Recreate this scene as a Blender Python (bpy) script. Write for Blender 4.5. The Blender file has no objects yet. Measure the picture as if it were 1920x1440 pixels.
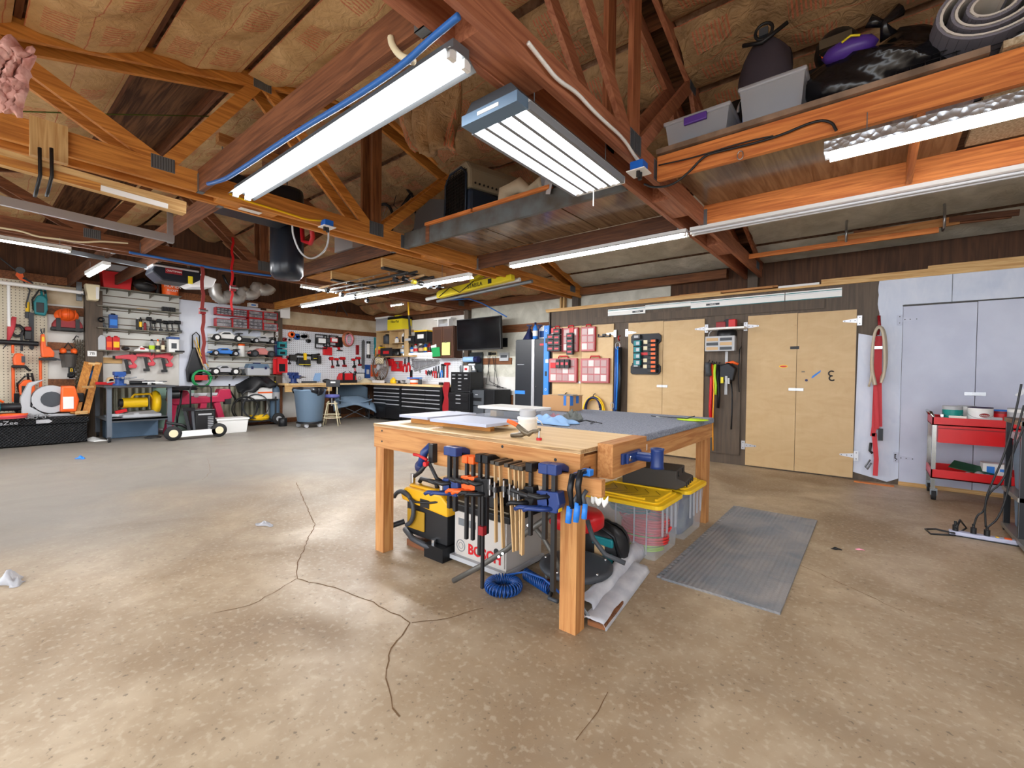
import bpy, math, random
from mathutils import Matrix, Vector
random.seed(7)
SC = bpy.context.scene; COL = SC.collection
PI = math.pi
# ---------------- camera ----------------
FPX, YAW, PIT, ROL, CH = 840.45, math.radians(38.892), math.radians(-1.182), math.radians(0.636), 1.35
_cy, _sy, _cp, _sp = math.cos(YAW), math.sin(YAW), math.cos(PIT), math.sin(PIT)
FW = Vector((-_sy*_cp, _cy*_cp, _sp)); _r0 = Vector((_cy, _sy, 0)); _u0 = _r0.cross(FW)
RT = _r0*math.cos(ROL) + _u0*math.sin(ROL); UP = _u0*math.cos(ROL) - _r0*math.sin(ROL)
EYE = Vector((0, 0, CH))
cd = bpy.data.cameras.new('camera'); cam = bpy.data.objects.new('camera', cd); COL.objects.link(cam)
m3 = Matrix((RT, UP, -FW)).transposed(); cam.matrix_world = Matrix.Translation(EYE) @ m3.to_4x4()
cd.sensor_width = 36; cd.lens = FPX/1920*36; cd.clip_start = .05; cd.clip_end = 200
SC.camera = cam
# ---------------- world, exposure ----------------
SC.view_settings.view_transform = 'Standard'; SC.view_settings.look = 'None'
SC.view_settings.gamma = 1; SC.view_settings.use_curve_mapping = False
SC.view_settings.exposure = 0.8
wd = bpy.data.worlds.new('world'); SC.world = wd; wd.use_nodes = True
bg = wd.node_tree.nodes['Background']; bg.inputs[0].default_value = (.93, .96, 1, 1); bg.inputs[1].default_value = 3.2
TUBE_E = 26.0
# ---------------- pixel -> place on a known plane ----------------
def ray(x, y): return FW + RT*((x-960)/FPX) - UP*((y-720)/FPX)
def on(ax, x, y, v):
    d = ray(x, y); i = 'XYZ'.index(ax); return EYE + d*((v-EYE[i])/d[i])
# ---------------- materials ----------------
MT = {}; PEND = []
def lin(c):
    r = []
    for k in c:
        k /= 255.0; r.append(k/12.92 if k <= .04045 else ((k+.055)/1.055)**2.4)
    return (*r, 1)
def mt(key, c=None, rough=.5, metal=0, kind=None, c2=None, sc=4, ax=0, bump=.15, alpha=1, emit=0, trans=0, ior=1.45, coat=0):
    if key in MT: return MT[key]
    m = bpy.data.materials.new(key); MT[key] = m; m.use_nodes = True
    nt = m.node_tree; N = nt.nodes; L = nt.links; b = N['Principled BSDF']
    b.inputs['Base Color'].default_value = lin(c); b.inputs['Roughness'].default_value = rough
    b.inputs['Metallic'].default_value = metal
    b.inputs['IOR'].default_value = ior
    if coat: b.inputs['Coat Weight'].default_value = coat
    if trans: b.inputs['Transmission Weight'].default_value = trans
    if alpha < 1: b.inputs['Alpha'].default_value = alpha
    if emit:
        b.inputs['Emission Color'].default_value = lin(c); b.inputs['Emission Strength'].default_value = emit
    if kind:
        tc = N.new('ShaderNodeTexCoord'); mp = N.new('ShaderNodeMapping'); L.new(tc.outputs['Object'], mp.inputs['Vector'])
        oi = N.new('ShaderNodeObjectInfo'); ad = N.new('ShaderNodeVectorMath'); ad.operation = 'SCALE'
        cx = N.new('ShaderNodeCombineXYZ')
        for q in range(3): L.new(oi.outputs['Random'], cx.inputs[q])
        L.new(cx.outputs[0], ad.inputs[0]); ad.inputs['Scale'].default_value = 37.0
        L.new(ad.outputs[0], mp.inputs['Location'])
        ns = N.new('ShaderNodeTexNoise'); L.new(mp.outputs[0], ns.inputs['Vector']); ns.inputs['Detail'].default_value = 5
        ns.inputs['Scale'].default_value = sc
        cr = N.new('ShaderNodeValToRGB'); src = ns.outputs['Fac']
        cr.color_ramp.elements[0].color = lin(c2 or [k*.7 for k in c]); cr.color_ramp.elements[1].color = lin(c)
        cr.color_ramp.elements[0].position = .35; cr.color_ramp.elements[1].position = .65
        if kind == 'wood':
            s = [9.0, 9.0, 9.0]; s[ax] = .55; mp.inputs['Scale'].default_value = s
            ns.inputs['Distortion'].default_value = 1.2
        if kind in ('peg', 'groove'): pass
        L.new(src, cr.inputs[0]); L.new(cr.outputs[0], b.inputs['Base Color'])
        if bump:
            bp = N.new('ShaderNodeBump'); bp.inputs['Strength'].default_value = bump; bp.inputs['Distance'].default_value = .01
            L.new(src, bp.inputs['Height']); L.new(bp.outputs[0], b.inputs['Normal'])
    return m
def mathn(nt, op, a, b=None, c=None):
    n = nt.nodes.new('ShaderNodeMath'); n.operation = op
    for i, v in enumerate((a, b, c)):
        if v is None: continue
        if isinstance(v, (int, float)): n.inputs[i].default_value = v
        else: nt.links.new(v, n.inputs[i])
    return n.outputs[0]
def mixc(nt, f, a, b):
    n = nt.nodes.new('ShaderNodeMix'); n.data_type = 'RGBA'
    for i, v in ((0, f), (6, a), (7, b)):
        if isinstance(v, (int, float)): n.inputs[i].default_value = v
        elif isinstance(v, (tuple, list)): n.inputs[i].default_value = v
        else: nt.links.new(v, n.inputs[i])
    return n.outputs[2]
def noise(nt, vec, sc, det=4, dist=0, scale=None):
    if scale:
        mp = nt.nodes.new('ShaderNodeMapping'); mp.inputs['Scale'].default_value = scale; nt.links.new(vec, mp.inputs[0]); vec = mp.outputs[0]
    n = nt.nodes.new('ShaderNodeTexNoise'); n.inputs['Scale'].default_value = sc; n.inputs['Detail'].default_value = det
    n.inputs['Distortion'].default_value = dist; nt.links.new(vec, n.inputs['Vector']); return n.outputs['Fac']
def base(key, rough=.6):
    m = bpy.data.materials.new(key); MT[key] = m; m.use_nodes = True; nt = m.node_tree
    b = nt.nodes['Principled BSDF']; b.inputs['Roughness'].default_value = rough
    tc = nt.nodes.new('ShaderNodeTexCoord'); sx = nt.nodes.new('ShaderNodeSeparateXYZ'); nt.links.new(tc.outputs['Object'], sx.inputs[0])
    return m, nt, b, tc.outputs['Object'], sx.outputs
def bump(nt, b, h, st=.3, d=.01):
    bp = nt.nodes.new('ShaderNodeBump'); bp.inputs['Strength'].default_value = st; bp.inputs['Distance'].default_value = d
    nt.links.new(h, bp.inputs['Height']); nt.links.new(bp.outputs[0], b.inputs['Normal'])
def ramp(nt, f, a, b, ca, cb):
    r = nt.nodes.new('ShaderNodeValToRGB'); nt.links.new(f, r.inputs[0])
    r.color_ramp.elements[0].position = a; r.color_ramp.elements[1].position = b
    r.color_ramp.elements[0].color = ca; r.color_ramp.elements[1].color = cb; return r.outputs[0]
def G(v): return (v, v, v, 1)
# concrete
m, nt, b, V, S = base('concrete', .4)
n1 = noise(nt, V, 1.1, 8, .6); n2 = noise(nt, V, 7, 6, .4); n3 = noise(nt, V, 34, 4); n4 = noise(nt, V, .45, 3)
c = ramp(nt, n1, .33, .68, lin((136, 115, 90)), lin((186, 168, 141)))
c = mixc(nt, mathn(nt, 'MULTIPLY', ramp(nt, n2, .42, .62, G(1), G(0)), .38), c, lin((146, 122, 92)))
c = mixc(nt, mathn(nt, 'MULTIPLY', ramp(nt, n3, .55, .66, G(0), G(1)), .35), c, lin((198, 186, 164)))
c = mixc(nt, ramp(nt, n3, .30, .36, G(.7), G(0)), c, lin((96, 84, 68)))
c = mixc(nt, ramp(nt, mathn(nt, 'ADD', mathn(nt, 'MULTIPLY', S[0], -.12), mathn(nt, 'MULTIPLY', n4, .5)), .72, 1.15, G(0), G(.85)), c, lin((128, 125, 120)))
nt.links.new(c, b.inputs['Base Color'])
nt.links.new(ramp(nt, n1, .35, .65, G(.6), G(.4)), b.inputs['Roughness']); bump(nt, b, n3, .12, .004)
def holes(key, col, hole, axu, pitch=.0254*1.3, r=.12):
    m, nt, b, V, S = base(key, .55)
    fu = mathn(nt, 'FRACT', mathn(nt, 'DIVIDE', S[axu], pitch)); fv = mathn(nt, 'FRACT', mathn(nt, 'DIVIDE', S[2], pitch))
    du = mathn(nt, 'SUBTRACT', fu, .5); dv = mathn(nt, 'SUBTRACT', fv, .5)
    d2 = mathn(nt, 'ADD', mathn(nt, 'MULTIPLY', du, du), mathn(nt, 'MULTIPLY', dv, dv))
    n = noise(nt, V, 3)
    c = mixc(nt, n, lin([k*.93 for k in col]), lin(col))
    c = mixc(nt, mathn(nt, 'LESS_THAN', d2, r*r), c, lin(hole)); nt.links.new(c, b.inputs['Base Color'])
holes('peg_beige', (214, 205, 182), (70, 60, 48), 0, .052, .15)
holes('peg_white', (226, 230, 238), (120, 120, 126), 0, .055, .17)
# slatwall
m, nt, b, V, S = base('slat', .5)
fz = mathn(nt, 'FRACT', mathn(nt, 'DIVIDE', S[2], .145))
c = mixc(nt, mathn(nt, 'LESS_THAN', fz, .13), lin((198, 198, 192)), lin((96, 80, 62))); nt.links.new(c, b.inputs['Base Color'])
# kraft paper insulation
def kraft(key, ca, cb, red, wr=.8):
    m, nt, b, V, S = base(key, .62)
    n1 = noise(nt, V, 2.2, 6, 1.2); n2 = noise(nt, V, 9, 5, 1.5)
    c = ramp(nt, n1, .3, .7, lin(ca), lin(cb))
    if red:
        f = mathn(nt, 'FRACT', mathn(nt, 'ADD', mathn(nt, 'MULTIPLY', S[1], 3.1), mathn(nt, 'MULTIPLY', n1, .15)))
        l = mathn(nt, 'LESS_THAN', f, .02)
        c = mixc(nt, mathn(nt, 'MULTIPLY', l, .85), c, lin((186, 96, 66)))
        g = mathn(nt, 'MULTIPLY', mathn(nt, 'LESS_THAN', mathn(nt, 'FRACT', mathn(nt, 'MULTIPLY', S[0], 32)), .45),
            mathn(nt, 'MULTIPLY', mathn(nt, 'GREATER_THAN', f, .22), mathn(nt, 'LESS_THAN', f, .78)))
        g = mathn(nt, 'MULTIPLY', g, mathn(nt, 'LESS_THAN', mathn(nt, 'FRACT', mathn(nt, 'MULTIPLY', S[0], 1.35)), .42))
        g = mathn(nt, 'MULTIPLY', g, mathn(nt, 'GREATER_THAN', noise(nt, V, 30, 2), .36))
        c = mixc(nt, mathn(nt, 'MULTIPLY', g, .75), c, lin((196, 104, 74)))
    nt.links.new(c, b.inputs['Base Color']); bump(nt, b, n2, wr, .04)
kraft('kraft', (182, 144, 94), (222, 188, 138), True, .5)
kraft('kraft_dark', (128, 98, 66), (184, 148, 104), True, 1)  # darker kraft tone for the far slope and the torn batt
kraft('foil_white', (186, 184, 170), (222, 220, 208), False, .35)
W = lambda n, c, c2, ax, **k: [mt(n+'_'+'xyz'[a], c, .65, kind='wood', c2=c2, ax=a, sc=3.5, **k) for a in range(3)]
W('truss', (136, 86, 56), (98, 58, 36), 0)
W('fir', (196, 142, 86), (164, 106, 56), 0)
W('orange', (222, 138, 70), (180, 98, 46), 0)
W('pine', (214, 178, 122), (184, 140, 84), 0)
W('brown', (104, 64, 40), (66, 38, 24), 0)
W('gold', (196, 136, 62), (156, 96, 40), 0)
mt('deck', (132, 92, 60), .75, kind='wood', c2=(70, 42, 26), ax=0, sc=2)
mt('gable', (92, 60, 40), .75, kind='wood', c2=(68, 44, 29), ax=2, sc=2)
mt('ply_dark', (92, 78, 64), .6, kind='wood', c2=(74, 62, 52), ax=2, sc=2)
m, nt, b, V, S = base('birch', .5)
n1 = noise(nt, V, 2.4, 5, 1.6, (1, 1, 2.2)); n2 = noise(nt, V, 30, 4, 0, (1, 1, .08))
c = ramp(nt, n1, .3, .7, lin((190, 160, 114)), lin((202, 174, 130)))
c = mixc(nt, mathn(nt, 'MULTIPLY', n2, .3), c, lin((184, 146, 98)))
vo = nt.nodes.new('ShaderNodeTexVoronoi'); vo.inputs['Scale'].default_value = 3.2; nt.links.new(V, vo.inputs['Vector'])
c = mixc(nt, ramp(nt, vo.outputs['Distance'], .02, .10, G(.75), G(0)), c, lin((156, 108, 62)))
nt.links.new(c, b.inputs['Base Color'])
m, nt, b, V, S = base('paint_wall', .55)
n1 = noise(nt, V, 1.5, 6, 1); n2 = noise(nt, V, 14, 5, 1, (1, 1, .3))
c = ramp(nt, mathn(nt, 'ADD', mathn(nt, 'MULTIPLY', n1, .7), mathn(nt, 'MULTIPLY', n2, .3)), .35, .65, lin((186, 196, 216)), lin((208, 214, 228)))
nt.links.new(c, b.inputs['Base Color'])
mt('paint_door', (190, 196, 214), .5, kind='n', c2=(180, 186, 206), sc=3, bump=.03)
mt('wallwhite', (222, 220, 216), .55, kind='n', c2=(206, 202, 194), sc=2, bump=.03)
mt('wallpaint', (220, 226, 238), .5, kind='n', c2=(210, 216, 230), sc=2, bump=.03)
mt('carpet', (150, 156, 168), .95, kind='n', c2=(106, 112, 128), sc=90, bump=.6)
mt('plytop', (232, 202, 152), .45, kind='wood', c2=(214, 178, 124), ax=0, sc=2, bump=.03)
mt('plyedge', (190, 158, 116), .6, kind='wood', c2=(140, 108, 72), ax=0, sc=9)
def wc(o): return o
for k, c, r, me in (('black', (26, 27, 30), .45, 0), ('blackm', (38, 39, 42), .35, .6), ('dgrey', (62, 66, 72), .5, 0), ('grey', (120, 124, 130), .5, 0),
    ('lgrey', (178, 180, 184), .45, 0), ('white', (232, 232, 230), .45, 0), ('steel', (176, 178, 182), .3, .9), ('galv', (128, 134, 140), .45, .7),
    ('red', (196, 24, 32), .4, 0), ('dred', (138, 22, 30), .45, 0), ('pinkred', (208, 74, 84), .6, 0), ('orangep', (238, 96, 30), .4, 0), ('yellow', (242, 196, 22), .4, 0),
    ('yellow2', (226, 208, 40), .5, 0), ('blue', (32, 74, 142), .4, 0), ('lblue', (44, 124, 214), .45, 0), ('navy', (30, 38, 84), .45, 0), ('teal', (18, 122, 130), .45, 0),
    ('green', (34, 150, 84), .5, 0), ('lime', (190, 226, 40), .5, 0), ('cream', (226, 214, 180), .5, 0), ('magenta', (168, 26, 66), .4, 0), ('cobalt', (30, 54, 112), .35, 0),
    ('silver', (196, 198, 204), .35, .5), ('tan', (196, 164, 122), .7, 0), ('rubber', (34, 34, 36), .8, 0), ('chrome', (214, 216, 220), .15, 1), ('brownp', (84, 54, 38), .5, 0),
    ('slate', (92, 116, 140), .5, 0), ('rope', (190, 178, 158), .8, 0), ('purple', (92, 60, 150), .4, 0), ('copper', (206, 130, 96), .35, .6), ('lens', (236, 238, 240), .2, 0),
    ('card', (206, 158, 110), .8, 0), ('pink', (228, 150, 170), .7, 0), ('paleblue', (150, 190, 236), .8, 0), ('bronze', (108, 98, 82), .4, .5), ('darkwood', (72, 46, 34), .5, 0)):
    mt(k, c, r, me)
mt('clear', (205, 212, 222), .18, alpha=.32); mt('clearb', (205, 208, 216), .3, alpha=.45); [mt('tube_'+k, (255, 255, 255), .5, emit=v) for k, v in (('near', 10), ('on', 17), ('far', 165), ('side', 60))]; mt('tube_off', (206, 208, 214), .3)
# ---------------- mesh builder ----------------
class MB:
    def __init__(s): s.v = []; s.f = []; s.mi = []; s.sm = []; s.mats = []; s.M = None
    def _m(s, m):
        if m not in s.mats: s.mats.append(m)
        return s.mats.index(m)
    def add(s, vs, fs, m, smooth=False):
        k = len(s.v); i = s._m(m)
        for p in vs:
            p = Vector(p); s.v.append(s.M @ p if s.M else p)
        for f in fs: s.f.append([k+a for a in f]); s.mi.append(i); s.sm.append(smooth)
        return s
    def box(s, x0, y0, z0, x1, y1, z1, m):
        vs = [(x, y, z) for x in (x0, x1) for y in (y0, y1) for z in (z0, z1)]
        return s.add(vs, [(0, 1, 3, 2), (4, 6, 7, 5), (0, 4, 5, 1), (2, 3, 7, 6), (0, 2, 6, 4), (1, 5, 7, 3)], m)
    def cbox(s, c, d, m, rot=None):
        o = s.M; T = Matrix.Translation(c)
        if rot: T = T @ Matrix.Rotation(rot[2], 4, 'Z') @ Matrix.Rotation(rot[1], 4, 'Y') @ Matrix.Rotation(rot[0], 4, 'X')
        s.M = (o @ T) if o else T
        s.box(-d[0]/2, -d[1]/2, -d[2]/2, d[0]/2, d[1]/2, d[2]/2, m); s.M = o; return s
    def bar(s, a, b, w, h, m, up=(0, 0, 1)):
        a = Vector(a); b = Vector(b); d = (b-a).normalized(); u = Vector(up)
        if abs(d.dot(u)) > .99: u = Vector((0, 1, 0))
        sd = d.cross(u).normalized()*w/2; uu = sd.normalized().cross(d)*h/2
        vs = [p+q*sd+r*uu for p in (a, b) for q in (-1, 1) for r in (-1, 1)]
        return s.add(vs, [(0, 1, 3, 2), (4, 6, 7, 5), (0, 4, 5, 1), (2, 3, 7, 6), (0, 2, 6, 4), (1, 5, 7, 3)], m)
    def cyl(s, a, b, r, m, n=14, r2=None, cap=True):
        a = Vector(a); b = Vector(b); d = (b-a).normalized(); r2 = r if r2 is None else r2
        u = d.orthogonal().normalized(); w = d.cross(u); vs = []
        for p, q in ((a, r), (b, r2)):
            for i in range(n):
                t = 2*PI*i/n; vs.append(p+(u*math.cos(t)+w*math.sin(t))*q)
        s.add(vs, [(i, (i+1) % n, n+(i+1) % n, n+i) for i in range(n)], m, n > 6)
        if cap: s.add(vs, [tuple(range(n-1, -1, -1)), tuple(range(n, 2*n))], m)
        return s
    def tube(s, pts, r, m, n=6, closed=False):
        P = [Vector(p) for p in pts]; L = len(P); vs = []; u = None; R = r if isinstance(r, (list, tuple)) else [r]*L
        for i, p in enumerate(P):
            if closed: d = P[(i+1) % L]-P[i-1]
            else: d = P[min(i+1, L-1)]-P[max(i-1, 0)]
            d = d.normalized() if d.length > 1e-9 else Vector((0, 0, 1))
            u = d.orthogonal() if u is None else u-d*u.dot(d)
            if u.length < 1e-6: u = d.orthogonal()
            u.normalize(); w = d.cross(u)
            for k in range(n):
                t = 2*PI*k/n; vs.append(p+(u*math.cos(t)+w*math.sin(t))*R[i])
        fs = []
        for i in range(L if closed else L-1):
            j = (i+1) % L
            for k in range(n): fs.append((i*n+k, i*n+(k+1) % n, j*n+(k+1) % n, j*n+k))
        if not closed: fs += [tuple(range(n-1, -1, -1)), tuple(range((L-1)*n, L*n))]
        return s.add(vs, fs, m, True)
    def lathe(s, pr, c, m, n=18, ax='z', sx=1, sy=1):
        vs = []; c = Vector(c)
        for r, z in pr:
            for i in range(n):
                t = 2*PI*i/n; a, b_ = r*math.cos(t)*sx, r*math.sin(t)*sy
                vs.append(c+Vector({'z': (a, b_, z), 'y': (a, z, b_), 'x': (z, a, b_)}[ax]))
        fs = []
        for j in range(len(pr)-1):
            for i in range(n): fs.append((j*n+i, j*n+(i+1) % n, (j+1)*n+(i+1) % n, (j+1)*n+i))
        s.add(vs, fs, m, True)
        if pr[0][0] > 0: s.add(vs[:n], [tuple(range(n-1, -1, -1))], m)
        if pr[-1][0] > 0: s.add(vs[-n:], [tuple(range(n))], m)
        return s
    def prism(s, poly, y0, y1, m, pl='xz'):
        f = {'xz': lambda a, b, y: (a, y, b), 'xy': lambda a, b, y: (a, b, y), 'yz': lambda a, b, y: (y, a, b)}[pl]
        n = len(poly); vs = [f(a, b, y0) for a, b in poly]+[f(a, b, y1) for a, b in poly]
        return s.add(vs, [tuple(range(n)), tuple(range(2*n-1, n-1, -1))]+[(i, n+i, n+(i+1) % n, (i+1) % n) for i in range(n)], m)
    def sph(s, c, r, m, n=12):
        r = (r, r, r) if isinstance(r, (int, float)) else r; vs = []; k = n//2
        for j in range(k+1):
            a = PI*j/k
            for i in range(n):
                t = 2*PI*i/n; vs.append((c[0]+r[0]*math.sin(a)*math.cos(t), c[1]+r[1]*math.sin(a)*math.sin(t), c[2]+r[2]*math.cos(a)))
        return s.add(vs, [(j*n+i, (j+1)*n+i, (j+1)*n+(i+1) % n, j*n+(i+1) % n) for j in range(k) for i in range(n)], m, True)
    def grid(s, fn, nu, nv, m, smooth=True):
        vs = [fn(i/nu, j/nv) for j in range(nv+1) for i in range(nu+1)]
        return s.add(vs, [(j*(nu+1)+i, j*(nu+1)+i+1, (j+1)*(nu+1)+i+1, (j+1)*(nu+1)+i) for j in range(nv) for i in range(nu)], m, smooth)
    def torus(s, c, R, r, m, ax='y', n=24, k=8, a0=0, a1=2*PI, sx=1, sz=1):
        full = abs(a1-a0-2*PI) < 1e-6; N_ = n if full else n+1; P = []
        for i in range(N_):
            t = a0+(a1-a0)*i/n; a, b_ = R*math.cos(t)*sx, R*math.sin(t)*sz
            P.append(Vector(c)+Vector({'y': (a, 0, b_), 'z': (a, b_, 0), 'x': (0, a, b_)}[ax]))
        return s.tube(P, r, m, k, closed=full)
    def text(s, t, c, size, m, ax='y-', depth=.002, bold=0, align='CENTER', sx=1):
        cu = bpy.data.curves.new('t', 'FONT'); cu.body = t; cu.size = size; cu.extrude = depth; cu.offset = bold; cu.align_x = align; cu.align_y = 'CENTER'; cu.resolution_u = 2
        o = bpy.data.objects.new('t', cu); COL.objects.link(o); dg = bpy.context.evaluated_depsgraph_get(); me = bpy.data.meshes.new_from_object(o.evaluated_get(dg))
        R_ = Matrix.Rotation(PI/2, 4, 'X') if ax == 'y-' else (Matrix.Rotation(PI/2, 4, 'Z') @ Matrix.Rotation(PI/2, 4, 'X') if ax == 'x+' else Matrix.Identity(4))
        T = Matrix.Translation(c) @ R_ @ Matrix.Diagonal((sx, 1, 1, 1))
        s.add([T @ v.co for v in me.vertices], [tuple(p.vertices) for p in me.polygons], m)
        bpy.data.objects.remove(o); bpy.data.curves.remove(cu); bpy.data.meshes.remove(me); return s
def obj(name, mb, parent=None, label=None, bev=0, sub=0, solid=0):
    me = bpy.data.meshes.new(name); me.from_pydata([tuple(p) for p in mb.v], [], mb.f); me.update()
    for k in mb.mats: me.materials.append(MT.get(k)); PEND.append((me, len(me.materials)-1, k))
    me.polygons.foreach_set('material_index', mb.mi); me.polygons.foreach_set('use_smooth', mb.sm)
    o = bpy.data.objects.new(name, me); COL.objects.link(o)
    if parent: o.parent = parent
    if label: o['label'] = label
    if solid: md = o.modifiers.new('s', 'SOLIDIFY'); md.thickness = solid; md.offset = 0
    if bev: md = o.modifiers.new('b', 'BEVEL'); md.width = bev; md.segments = 2; md.limit_method = 'ANGLE'
    if sub: md = o.modifiers.new('u', 'SUBSURF'); md.levels = sub; md.render_levels = sub
    return o
def tag(o, label, cat, group=None, kind=None):
    o['label'] = label; o['category'] = cat
    if group: o['group'] = group
    if kind: o['kind'] = kind
    return o
def T(name, label, cat, loc=(0, 0, 0), rz=0, group=None, rot=None):
    o = bpy.data.objects.new(name, None); COL.objects.link(o); o.location = loc; o.rotation_euler = rot or (0, 0, rz)
    o.empty_display_size = .05
    return tag(o, label, cat, group)
def one(name, mb, label, cat, loc=(0, 0, 0), rz=0, group=None, rot=None, **k):
    o = obj(name, mb, **k); o.location = loc; o.rotation_euler = rot or (0, 0, rz); return tag(o, label, cat, group)
def struct(name, mb, label=None, **k):
    o = obj(name, mb, **k); o['kind'] = 'structure'
    if label: o['label'] = label
    o['category'] = name.split('_')[0]; return o
def dup(o, parent=None):
    c = o.copy(); COL.objects.link(c); c.parent = parent
    for ch in list(o.children): dup(ch, c)
    return c
def B(*a): return MB().box(*a)
WX, WY = -12.4, 8.45      # left wall plane, far wall plane
CY = 7.52                 # closet front plane
HP = PI/2
def lw(px0, py0, px1, py1, off=0):
    'pixel box on the left wall -> (bottom centre, width, height)'
    X = WX+off; c = (px0+px1)/2; cy = (py0+py1)/2
    a, b_ = on('X', px0, cy, X), on('X', px1, cy, X); zb, zt = on('X', c, py1, X).z, on('X', c, py0, X).z
    return (X, (a.y+b_.y)/2, zb), abs(b_.y-a.y), zt-zb
def bw(px0, py0, px1, py1, Y=WY):
    c = (px0+px1)/2; cy = (py0+py1)/2
    a, b_ = on('Y', px0, cy, Y), on('Y', px1, cy, Y); zb, zt = on('Y', c, py1, Y).z, on('Y', c, py0, Y).z
    return ((a.x+b_.x)/2, Y, zb), abs(b_.x-a.x), zt-zb
# ================= shell =================
RY, RS = 3.3, .288
def zc(y): return 4.61-RS*abs(y-RY)         # underside of the top chords
X0, X1, YB = WX, 5.2, -1.85
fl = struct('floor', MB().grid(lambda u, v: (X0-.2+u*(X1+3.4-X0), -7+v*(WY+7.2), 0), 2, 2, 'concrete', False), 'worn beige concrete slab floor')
cr = MB()
def crack(pts, w=.006):
    P = [on('Z', x, y, 0) for x, y in pts]; Q = [P[0]]
    for a, b_ in zip(P, P[1:]):
        n = max(2, int((b_-a).length/.05))
        for i in range(1, n+1):
            q = a.lerp(b_, i/n); q += Vector((random.uniform(-1, 1), random.uniform(-1, 1), 0))*.008; Q.append(q)
    for a, b_ in zip(Q, Q[1:]):
        d = (b_-a).normalized(); s = Vector((-d.y, d.x, 0))*w*random.uniform(.35, .7); z = Vector((0, 0, .0012))
        cr.add([a-s+z, a+s+z, b_+s+z, b_-s+z], [(0, 1, 2, 3)], 'crackm')
mt('crackm', (112, 86, 58), .9)
crack([(556, 905), (590, 985), (560, 1050), (556, 1085), (640, 1105), (700, 1130), (772, 1168), (735, 1215), (722, 1255), (732, 1310), (745, 1345)])
crack([(772, 1168), (840, 1160), (905, 1140)], .005); crack([(556, 1085), (470, 1135), (400, 1150)], .004)
crack([(1140, 1298), (1110, 1350), (1080, 1390)], .004); crack([(1500, 1060), (1580, 1095), (1700, 1150)], .004); crack([(390, 860), (395, 885), (380, 900)], .003)
obj('floor_crack', cr, fl)
# left gable wall
struct('wall_left', MB().prism([(YB, 0), (WY+.1, 0), (WY+.1, zc(WY)+.3), (RY, zc(RY)+.35), (YB, zc(YB)+.35)], WX-.12, WX-.03, 'gable', 'yz'), 'dark brown board gable wall')
struct('wall_far', B(X0-.1, WY+.02, 0, X1, WY+.12, 3.5, 'gable'), 'brown plywood outer wall')
struct('wall_right', MB().prism([(YB, 0), (WY+.1, 0), (WY+.1, zc(WY)+.3), (RY, zc(RY)+.35), (YB, zc(YB)+.35)], X1, X1+.1, 'wallwhite', 'yz'))
struct('wall_near', MB().box(X0-.1, YB-.1, 2.75, X1+.1, YB, 3.5, 'wallwhite').box(X0-.1, YB-.1, 0, X0+2.2, YB, 2.75, 'wallwhite').box(-5.2, YB-.1, 0, -4.2, YB, 2.75, 'wallwhite'))
rf = MB()
for s, ye in ((1, WY+.5), (-1, YB-.5)):
    h0, h1 = zc(RY)+.28, zc(ye)+.28
    rf.add([(X0-.1, RY, h0), (X1+.1, RY, h0), (X1+.1, ye, h1), (X0-.1, ye, h1), (X0-.1, RY, h0+.04), (X1+.1, RY, h0+.04), (X1+.1, ye, h1+.04), (X0-.1, ye, h1+.04)],
        [(0, 1, 2, 3), (4, 7, 6, 5), (0, 4, 5, 1), (3, 2, 6, 7), (0, 3, 7, 4), (1, 5, 6, 2)], 'deck')
struct('ceiling', rf, 'stained plywood roof sheathing')
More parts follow.
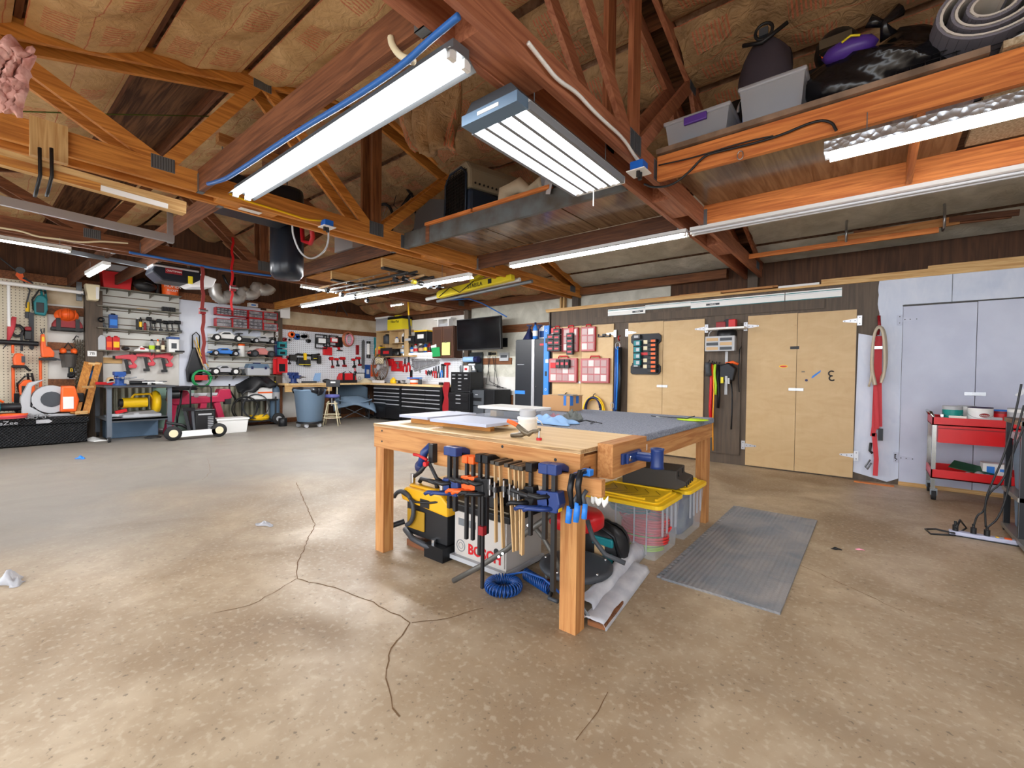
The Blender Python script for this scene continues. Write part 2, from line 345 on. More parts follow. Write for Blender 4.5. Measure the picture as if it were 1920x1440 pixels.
# trusses
def truss(x, lab, th=.045, gap=.17, orange=False, extra=True, wood='truss'):
    t = T('roof_truss', lab, 'roof truss', (x, 0, 3.0), 0, 'doubled timber roof trusses')
    zo = -3.0; ci = 0
    pl = (-gap/2-th/2, gap/2+th/2)
    for dx in pl:
        obj('bottom_chord', B(dx-th/2, YB, 0, dx+th/2, WY-.1, .185, wood+'_y'), t)
        for ye in (WY-.05, YB):
            mb = MB(); mb.add([(dx+q*th/2, y, z+zo) for q in (-1, 1) for y, z in ((RY, zc(RY)), (RY, zc(RY)+.15), (ye, zc(ye)+.15), (ye, zc(ye)))],
                [(0, 1, 2, 3), (7, 6, 5, 4), (0, 4, 5, 1), (1, 5, 6, 2), (2, 6, 7, 3), (3, 7, 4, 0)], wood+'_y')
            obj('top_chord', mb, t)
        for a, b_ in (((1.12, .17), (.1, zc(.1)+zo+.03)), ((1.18, .17), (1.93, zc(1.93)+zo+.03)), ((3.2, .17), (2.0, zc(2.0)+zo+.03)),
                      ((3.42, .17), (4.62, zc(4.62)+zo+.03)), ((5.45, .17), (4.68, zc(4.68)+zo+.03)), ((5.5, .17), (6.5, zc(6.5)+zo+.03))):
            obj('web', MB().bar((dx, *a), (dx, *b_), th*.9, .11, wood+'_y'), t)
        obj('king_post', B(dx-th/2, 3.25, .15, dx+th/2, 3.38, zc(RY)+zo+.02, wood+'_z'), t)
        s = 1 if dx > 0 else -1
        for y, z, w, h in ((1.15, .16, .17, .12), (3.31, .15, .2, .16), (5.47, .16, .17, .12), (1.97, zc(1.97)+zo+.02, .17, .1), (4.65, zc(4.65)+zo+.02, .17, .1), (WY-.45, .13, .2, .12), (3.75, .09, .14, .17), (3.31, zc(RY)+zo+.03, .2, .12)):
            mb = MB(); xx = dx+s*th/2
            mb.box(min(xx, xx+s*.003), y-w/2, z-h/2, max(xx, xx+s*.003), y+w/2, z+h/2, 'galv')
            for k in range(9): mb.box(min(xx, xx+s*.006), y-w/2+.008+k*w/9, z-h/2+.006, max(xx, xx+s*.006), y-w/2+.013+k*w/9, z+h/2-.006, 'dgrey')
            obj('gusset_plate', mb, t)
    for y in (1.6, 4.2, 6.0):
        obj('spacer_block', B(-gap/2, y, .01, gap/2, y+.55, .16, wood+'_y'), t)
    return t
mt('truss_gold_y', (214, 144, 66), .6, kind='wood', c2=(170, 104, 42), ax=1, sc=3); mt('truss_gold_z', (140, 88, 50), .6, kind='wood', c2=(92, 52, 28), ax=2, sc=3)
mt('truss_red_y', (176, 114, 82), .6, kind='wood', c2=(140, 82, 56), ax=1, sc=3); mt('truss_red_z', (172, 108, 72), .6, kind='wood', c2=(132, 74, 46), ax=2, sc=3)
T1X, T2X, T3X = -5.0, -1.6, -8.25
truss(T1X, 'golden brown doubled roof truss carrying the blue outlet box, left of the big tube light', wood='truss_gold')
truss(T2X, 'reddish doubled roof truss beside the four tube light', wood='truss_red')
truss(T3X, 'darker doubled roof truss farthest to the left with the blue air hose')
truss(1.85, 'doubled roof truss above the right end of the loft')
# posts in the far wall at the truss ends and the left wall posts
for x in (T3X, T1X, T2X, 1.85):
    one('wall_post', B(-.075, -.14, 0, .075, 0, 3.3, 'ply_dark'), {T3X: 'dark square wall post beside the television', T1X: 'dark wall post behind the stacked lumber, under the middle truss end',
        T2X: 'dark wall post above the closet doors, under the reddish truss end', 1.85: 'dark wall post at the right end of the closet'}[x], 'post', (x, WY, 0), 0, 'posts in the far wall')
# joists between trusses  (y, z0, h, mat, label)
def joist(xa, xb, y, z0, h, m, lab, th=.045, hang=True):
    t = T('ceiling_joist', lab, 'joist', ((xa+xb)/2, y, z0), 0, 'joists hung between the trusses'); L = (xb-xa)/2
    obj('joist_board', B(-L, -th/2, 0, L, th/2, h, m), t)
    if hang:
        for s in (-1, 1): obj('joist_hanger', MB().box(s*L-.035, -th/2-.004, -.004, s*L+.035, -th/2, h*.8, 'galv').box(s*L-.035, th/2, -.004, s*L+.035, th/2+.004, h*.8, 'galv').box(s*L-.035, -th/2-.004, -.004, s*L+.035, th/2+.004, 0, 'galv'), t)
e = .13
joist(T1X+e, T2X-e, 1.43, 3.0, .2, 'truss_x', 'joist carrying the blue air hose above the big tube light')
joist(T1X+e, T2X-e, 5.15, 3.0, .2, 'brown_x', 'joist along the far edge of the middle loft')
joist(T2X+e, 1.85-e, 5.12, 3.0, .2, 'orange_x', 'reddish joist under the far edge of the right loft')
joist(T3X+e, T1X-e, 1.67, 3.0, .19, 'truss_x', 'joist crossing above the white overhead door panel')
joist(T3X+e, T1X-e, 3.75, 3.0, .2, 'brown_x', 'joist behind the hanging black punching bag')
joist(WX, T3X-e, 1.4, 3.0, .19, 'brown_x', 'joist in the far left bay beside the short tube light')
joist(WX+.1, T3X-e, 2.065, 3.1, .19, 'brown_x', 'joist carrying the ceiling door opener')
joist(WX, T3X-e, 5.3, 3.0, .19, 'gold_x', 'golden joist above the silver flexible duct')
# lofts: middle and right
def loft(xa, xb, lab, right):
    t = T('storage_loft', lab, 'loft', ((xa+xb)/2, 3.75, 3.0), 0); L = (xb-xa)/2
    mb = B(-L, -.022, 0, L, .022, .2, 'orange_x' if right else 'galvb')
    obj('edge_beam', mb, t)
    if right:
        obj('deck_board', B(-L, -.05, .21, .35, 1.33, .25, 'mdf'), t); obj('deck_board', B(.4, -.05, .21, L, 1.33, .25, 'osb'), t)
        obj('underside_panel', B(-L, .03, .195, .35, 1.33, .208, 'ply_gloss'), t)
        obj('cross_joist', B(.05, .03, 0, .09, 1.33, .19, 'orange_y'), t)
    else:
        for i, (a, b_) in enumerate(((-L, -L+1.0), (-L+1.02, -L+2.13), (-L+2.15, L))):
            obj('underside_panel', B(a, .03, .19, b_, 1.33, .208, 'ply_gloss').cyl((b_-.2, 1.0, .185), (b_-.2, 1.0, .19), .05, 'crackm', 14), t)
        obj('edge_strip', B(-L+.45, -.06, .2, -L+1.25, .02, .235, 'orange_x'), t, 'orange wooden strip'); obj('edge_strip', B(-L+1.28, -.06, .2, L-.8, .02, .235, 'orange_x'), t)
        obj('rail_end', B(-L+.43, -.026, 0, -L+.5, -.022, .2, 'truss_x'), t)
    return t
mt('galvb', (104, 110, 112), .5, .3, kind='n', c2=(84, 78, 70), sc=5); mt('mdf', (150, 122, 100), .7, kind='n', sc=6); mt('osb', (196, 178, 150), .8, kind='n', c2=(150, 128, 98), sc=60)
mt('ply_gloss', (138, 112, 84), .17, kind='wood', c2=(98, 74, 52), ax=1, sc=2, bump=.05)
loft(T1X+.14, T2X-.14, 'plywood loft with grey painted edge beam holding the pet crate', False)
loft(T2X+.14, 1.85-.14, 'loft with orange wooden beam stacked with bags and bins', True)
# roof purlins (part of the roof) between trusses
for k, y in enumerate((-1.2, -.45, .3, 1.05, 1.8, 2.55, 4.05, 4.8, 5.55, 6.3, 7.05, 7.8)):
    struct('trim_%d' % (k+1), MB().box(X0, y-.02, zc(y)+.14, X1, y+.02, zc(y)+.275, 'truss_x'), 'roof purlin')
# insulation batts lying between the purlins under the roof deck
def batt(xa, xb, ya, yb, m, lab, sag=.09, drop=.14, seed=1, grp='insulation batts under the roof', edge=0):
    L, Wd = xb-xa, yb-ya; nu, nv = max(6, int(L/.12)), 8; rn = random.Random(seed)
    ph = [rn.uniform(0, 6) for _ in range(6)]; yc = (ya+yb)/2
    def f(u, v, t=0):
        x, y = (u-.5)*L, (v-.5)*Wd
        s = sag*math.sin(PI*v)**.7*(1+.35*math.sin(3*u*PI*L/2+ph[0]))*(.6+.4*math.sin(PI*u))
        w = .016*math.sin(x*9+ph[1]+3*math.sin(y*5+ph[3]))+.012*math.sin(x*21+y*14+ph[2])
        return (x+(.03*math.sin(y*9+ph[4]) if u in (0, 1) else 0), y, zc(y+yc)-zc(yc)-s+w*math.sin(PI*v)+t)
    mb = MB().grid(f, nu, nv, m); mb.grid(lambda u, v: f(u, 1-v, .10), nu, nv, 'fluff')
    one('insulation_batt', mb, lab, 'insulation', ((xa+xb)/2, yc, zc(yc)+drop), 0, grp)
mt('fluff', (176, 138, 112), .95, kind='n', c2=(128, 92, 70), sc=14, bump=1); mt('fluffp', (226, 178, 168), .95, kind='n', c2=(190, 130, 120), sc=16, bump=1)
bays = ((WX+.02, T3X-.12), (T3X+.12, T1X-.12), (T1X+.12, T2X-.12), (T2X+.12, 1.75), (1.95, X1-.02))
Yn = [-1.2, -.45, .3, 1.05, 1.8, 2.55, 3.28]; Yf = [3.32, 4.05, 4.8, 5.55, 6.3, 7.05, 7.8, 8.4]
od = ['first', 'second', 'third', 'fourth', 'fifth', 'sixth', 'seventh']; bl = ['far left bay', 'bay left of the golden truss', 'bay above the big light', 'bay above the right loft', 'rightmost bay']
sd = 0
for bi, (xa, xb) in enumerate(bays):
    for j in range(len(Yn)-1):
        sd += 1
        if bi in (0, 1) and j in (3,): continue          # bare sheathing shows here
        if bi == 1 and j in (1, 2): pass
        batt(xa, xb, Yn[j]+.03, Yn[j+1]-.03, 'kraft', 'kraft faced batt, %s strip up the near slope, %s' % (od[j], bl[bi]), .05+.05*((sd*7) % 3), .1, sd)
    for j in range(len(Yf)-1):
        sd += 1; w = bi >= 2 and j >= 4
        if bi == 3 and j == 4: continue
        batt(xa, xb, Yf[j]+.03, Yf[j+1]-.03, 'foil_white' if w else 'kraft_dark', ('white faced' if w else 'darker kraft')+' batt, %s strip down the far slope, %s' % (od[j], bl[bi]),
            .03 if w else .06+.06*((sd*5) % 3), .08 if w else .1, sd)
# ================= lights =================
mt('housing', (214, 214, 212), .35)
def fixture(lab, a, b_, w=.13, tubes=(-.035, .035), lit=True, h=.075, house='housing', segs=1, e='tube_on', r=.016, chain=0, wings=True):
    'a strip light between two points, tubes hanging below its housing'
    a = Vector(a); b_ = Vector(b_); L = (b_-a).length; ang = math.atan2(b_.y-a.y, b_.x-a.x)
    t = T('tube_light', lab, 'light', (a+b_)/2, ang, 'tube lights hung from the roof timbers'); t.rotation_euler = (0, 0, ang)
    mb = MB()
    if wings:
        mb.prism([(-w/2, .012), (-w/4, h*.55), (-w/4, h), (w/4, h), (w/4, h*.55), (w/2, .012), (w/4-.004, h*.45), (-w/4+.004, h*.45)], -L/2, L/2, house, 'yz')
    else: mb.box(-L/2, -w/2, 0, L/2, w/2, h, house)
    obj('lamp_housing', mb, t)
    for k in range(segs):
        xa, xb = -L/2+.03+k*L/segs, -L/2-.03+(k+1)*L/segs
        for y in tubes:
            zt = r if wings else -r*.7
            obj('tube', MB().cyl((xa, y, zt), (xb, y, zt), r, e if lit else 'tube_off', 10), t)
            for q in (xa-.025, xb): obj('tube_socket', B(q, y-r, -.004, q+.025, y+r, h*.5, 'white'), t)
    if chain:
        for s in (-1, 1): obj('hanger_wire', MB().cyl((s*L*.38, 0, h), (s*L*.38, 0, h+chain), .003, 'galv', 5), t)
    return t
fixture('big two tube light above the open floor, under the joist with the blue hose', (-4.46, 1.62, 2.905), (-1.64, 1.60, 2.905), w=.22, house='galv', tubes=(-.05, .05), h=.095, r=.022, e='tube_near')
t = T('tube_light', 'four tube shop light with grey housing hanging by the reddish truss', 'light', (-1.73, 2.6, 2.83), 0, 'tube lights hung from the roof timbers')
mb = MB().box(-.21, -.6, .03, .21, .6, .05, 'housing').prism([(-.21, .05), (.21, .05), (.15, .12), (-.15, .12)], -.68, .62, 'dgrey').box(-.21, -.7, -.01, .21, -.6, .05, 'slate').box(-.21, .6, 0, .21, .64, .05, 'white')
for x in (-.21, -.105, 0, .105, .21): mb.prism([(x-.018, .03), (x+.018, .03), (x+.012, -.012), (x-.012, -.012)], -.6, .6, 'grey')
obj('lamp_housing', mb, t)
for x in (-.157, -.052, .052, .157): obj('tube', MB().cyl((x, -.6, .014), (x, .6, .014), .02, 'tube_near', 10), t)
obj('rating_label', B(-.08, -.704, .01, .08, -.7, .03, 'white'), t); obj('pull_cord', MB().cyl((-.05, .62, 0), (-.05, .62, -.12), .004, 'white', 6), t)
for s in (-.45, .45): obj('hanger_wire', MB().cyl((.14, s, .12), (.14, s, .3), .004, 'galv', 5), t)
fixture('lit two tube strip under the far edge of the middle loft', (-4.2, 5.15, 2.925), (-1.66, 5.15, 2.925), w=.17)
fixture('long unlit white strip with two tubes, right of the lit strip', (-1.62, 5.15, 2.925), (1.75, 5.15, 2.925), w=.17, lit=False, segs=1)
t = fixture('checker plate shop light under the orange loft beam', (-.28, 3.56, 2.79), (1.5, 3.56, 2.79), w=.13, tubes=(0,), house='checker', h=.07, chain=.14, wings=False, r=.024, e='tube_side')
fixture('long two part strip in front of the golden truss end', on('Z', 566, 577, 2.74), on('Z', 882, 522, 2.74), w=.16, tubes=(0,), segs=2, chain=.3, h=.08, r=.02, e='tube_far')
fixture('white strip at the left edge beside the silver door track', on('Z', 133, 474, 2.86), on('Z', -60, 443, 2.86), w=.14, tubes=(0,), chain=.1, h=.07, e='tube_far')
fixture('short bright strip above the red bin on the left wall', (-9.75, 1.33, 2.86), (-8.6, 1.37, 2.86), w=.09, tubes=(0,), h=.05, chain=.14, r=.022, wings=False, e='tube_far')
fixture('short strip right of the punching bag', (-7.86, 3.82, 2.84), (-7.86, 4.5, 2.84), w=.12, tubes=(0,), h=.06, chain=.3, r=.02, e='tube_far')
fixture('small far strip above the yellow pouch box', (-9.6, 6.95, 3.05), (-9.1, 6.95, 3.05), w=.09, tubes=(0,), h=.05, chain=.5, e='tube_far')
m, nt, b, V, S = base('checker', .3); b.inputs['Metallic'].default_value = .85; b.inputs['Base Color'].default_value = lin((190, 196, 204))
br = nt.nodes.new('ShaderNodeTexVoronoi'); br.inputs['Scale'].default_value = 28; nt.links.new(V, br.inputs['Vector']); bump(nt, b, br.outputs['Distance'], .8, .01)
# ================= closet front =================
cz = 2.62
struct('wall_closet', MB().box(-5.12, CY+.03, 0, X1, CY+.09, cz, 'ply_dark').box(-5.15, CY+.03, 0, -5.09, WY, cz, 'ply_dark'), 'dark stained plywood closet partition')
struct('trim_20', B(-5.2, CY+.0, cz, X1, WY-.15, cz+.03, 'pine_x'), 'closet top deck')
pw = MB(); rnd = random.Random(4)
poly = [(0.03, cz)]; z = cz
while z > 1.93: z -= .06; poly.append((.03+rnd.uniform(-.012, .012), z))
poly += [(-.17, 1.95), (-.19, .1), (.16, .02), (.27, .08), (.27, 2.29), (X1, 2.29), (X1, cz)]
struct('trim_21', MB().prism(poly, CY+.018, CY+.031, 'paint_wall'), 'pale blue painted closet face')
seam = MB().box(.265, CY+.014, 2.272, X1, CY+.0185, 2.284, 'black').box(.71, CY+.013, 2.285, .714, CY+.0185, cz, 'dgrey'); struct('trim_22', seam)
def hinge(t, x, z, s, m='silver'):
    mb = MB().box(x-.03*(s > 0)-.0, -.034, z-.06, x+.03*(s < 0)+.0, -.03, z+.06, m) if 0 else MB().cbox((x-s*.028, -.032, z), (.05, .006, .13), m)
    mb.prism([(x, z-.03), (x, z+.03), (x+s*.15, z+.01), (x+s*.15, z-.01)], -.036, -.03, m)
    for k in (.02, .07, .13): mb.cyl((x+s*k, -.039, z), (x+s*k, -.035, z), .006, 'black', 8)
    for k in (-.04, .04): mb.cyl((x-s*.03, -.039, z+k), (x-s*.03, -.035, z+k), .006, 'black', 8)
    obj('hinge', mb, t)
dn = 0
def cdoor(xa, xb, z0, z1, hs, m, lab, latch=0, hz=(.32, 2.12)):
    global dn; dn += 1
    t = bpy.data.objects.new('door_%d' % dn, None); COL.objects.link(t); t.location = ((xa+xb)/2, CY+.03, 0); t['kind'] = 'structure'; t['label'] = lab; t['category'] = 'door'
    L = (xb-xa)/2; obj('door_panel', B(-L+.003, -.03, z0, L-.003, 0, z1, m), t)
    for z in hz: hinge(t, -L if hs < 0 else L, z, 1 if hs < 0 else -1, 'silver' if m == 'birch' else 'paint_door')
    if latch: obj('hasp_latch', MB().box(latch*L-.09, -.04, 1.165, latch*L+.09, -.03, 1.205, 'steel').box(latch*L-.02, -.055, 1.17, latch*L+.0, -.04, 1.2, 'steel').cyl((latch*L+.05, -.05, 1.185), (latch*L+.05, -.04, 1.185), .014, 'steel'), t)
    return t
d1 = cdoor(-5.03, -4.37, .03, 2.305, -1, 'birch', 'birch plywood closet door behind the red organizer cases'); d2 = cdoor(-4.37, -3.70, .03, 2.3, 1, 'birch', 'birch closet door left of the hanging blue strap', 0)
obj('hasp_latch', MB().box(-.42, -.04, 1.2, -.33, -.03, 1.24, 'steel'), d2)
cdoor(-3.42, -2.79, .03, 2.29, -1, 'birch', 'birch closet door carrying the black battery rack'); cdoor(-2.79, -2.12, .03, 2.28, 1, 'birch', 'birch closet door left of the dark tool panel', -1)
cdoor(-1.50, -.86, .02, 2.275, -1, 'birch', 'birch closet door with the small oval sticker'); cdoor(-.86, -.19, .02, 2.27, 1, 'birch', 'birch closet door with the black numeral and blue sticker', -1)
cdoor(.27, .93, .05, 2.265, -1, 'paint_door', 'painted closet door behind the red cart', hz=(.35, 2.1)); cdoor(.93, 1.6, .05, 2.27, 1, 'paint_door', 'painted closet door at the right edge', -1)
struct('baseboard_closet', MB().box(.27, CY+.005, 0, 1.6, CY+.02, .05, 'pine_x'))
# white header trim and saw guide rails on the closet header
t0 = one('header_board', B(-2.1, -.02, 0, 1.45, 0, .13, 'ply_dark').box(0, 0, 0, .001, .001, .001, 'ply_dark'), 'dark long board below the white guide rails', 'board', (-2.0, CY+.03, 2.315))
def rail(xa, xb, z, h, lab, txt=None):
    t = T('guide_rail', lab, 'guide rail', ((xa+xb)/2, CY+.03, z), 0, 'saw guide rails on the closet header'); L = (xb-xa)/2
    obj('rail_strip', MB().box(-L, -.015, 0, L, 0, h, 'white').box(-L, -.022, h*.62, L, -.015, h*.68, 'silver').box(-L, -.018, h*.78, L, -.0155, h*.86, 'teal').box(-L, -.018, .0, L, -.0155, h*.07, 'teal'), t)
    if txt: obj('rail_badge', MB().box(txt-.1, -.018, h*.25, txt+.1, -.0155, h*.5, 'dgrey').text('makita', (txt, -.0185, h*.375), h*.27, 'white'), t)
rail(-3.83, -3.12, 2.44, .125, 'short white guide rail with two teal stripes, leftmost of the rails', .22)
rail(-3.12, -2.35, 2.50, .085, 'white guide rail piece between the short and the long ones')
rail(-2.35, -1.03, 2.455, .125, 'white guide rail with dark name badge above the birch doors', -.32)
rail(-1.02, -.36, 2.455, .125, 'white guide rail at the right end of the header')
# stickers on the door
def stick(name, mb, lab, px, py): p = on('Y', px, py, CY); one(name, mb, lab, 'sticker', (p.x, CY-.001, p.z), 0, 'stickers on the birch door')
stick('sticker', MB().box(-.055, -.003, -.02, .055, 0, .02, 'black'), 'black rectangular tape sticker across the door gap', 1490, 652)
stick('sticker', MB().lathe([(.055, -.003), (.055, 0)], (0, 0, 0), 'yellow', 20, 'y', 1, .4).lathe([(.044, -.004), (.044, -.003)], (0, 0, 0), 'red', 20, 'y', 1, .28), 'oval yellow and red sticker on birch door', 1469, 687)
stick('sticker', MB().box(-.02, -.003, -.01, .02, 0, .01, 'bronze'), 'tiny brown square sticker on birch door', 1506, 697)
stick('sticker', MB().prism([(-.055, -.055), (-.04, -.02), (.055, .06), (.05, .03), (-.035, -.05)], -.003, 0, 'lblue'), 'blue slanted blade shaped sticker on birch door', 1530, 702)
stick('sticker', MB().lathe([(.018, -.003), (.018, 0)], (0, 0, 0), 'navy', 10, 'y'), 'small round grey blue sticker on birch door', 1512, 713)
mb = MB(); mb.torus((0, -.003, .035), .032, .009, 'black', 'y', 12, 5, .7, 4.9); mb.torus((0.008, -.003, -.03), .032, .009, 'black', 'y', 12, 5, 1.4, 5.6)
stick('sticker', mb, 'black numeral shaped letter sticker on birch door', 1559, 705)
# lumber lying on the closet top
lm = [(-5.25, -1.9, 7.56, 2.655, .09, .035), (-5.05, -3.4, 7.72, 2.655, .05, .06), (-4.6, -1.5, 7.80, 2.655, .1, .05), (-3.3, -1.2, 7.66, 2.69, .04, .03), (-4.0, -1.7, 7.95, 2.66, .09, .09), (-2.6, -1.15, 7.74, 2.705, .07, .035),
      (-1.12, -.62, 7.58, 2.655, .09, .035), (-.6, 2.6, 7.6, 2.655, .045, .07), (-.5, 2.3, 7.68, 2.655, .07, .04), (.1, 1.6, 7.775, 2.655, .10, .09), (-.9, 1.7, 7.9, 2.655, .1, .07), (.5, 3.1, 7.66, 2.73, .05, .04)]
ll = ['long pale plank along the closet top front', 'short thick batten at the left end of the closet top', 'flat plank second from the front on the closet top', 'thin brown strip resting on the closet top planks', 'tall timber at the back of the left lumber stack', 'thin stick at the right end of the left lumber stack',
      'white painted plank starting right of the wall post', 'long straight beam above the painted closet face', 'plank lying on the long straight beam', 'wide timber behind the long beam on the closet top', 'dark timber at the back of the right lumber stack', 'thin strip on top of the right lumber stack']
for i, (a, b_, y, z, w, h) in enumerate(lm):
    m = ['pine_x', 'pine_x', 'pine_x', 'fir_x', 'pine_x', 'fir_x', 'white', 'pine_x', 'fir_x', 'truss_x', 'brown_x', 'pine_x'][i]
    one('lumber_plank', B(-(b_-a)/2, 0, 0, (b_-a)/2, w, h, m), ll[i], 'lumber', ((a+b_)/2, y, z), (i % 3-1)*.008, 'lumber on the closet top')
# lumber held in hooks under the right roof slope
t = T('lumber_hook', 'left curved metal lumber hook under the right eave', 'hook', on('Y', 1587, 440, 7.35), 0, 'lumber hooks')
hk = MB().tube([(0, 0, .18), (0, -.02, .16), (0, -.05, .05), (0, -.05, -.09), (0, .1, -.1), (0, .12, -.06)], .014, 'steel', 8); obj('hook_rod', hk, t)
t2 = dup(t); t2.location = on('Y', 1770, 412, 7.35); t2['label'] = 'right curved metal lumber hook under the right eave'
pa, pb = on('Y', 1590, 448, 7.37), on('Y', 1770, 420, 7.37)
for k, (q0, q1, dy, dz, m, lb) in enumerate(((1405, 1760, .0, -.05, 'orange_x', 'long thin strip sticking far out left of the two hooks'), (1570, 1800, .05, -.05, 'fir_x', 'wide board lying in the two metal hooks'), (1600, 1900, .09, .02, 'truss_x', 'upper strip lying in the two metal hooks'), (1780, 1912, .03, -.01, 'brown_x', 'short dark board right of the second hook'))):
    A = on('Y', q0, 0, 7.37); A = on('Y', q0, {1405: 482, 1570: 452, 1600: 436, 1780: 412}[q0], 7.37); C = on('Y', q1, {1760: 432, 1800: 414, 1900: 400, 1912: 398}[q1], 7.37)
    mid = (A+C)/2; mid.z = (A.z+C.z)/2; L = (C-A).length; an = math.atan2(C.z-A.z, C.x-A.x)
    one('lumber_plank', B(-L/2, dy-.03, -.03, L/2, dy, .035 if k != 1 else .07, m), lb, 'lumber', mid, 0, 'lumber in the roof hooks', rot=(0, -an, 0))
# ================= far wall, television side =================
struct('trim_23', MB().box(WX, WY-.02, 0, -5.12, WY, 2.92, 'wallwhite').box(-8.45, WY-.024, 1.3, -5.12, WY-.02, 3.1, 'foil_white').box(-5.12, WY-.02, 2.6, -3, WY, 3.1, 'foil_white'), 'white and cream lined far wall')
struct('trim_24', MB().box(-8.2, WY-.05, 2.37, -5.15, WY-.024, 2.55, 'brown2').box(-8.2, WY-.05, 1.6, -6.8, WY-.024, 1.76, 'brown2').box(-8.2, WY-.05, .62, -6.75, WY-.024, .86, 'brown2').box(-7.3, WY-.05, .0, -6.85, WY-.024, .62, 'brown2'), 'brown wall girts')
mt('brown2', (134, 84, 48), .65, kind='wood', c2=(96, 56, 30), ax=0, sc=3)
struct('trim_25', MB().box(WX, WY-.16, 3.05, -2, WY-.02, 3.2, 'brown2'), 'brown top girt')
one('wall_stud', MB().box(-.06, -.09, 0, -.02, 0, 1.0, 'pine_z').box(.02, -.09, 0, .06, 0, 1.0, 'pine_z').box(-.06, -.09, -.04, .06, 0, .0, 'pine_z'), 'pale doubled stud left of the closet corner', 'stud', (-5.32, WY-.06, 2.25))
# left wall dressing: slat, girts, white sheets
def lwq(a, b_, z0, z1, m, n, t=.02, off=0, lab=None):
    return struct(n, B(WX+off, a, z0, WX+off+t, b_, z1, m), lab)
LY = lambda px, py=600: on('X', px, py, WX).y
lwq(YB, 8.45, 1.02, 2.95, 'wallwhite', 'trim_30', .015)
lwq(LY(335), 4.95, 1.0, 2.99, 'wallpaint', 'trim_31', .02, .01)
lwq(5.1, WY, 2.62, 3.02, 'kraft_w', 'trim_32', .03, .01, 'tan insulation above the pegboard'); lwq(-1, LY(160), 2.62, 2.98, 'kraft_w', 'trim_33', .03, .01)
mt('kraft_w', (206, 192, 166), .7, kind='n', c2=(180, 160, 130), sc=3, bump=.2)
g = MB()
for y0, y1, z0, z1 in ((LY(88), LY(161), 2.42, 2.58), (LY(88), LY(140), 1.74, 1.88), (LY(88), LY(140), 1.02, 1.17), (5.1, WY, 2.50, 2.63), (-1, WY, 3.0, 3.15), (-1, WY, 0, .12)): g.box(WX+.02, y0, z0, WX+.07, y1, z1, 'brown2')
struct('trim_34', g, 'brown wall girts')
struct('trim_35', MB().grid(lambda u, v: (WX+.03+.012*math.sin(u*180), 1.75+u*3.3, .08+v*.9), 200, 2, 'galv_wall', True), 'dull corrugated metal wall base')
mt('galv_wall', (164, 160, 140), .4, .35, kind='n', c2=(120, 120, 104), sc=2)
lwq(5.1, 6.4, .12, .95, 'wallwhite', 'trim_36', .02, .01)
# ================= item builders (front view: x right, -y towards the room, z up) =================
def put(fn, name, label, cat, box, wall='L', off=.05, group=None, zb=None, rot=None, **k):
    loc, w, h = lw(*box, off=off) if wall == 'L' else bw(*box, Y=WY-off if wall == 'B' else CY-off)
    if zb is not None: h = h+loc[2]-zb if abs(loc[2]-zb) < .12 else h; loc = (loc[0], loc[1], zb)
    t = T(name, label, cat, loc, HP if wall == 'L' else 0, group)
    fn(t, w, h, **k); return t
def can(t, w, h, c='blue', cap='white', n=14, capr=.5, band=None, sq=False):
    if sq:
        obj('can_body', MB().box(-w/2, -w*.35, 0, w/2, w*.35, h*.92, c), t, bev=.006)
        if band: obj('paper_label', B(-w*.42, -w*.36, h*.2, w*.42, -w*.35, h*.6, band), t)
    else:
        obj('can_body', MB().lathe([(w*.46, 0), (w*.5, .005), (w*.5, h*.82), (w*.46, h*.86), (w*.3, h*.9)], (0, 0, 0), c, n), t)
        if band: obj('paper_label', MB().lathe([(w*.505, h*.25), (w*.505, h*.65)], (0, 0, 0), band, n), t)
    obj('cap', MB().lathe([(w*capr*.55, h*.86), (w*capr*.55, h), (0, h)], (0, 0, 0), cap, n), t)
def bottle(t, w, h, c='white', cap='blue', spray=False, band=None, n=14):
    obj('bottle_body', MB().lathe([(w*.42, 0), (w*.5, .01), (w*.5, h*.6), (w*.4, h*.72), (w*.16, h*.82), (w*.16, h*.88)], (0, 0, 0), c, n, sy=.7), t)
    if band: obj('paper_label', MB().lathe([(w*.51, h*.18), (w*.51, h*.5)], (0, 0, 0), band, n, sy=.7), t)
    if spray: obj('spray_head', MB().cyl((0, 0, h*.84), (0, 0, h*.92), w*.16, cap, 8).box(-w*.45, -w*.12, h*.9, w*.25, w*.12, h, cap).box(-w*.25, -w*.06, h*.78, -w*.15, w*.06, h*.9, cap), t)
    else: obj('cap', MB().lathe([(w*.2, h*.86), (w*.2, h), (0, h)], (0, 0, 0), cap, n), t)
def jug(t, w, h, c='white', cap='blue', band=None):
    obj('jug_body', MB().prism([(-w/2, 0), (w/2, 0), (w/2, h*.72), (w*.2, h*.9), (-w*.2, h*.9), (-w/2, h*.72)], -w*.3, w*.3, c), t, bev=.012)
    obj('cap', MB().cyl((0, 0, h*.88), (0, 0, h), w*.15, cap, 12), t)
    if band: obj('paper_label', B(-w*.4, -w*.31, h*.15, w*.4, -w*.3, h*.6, band), t)
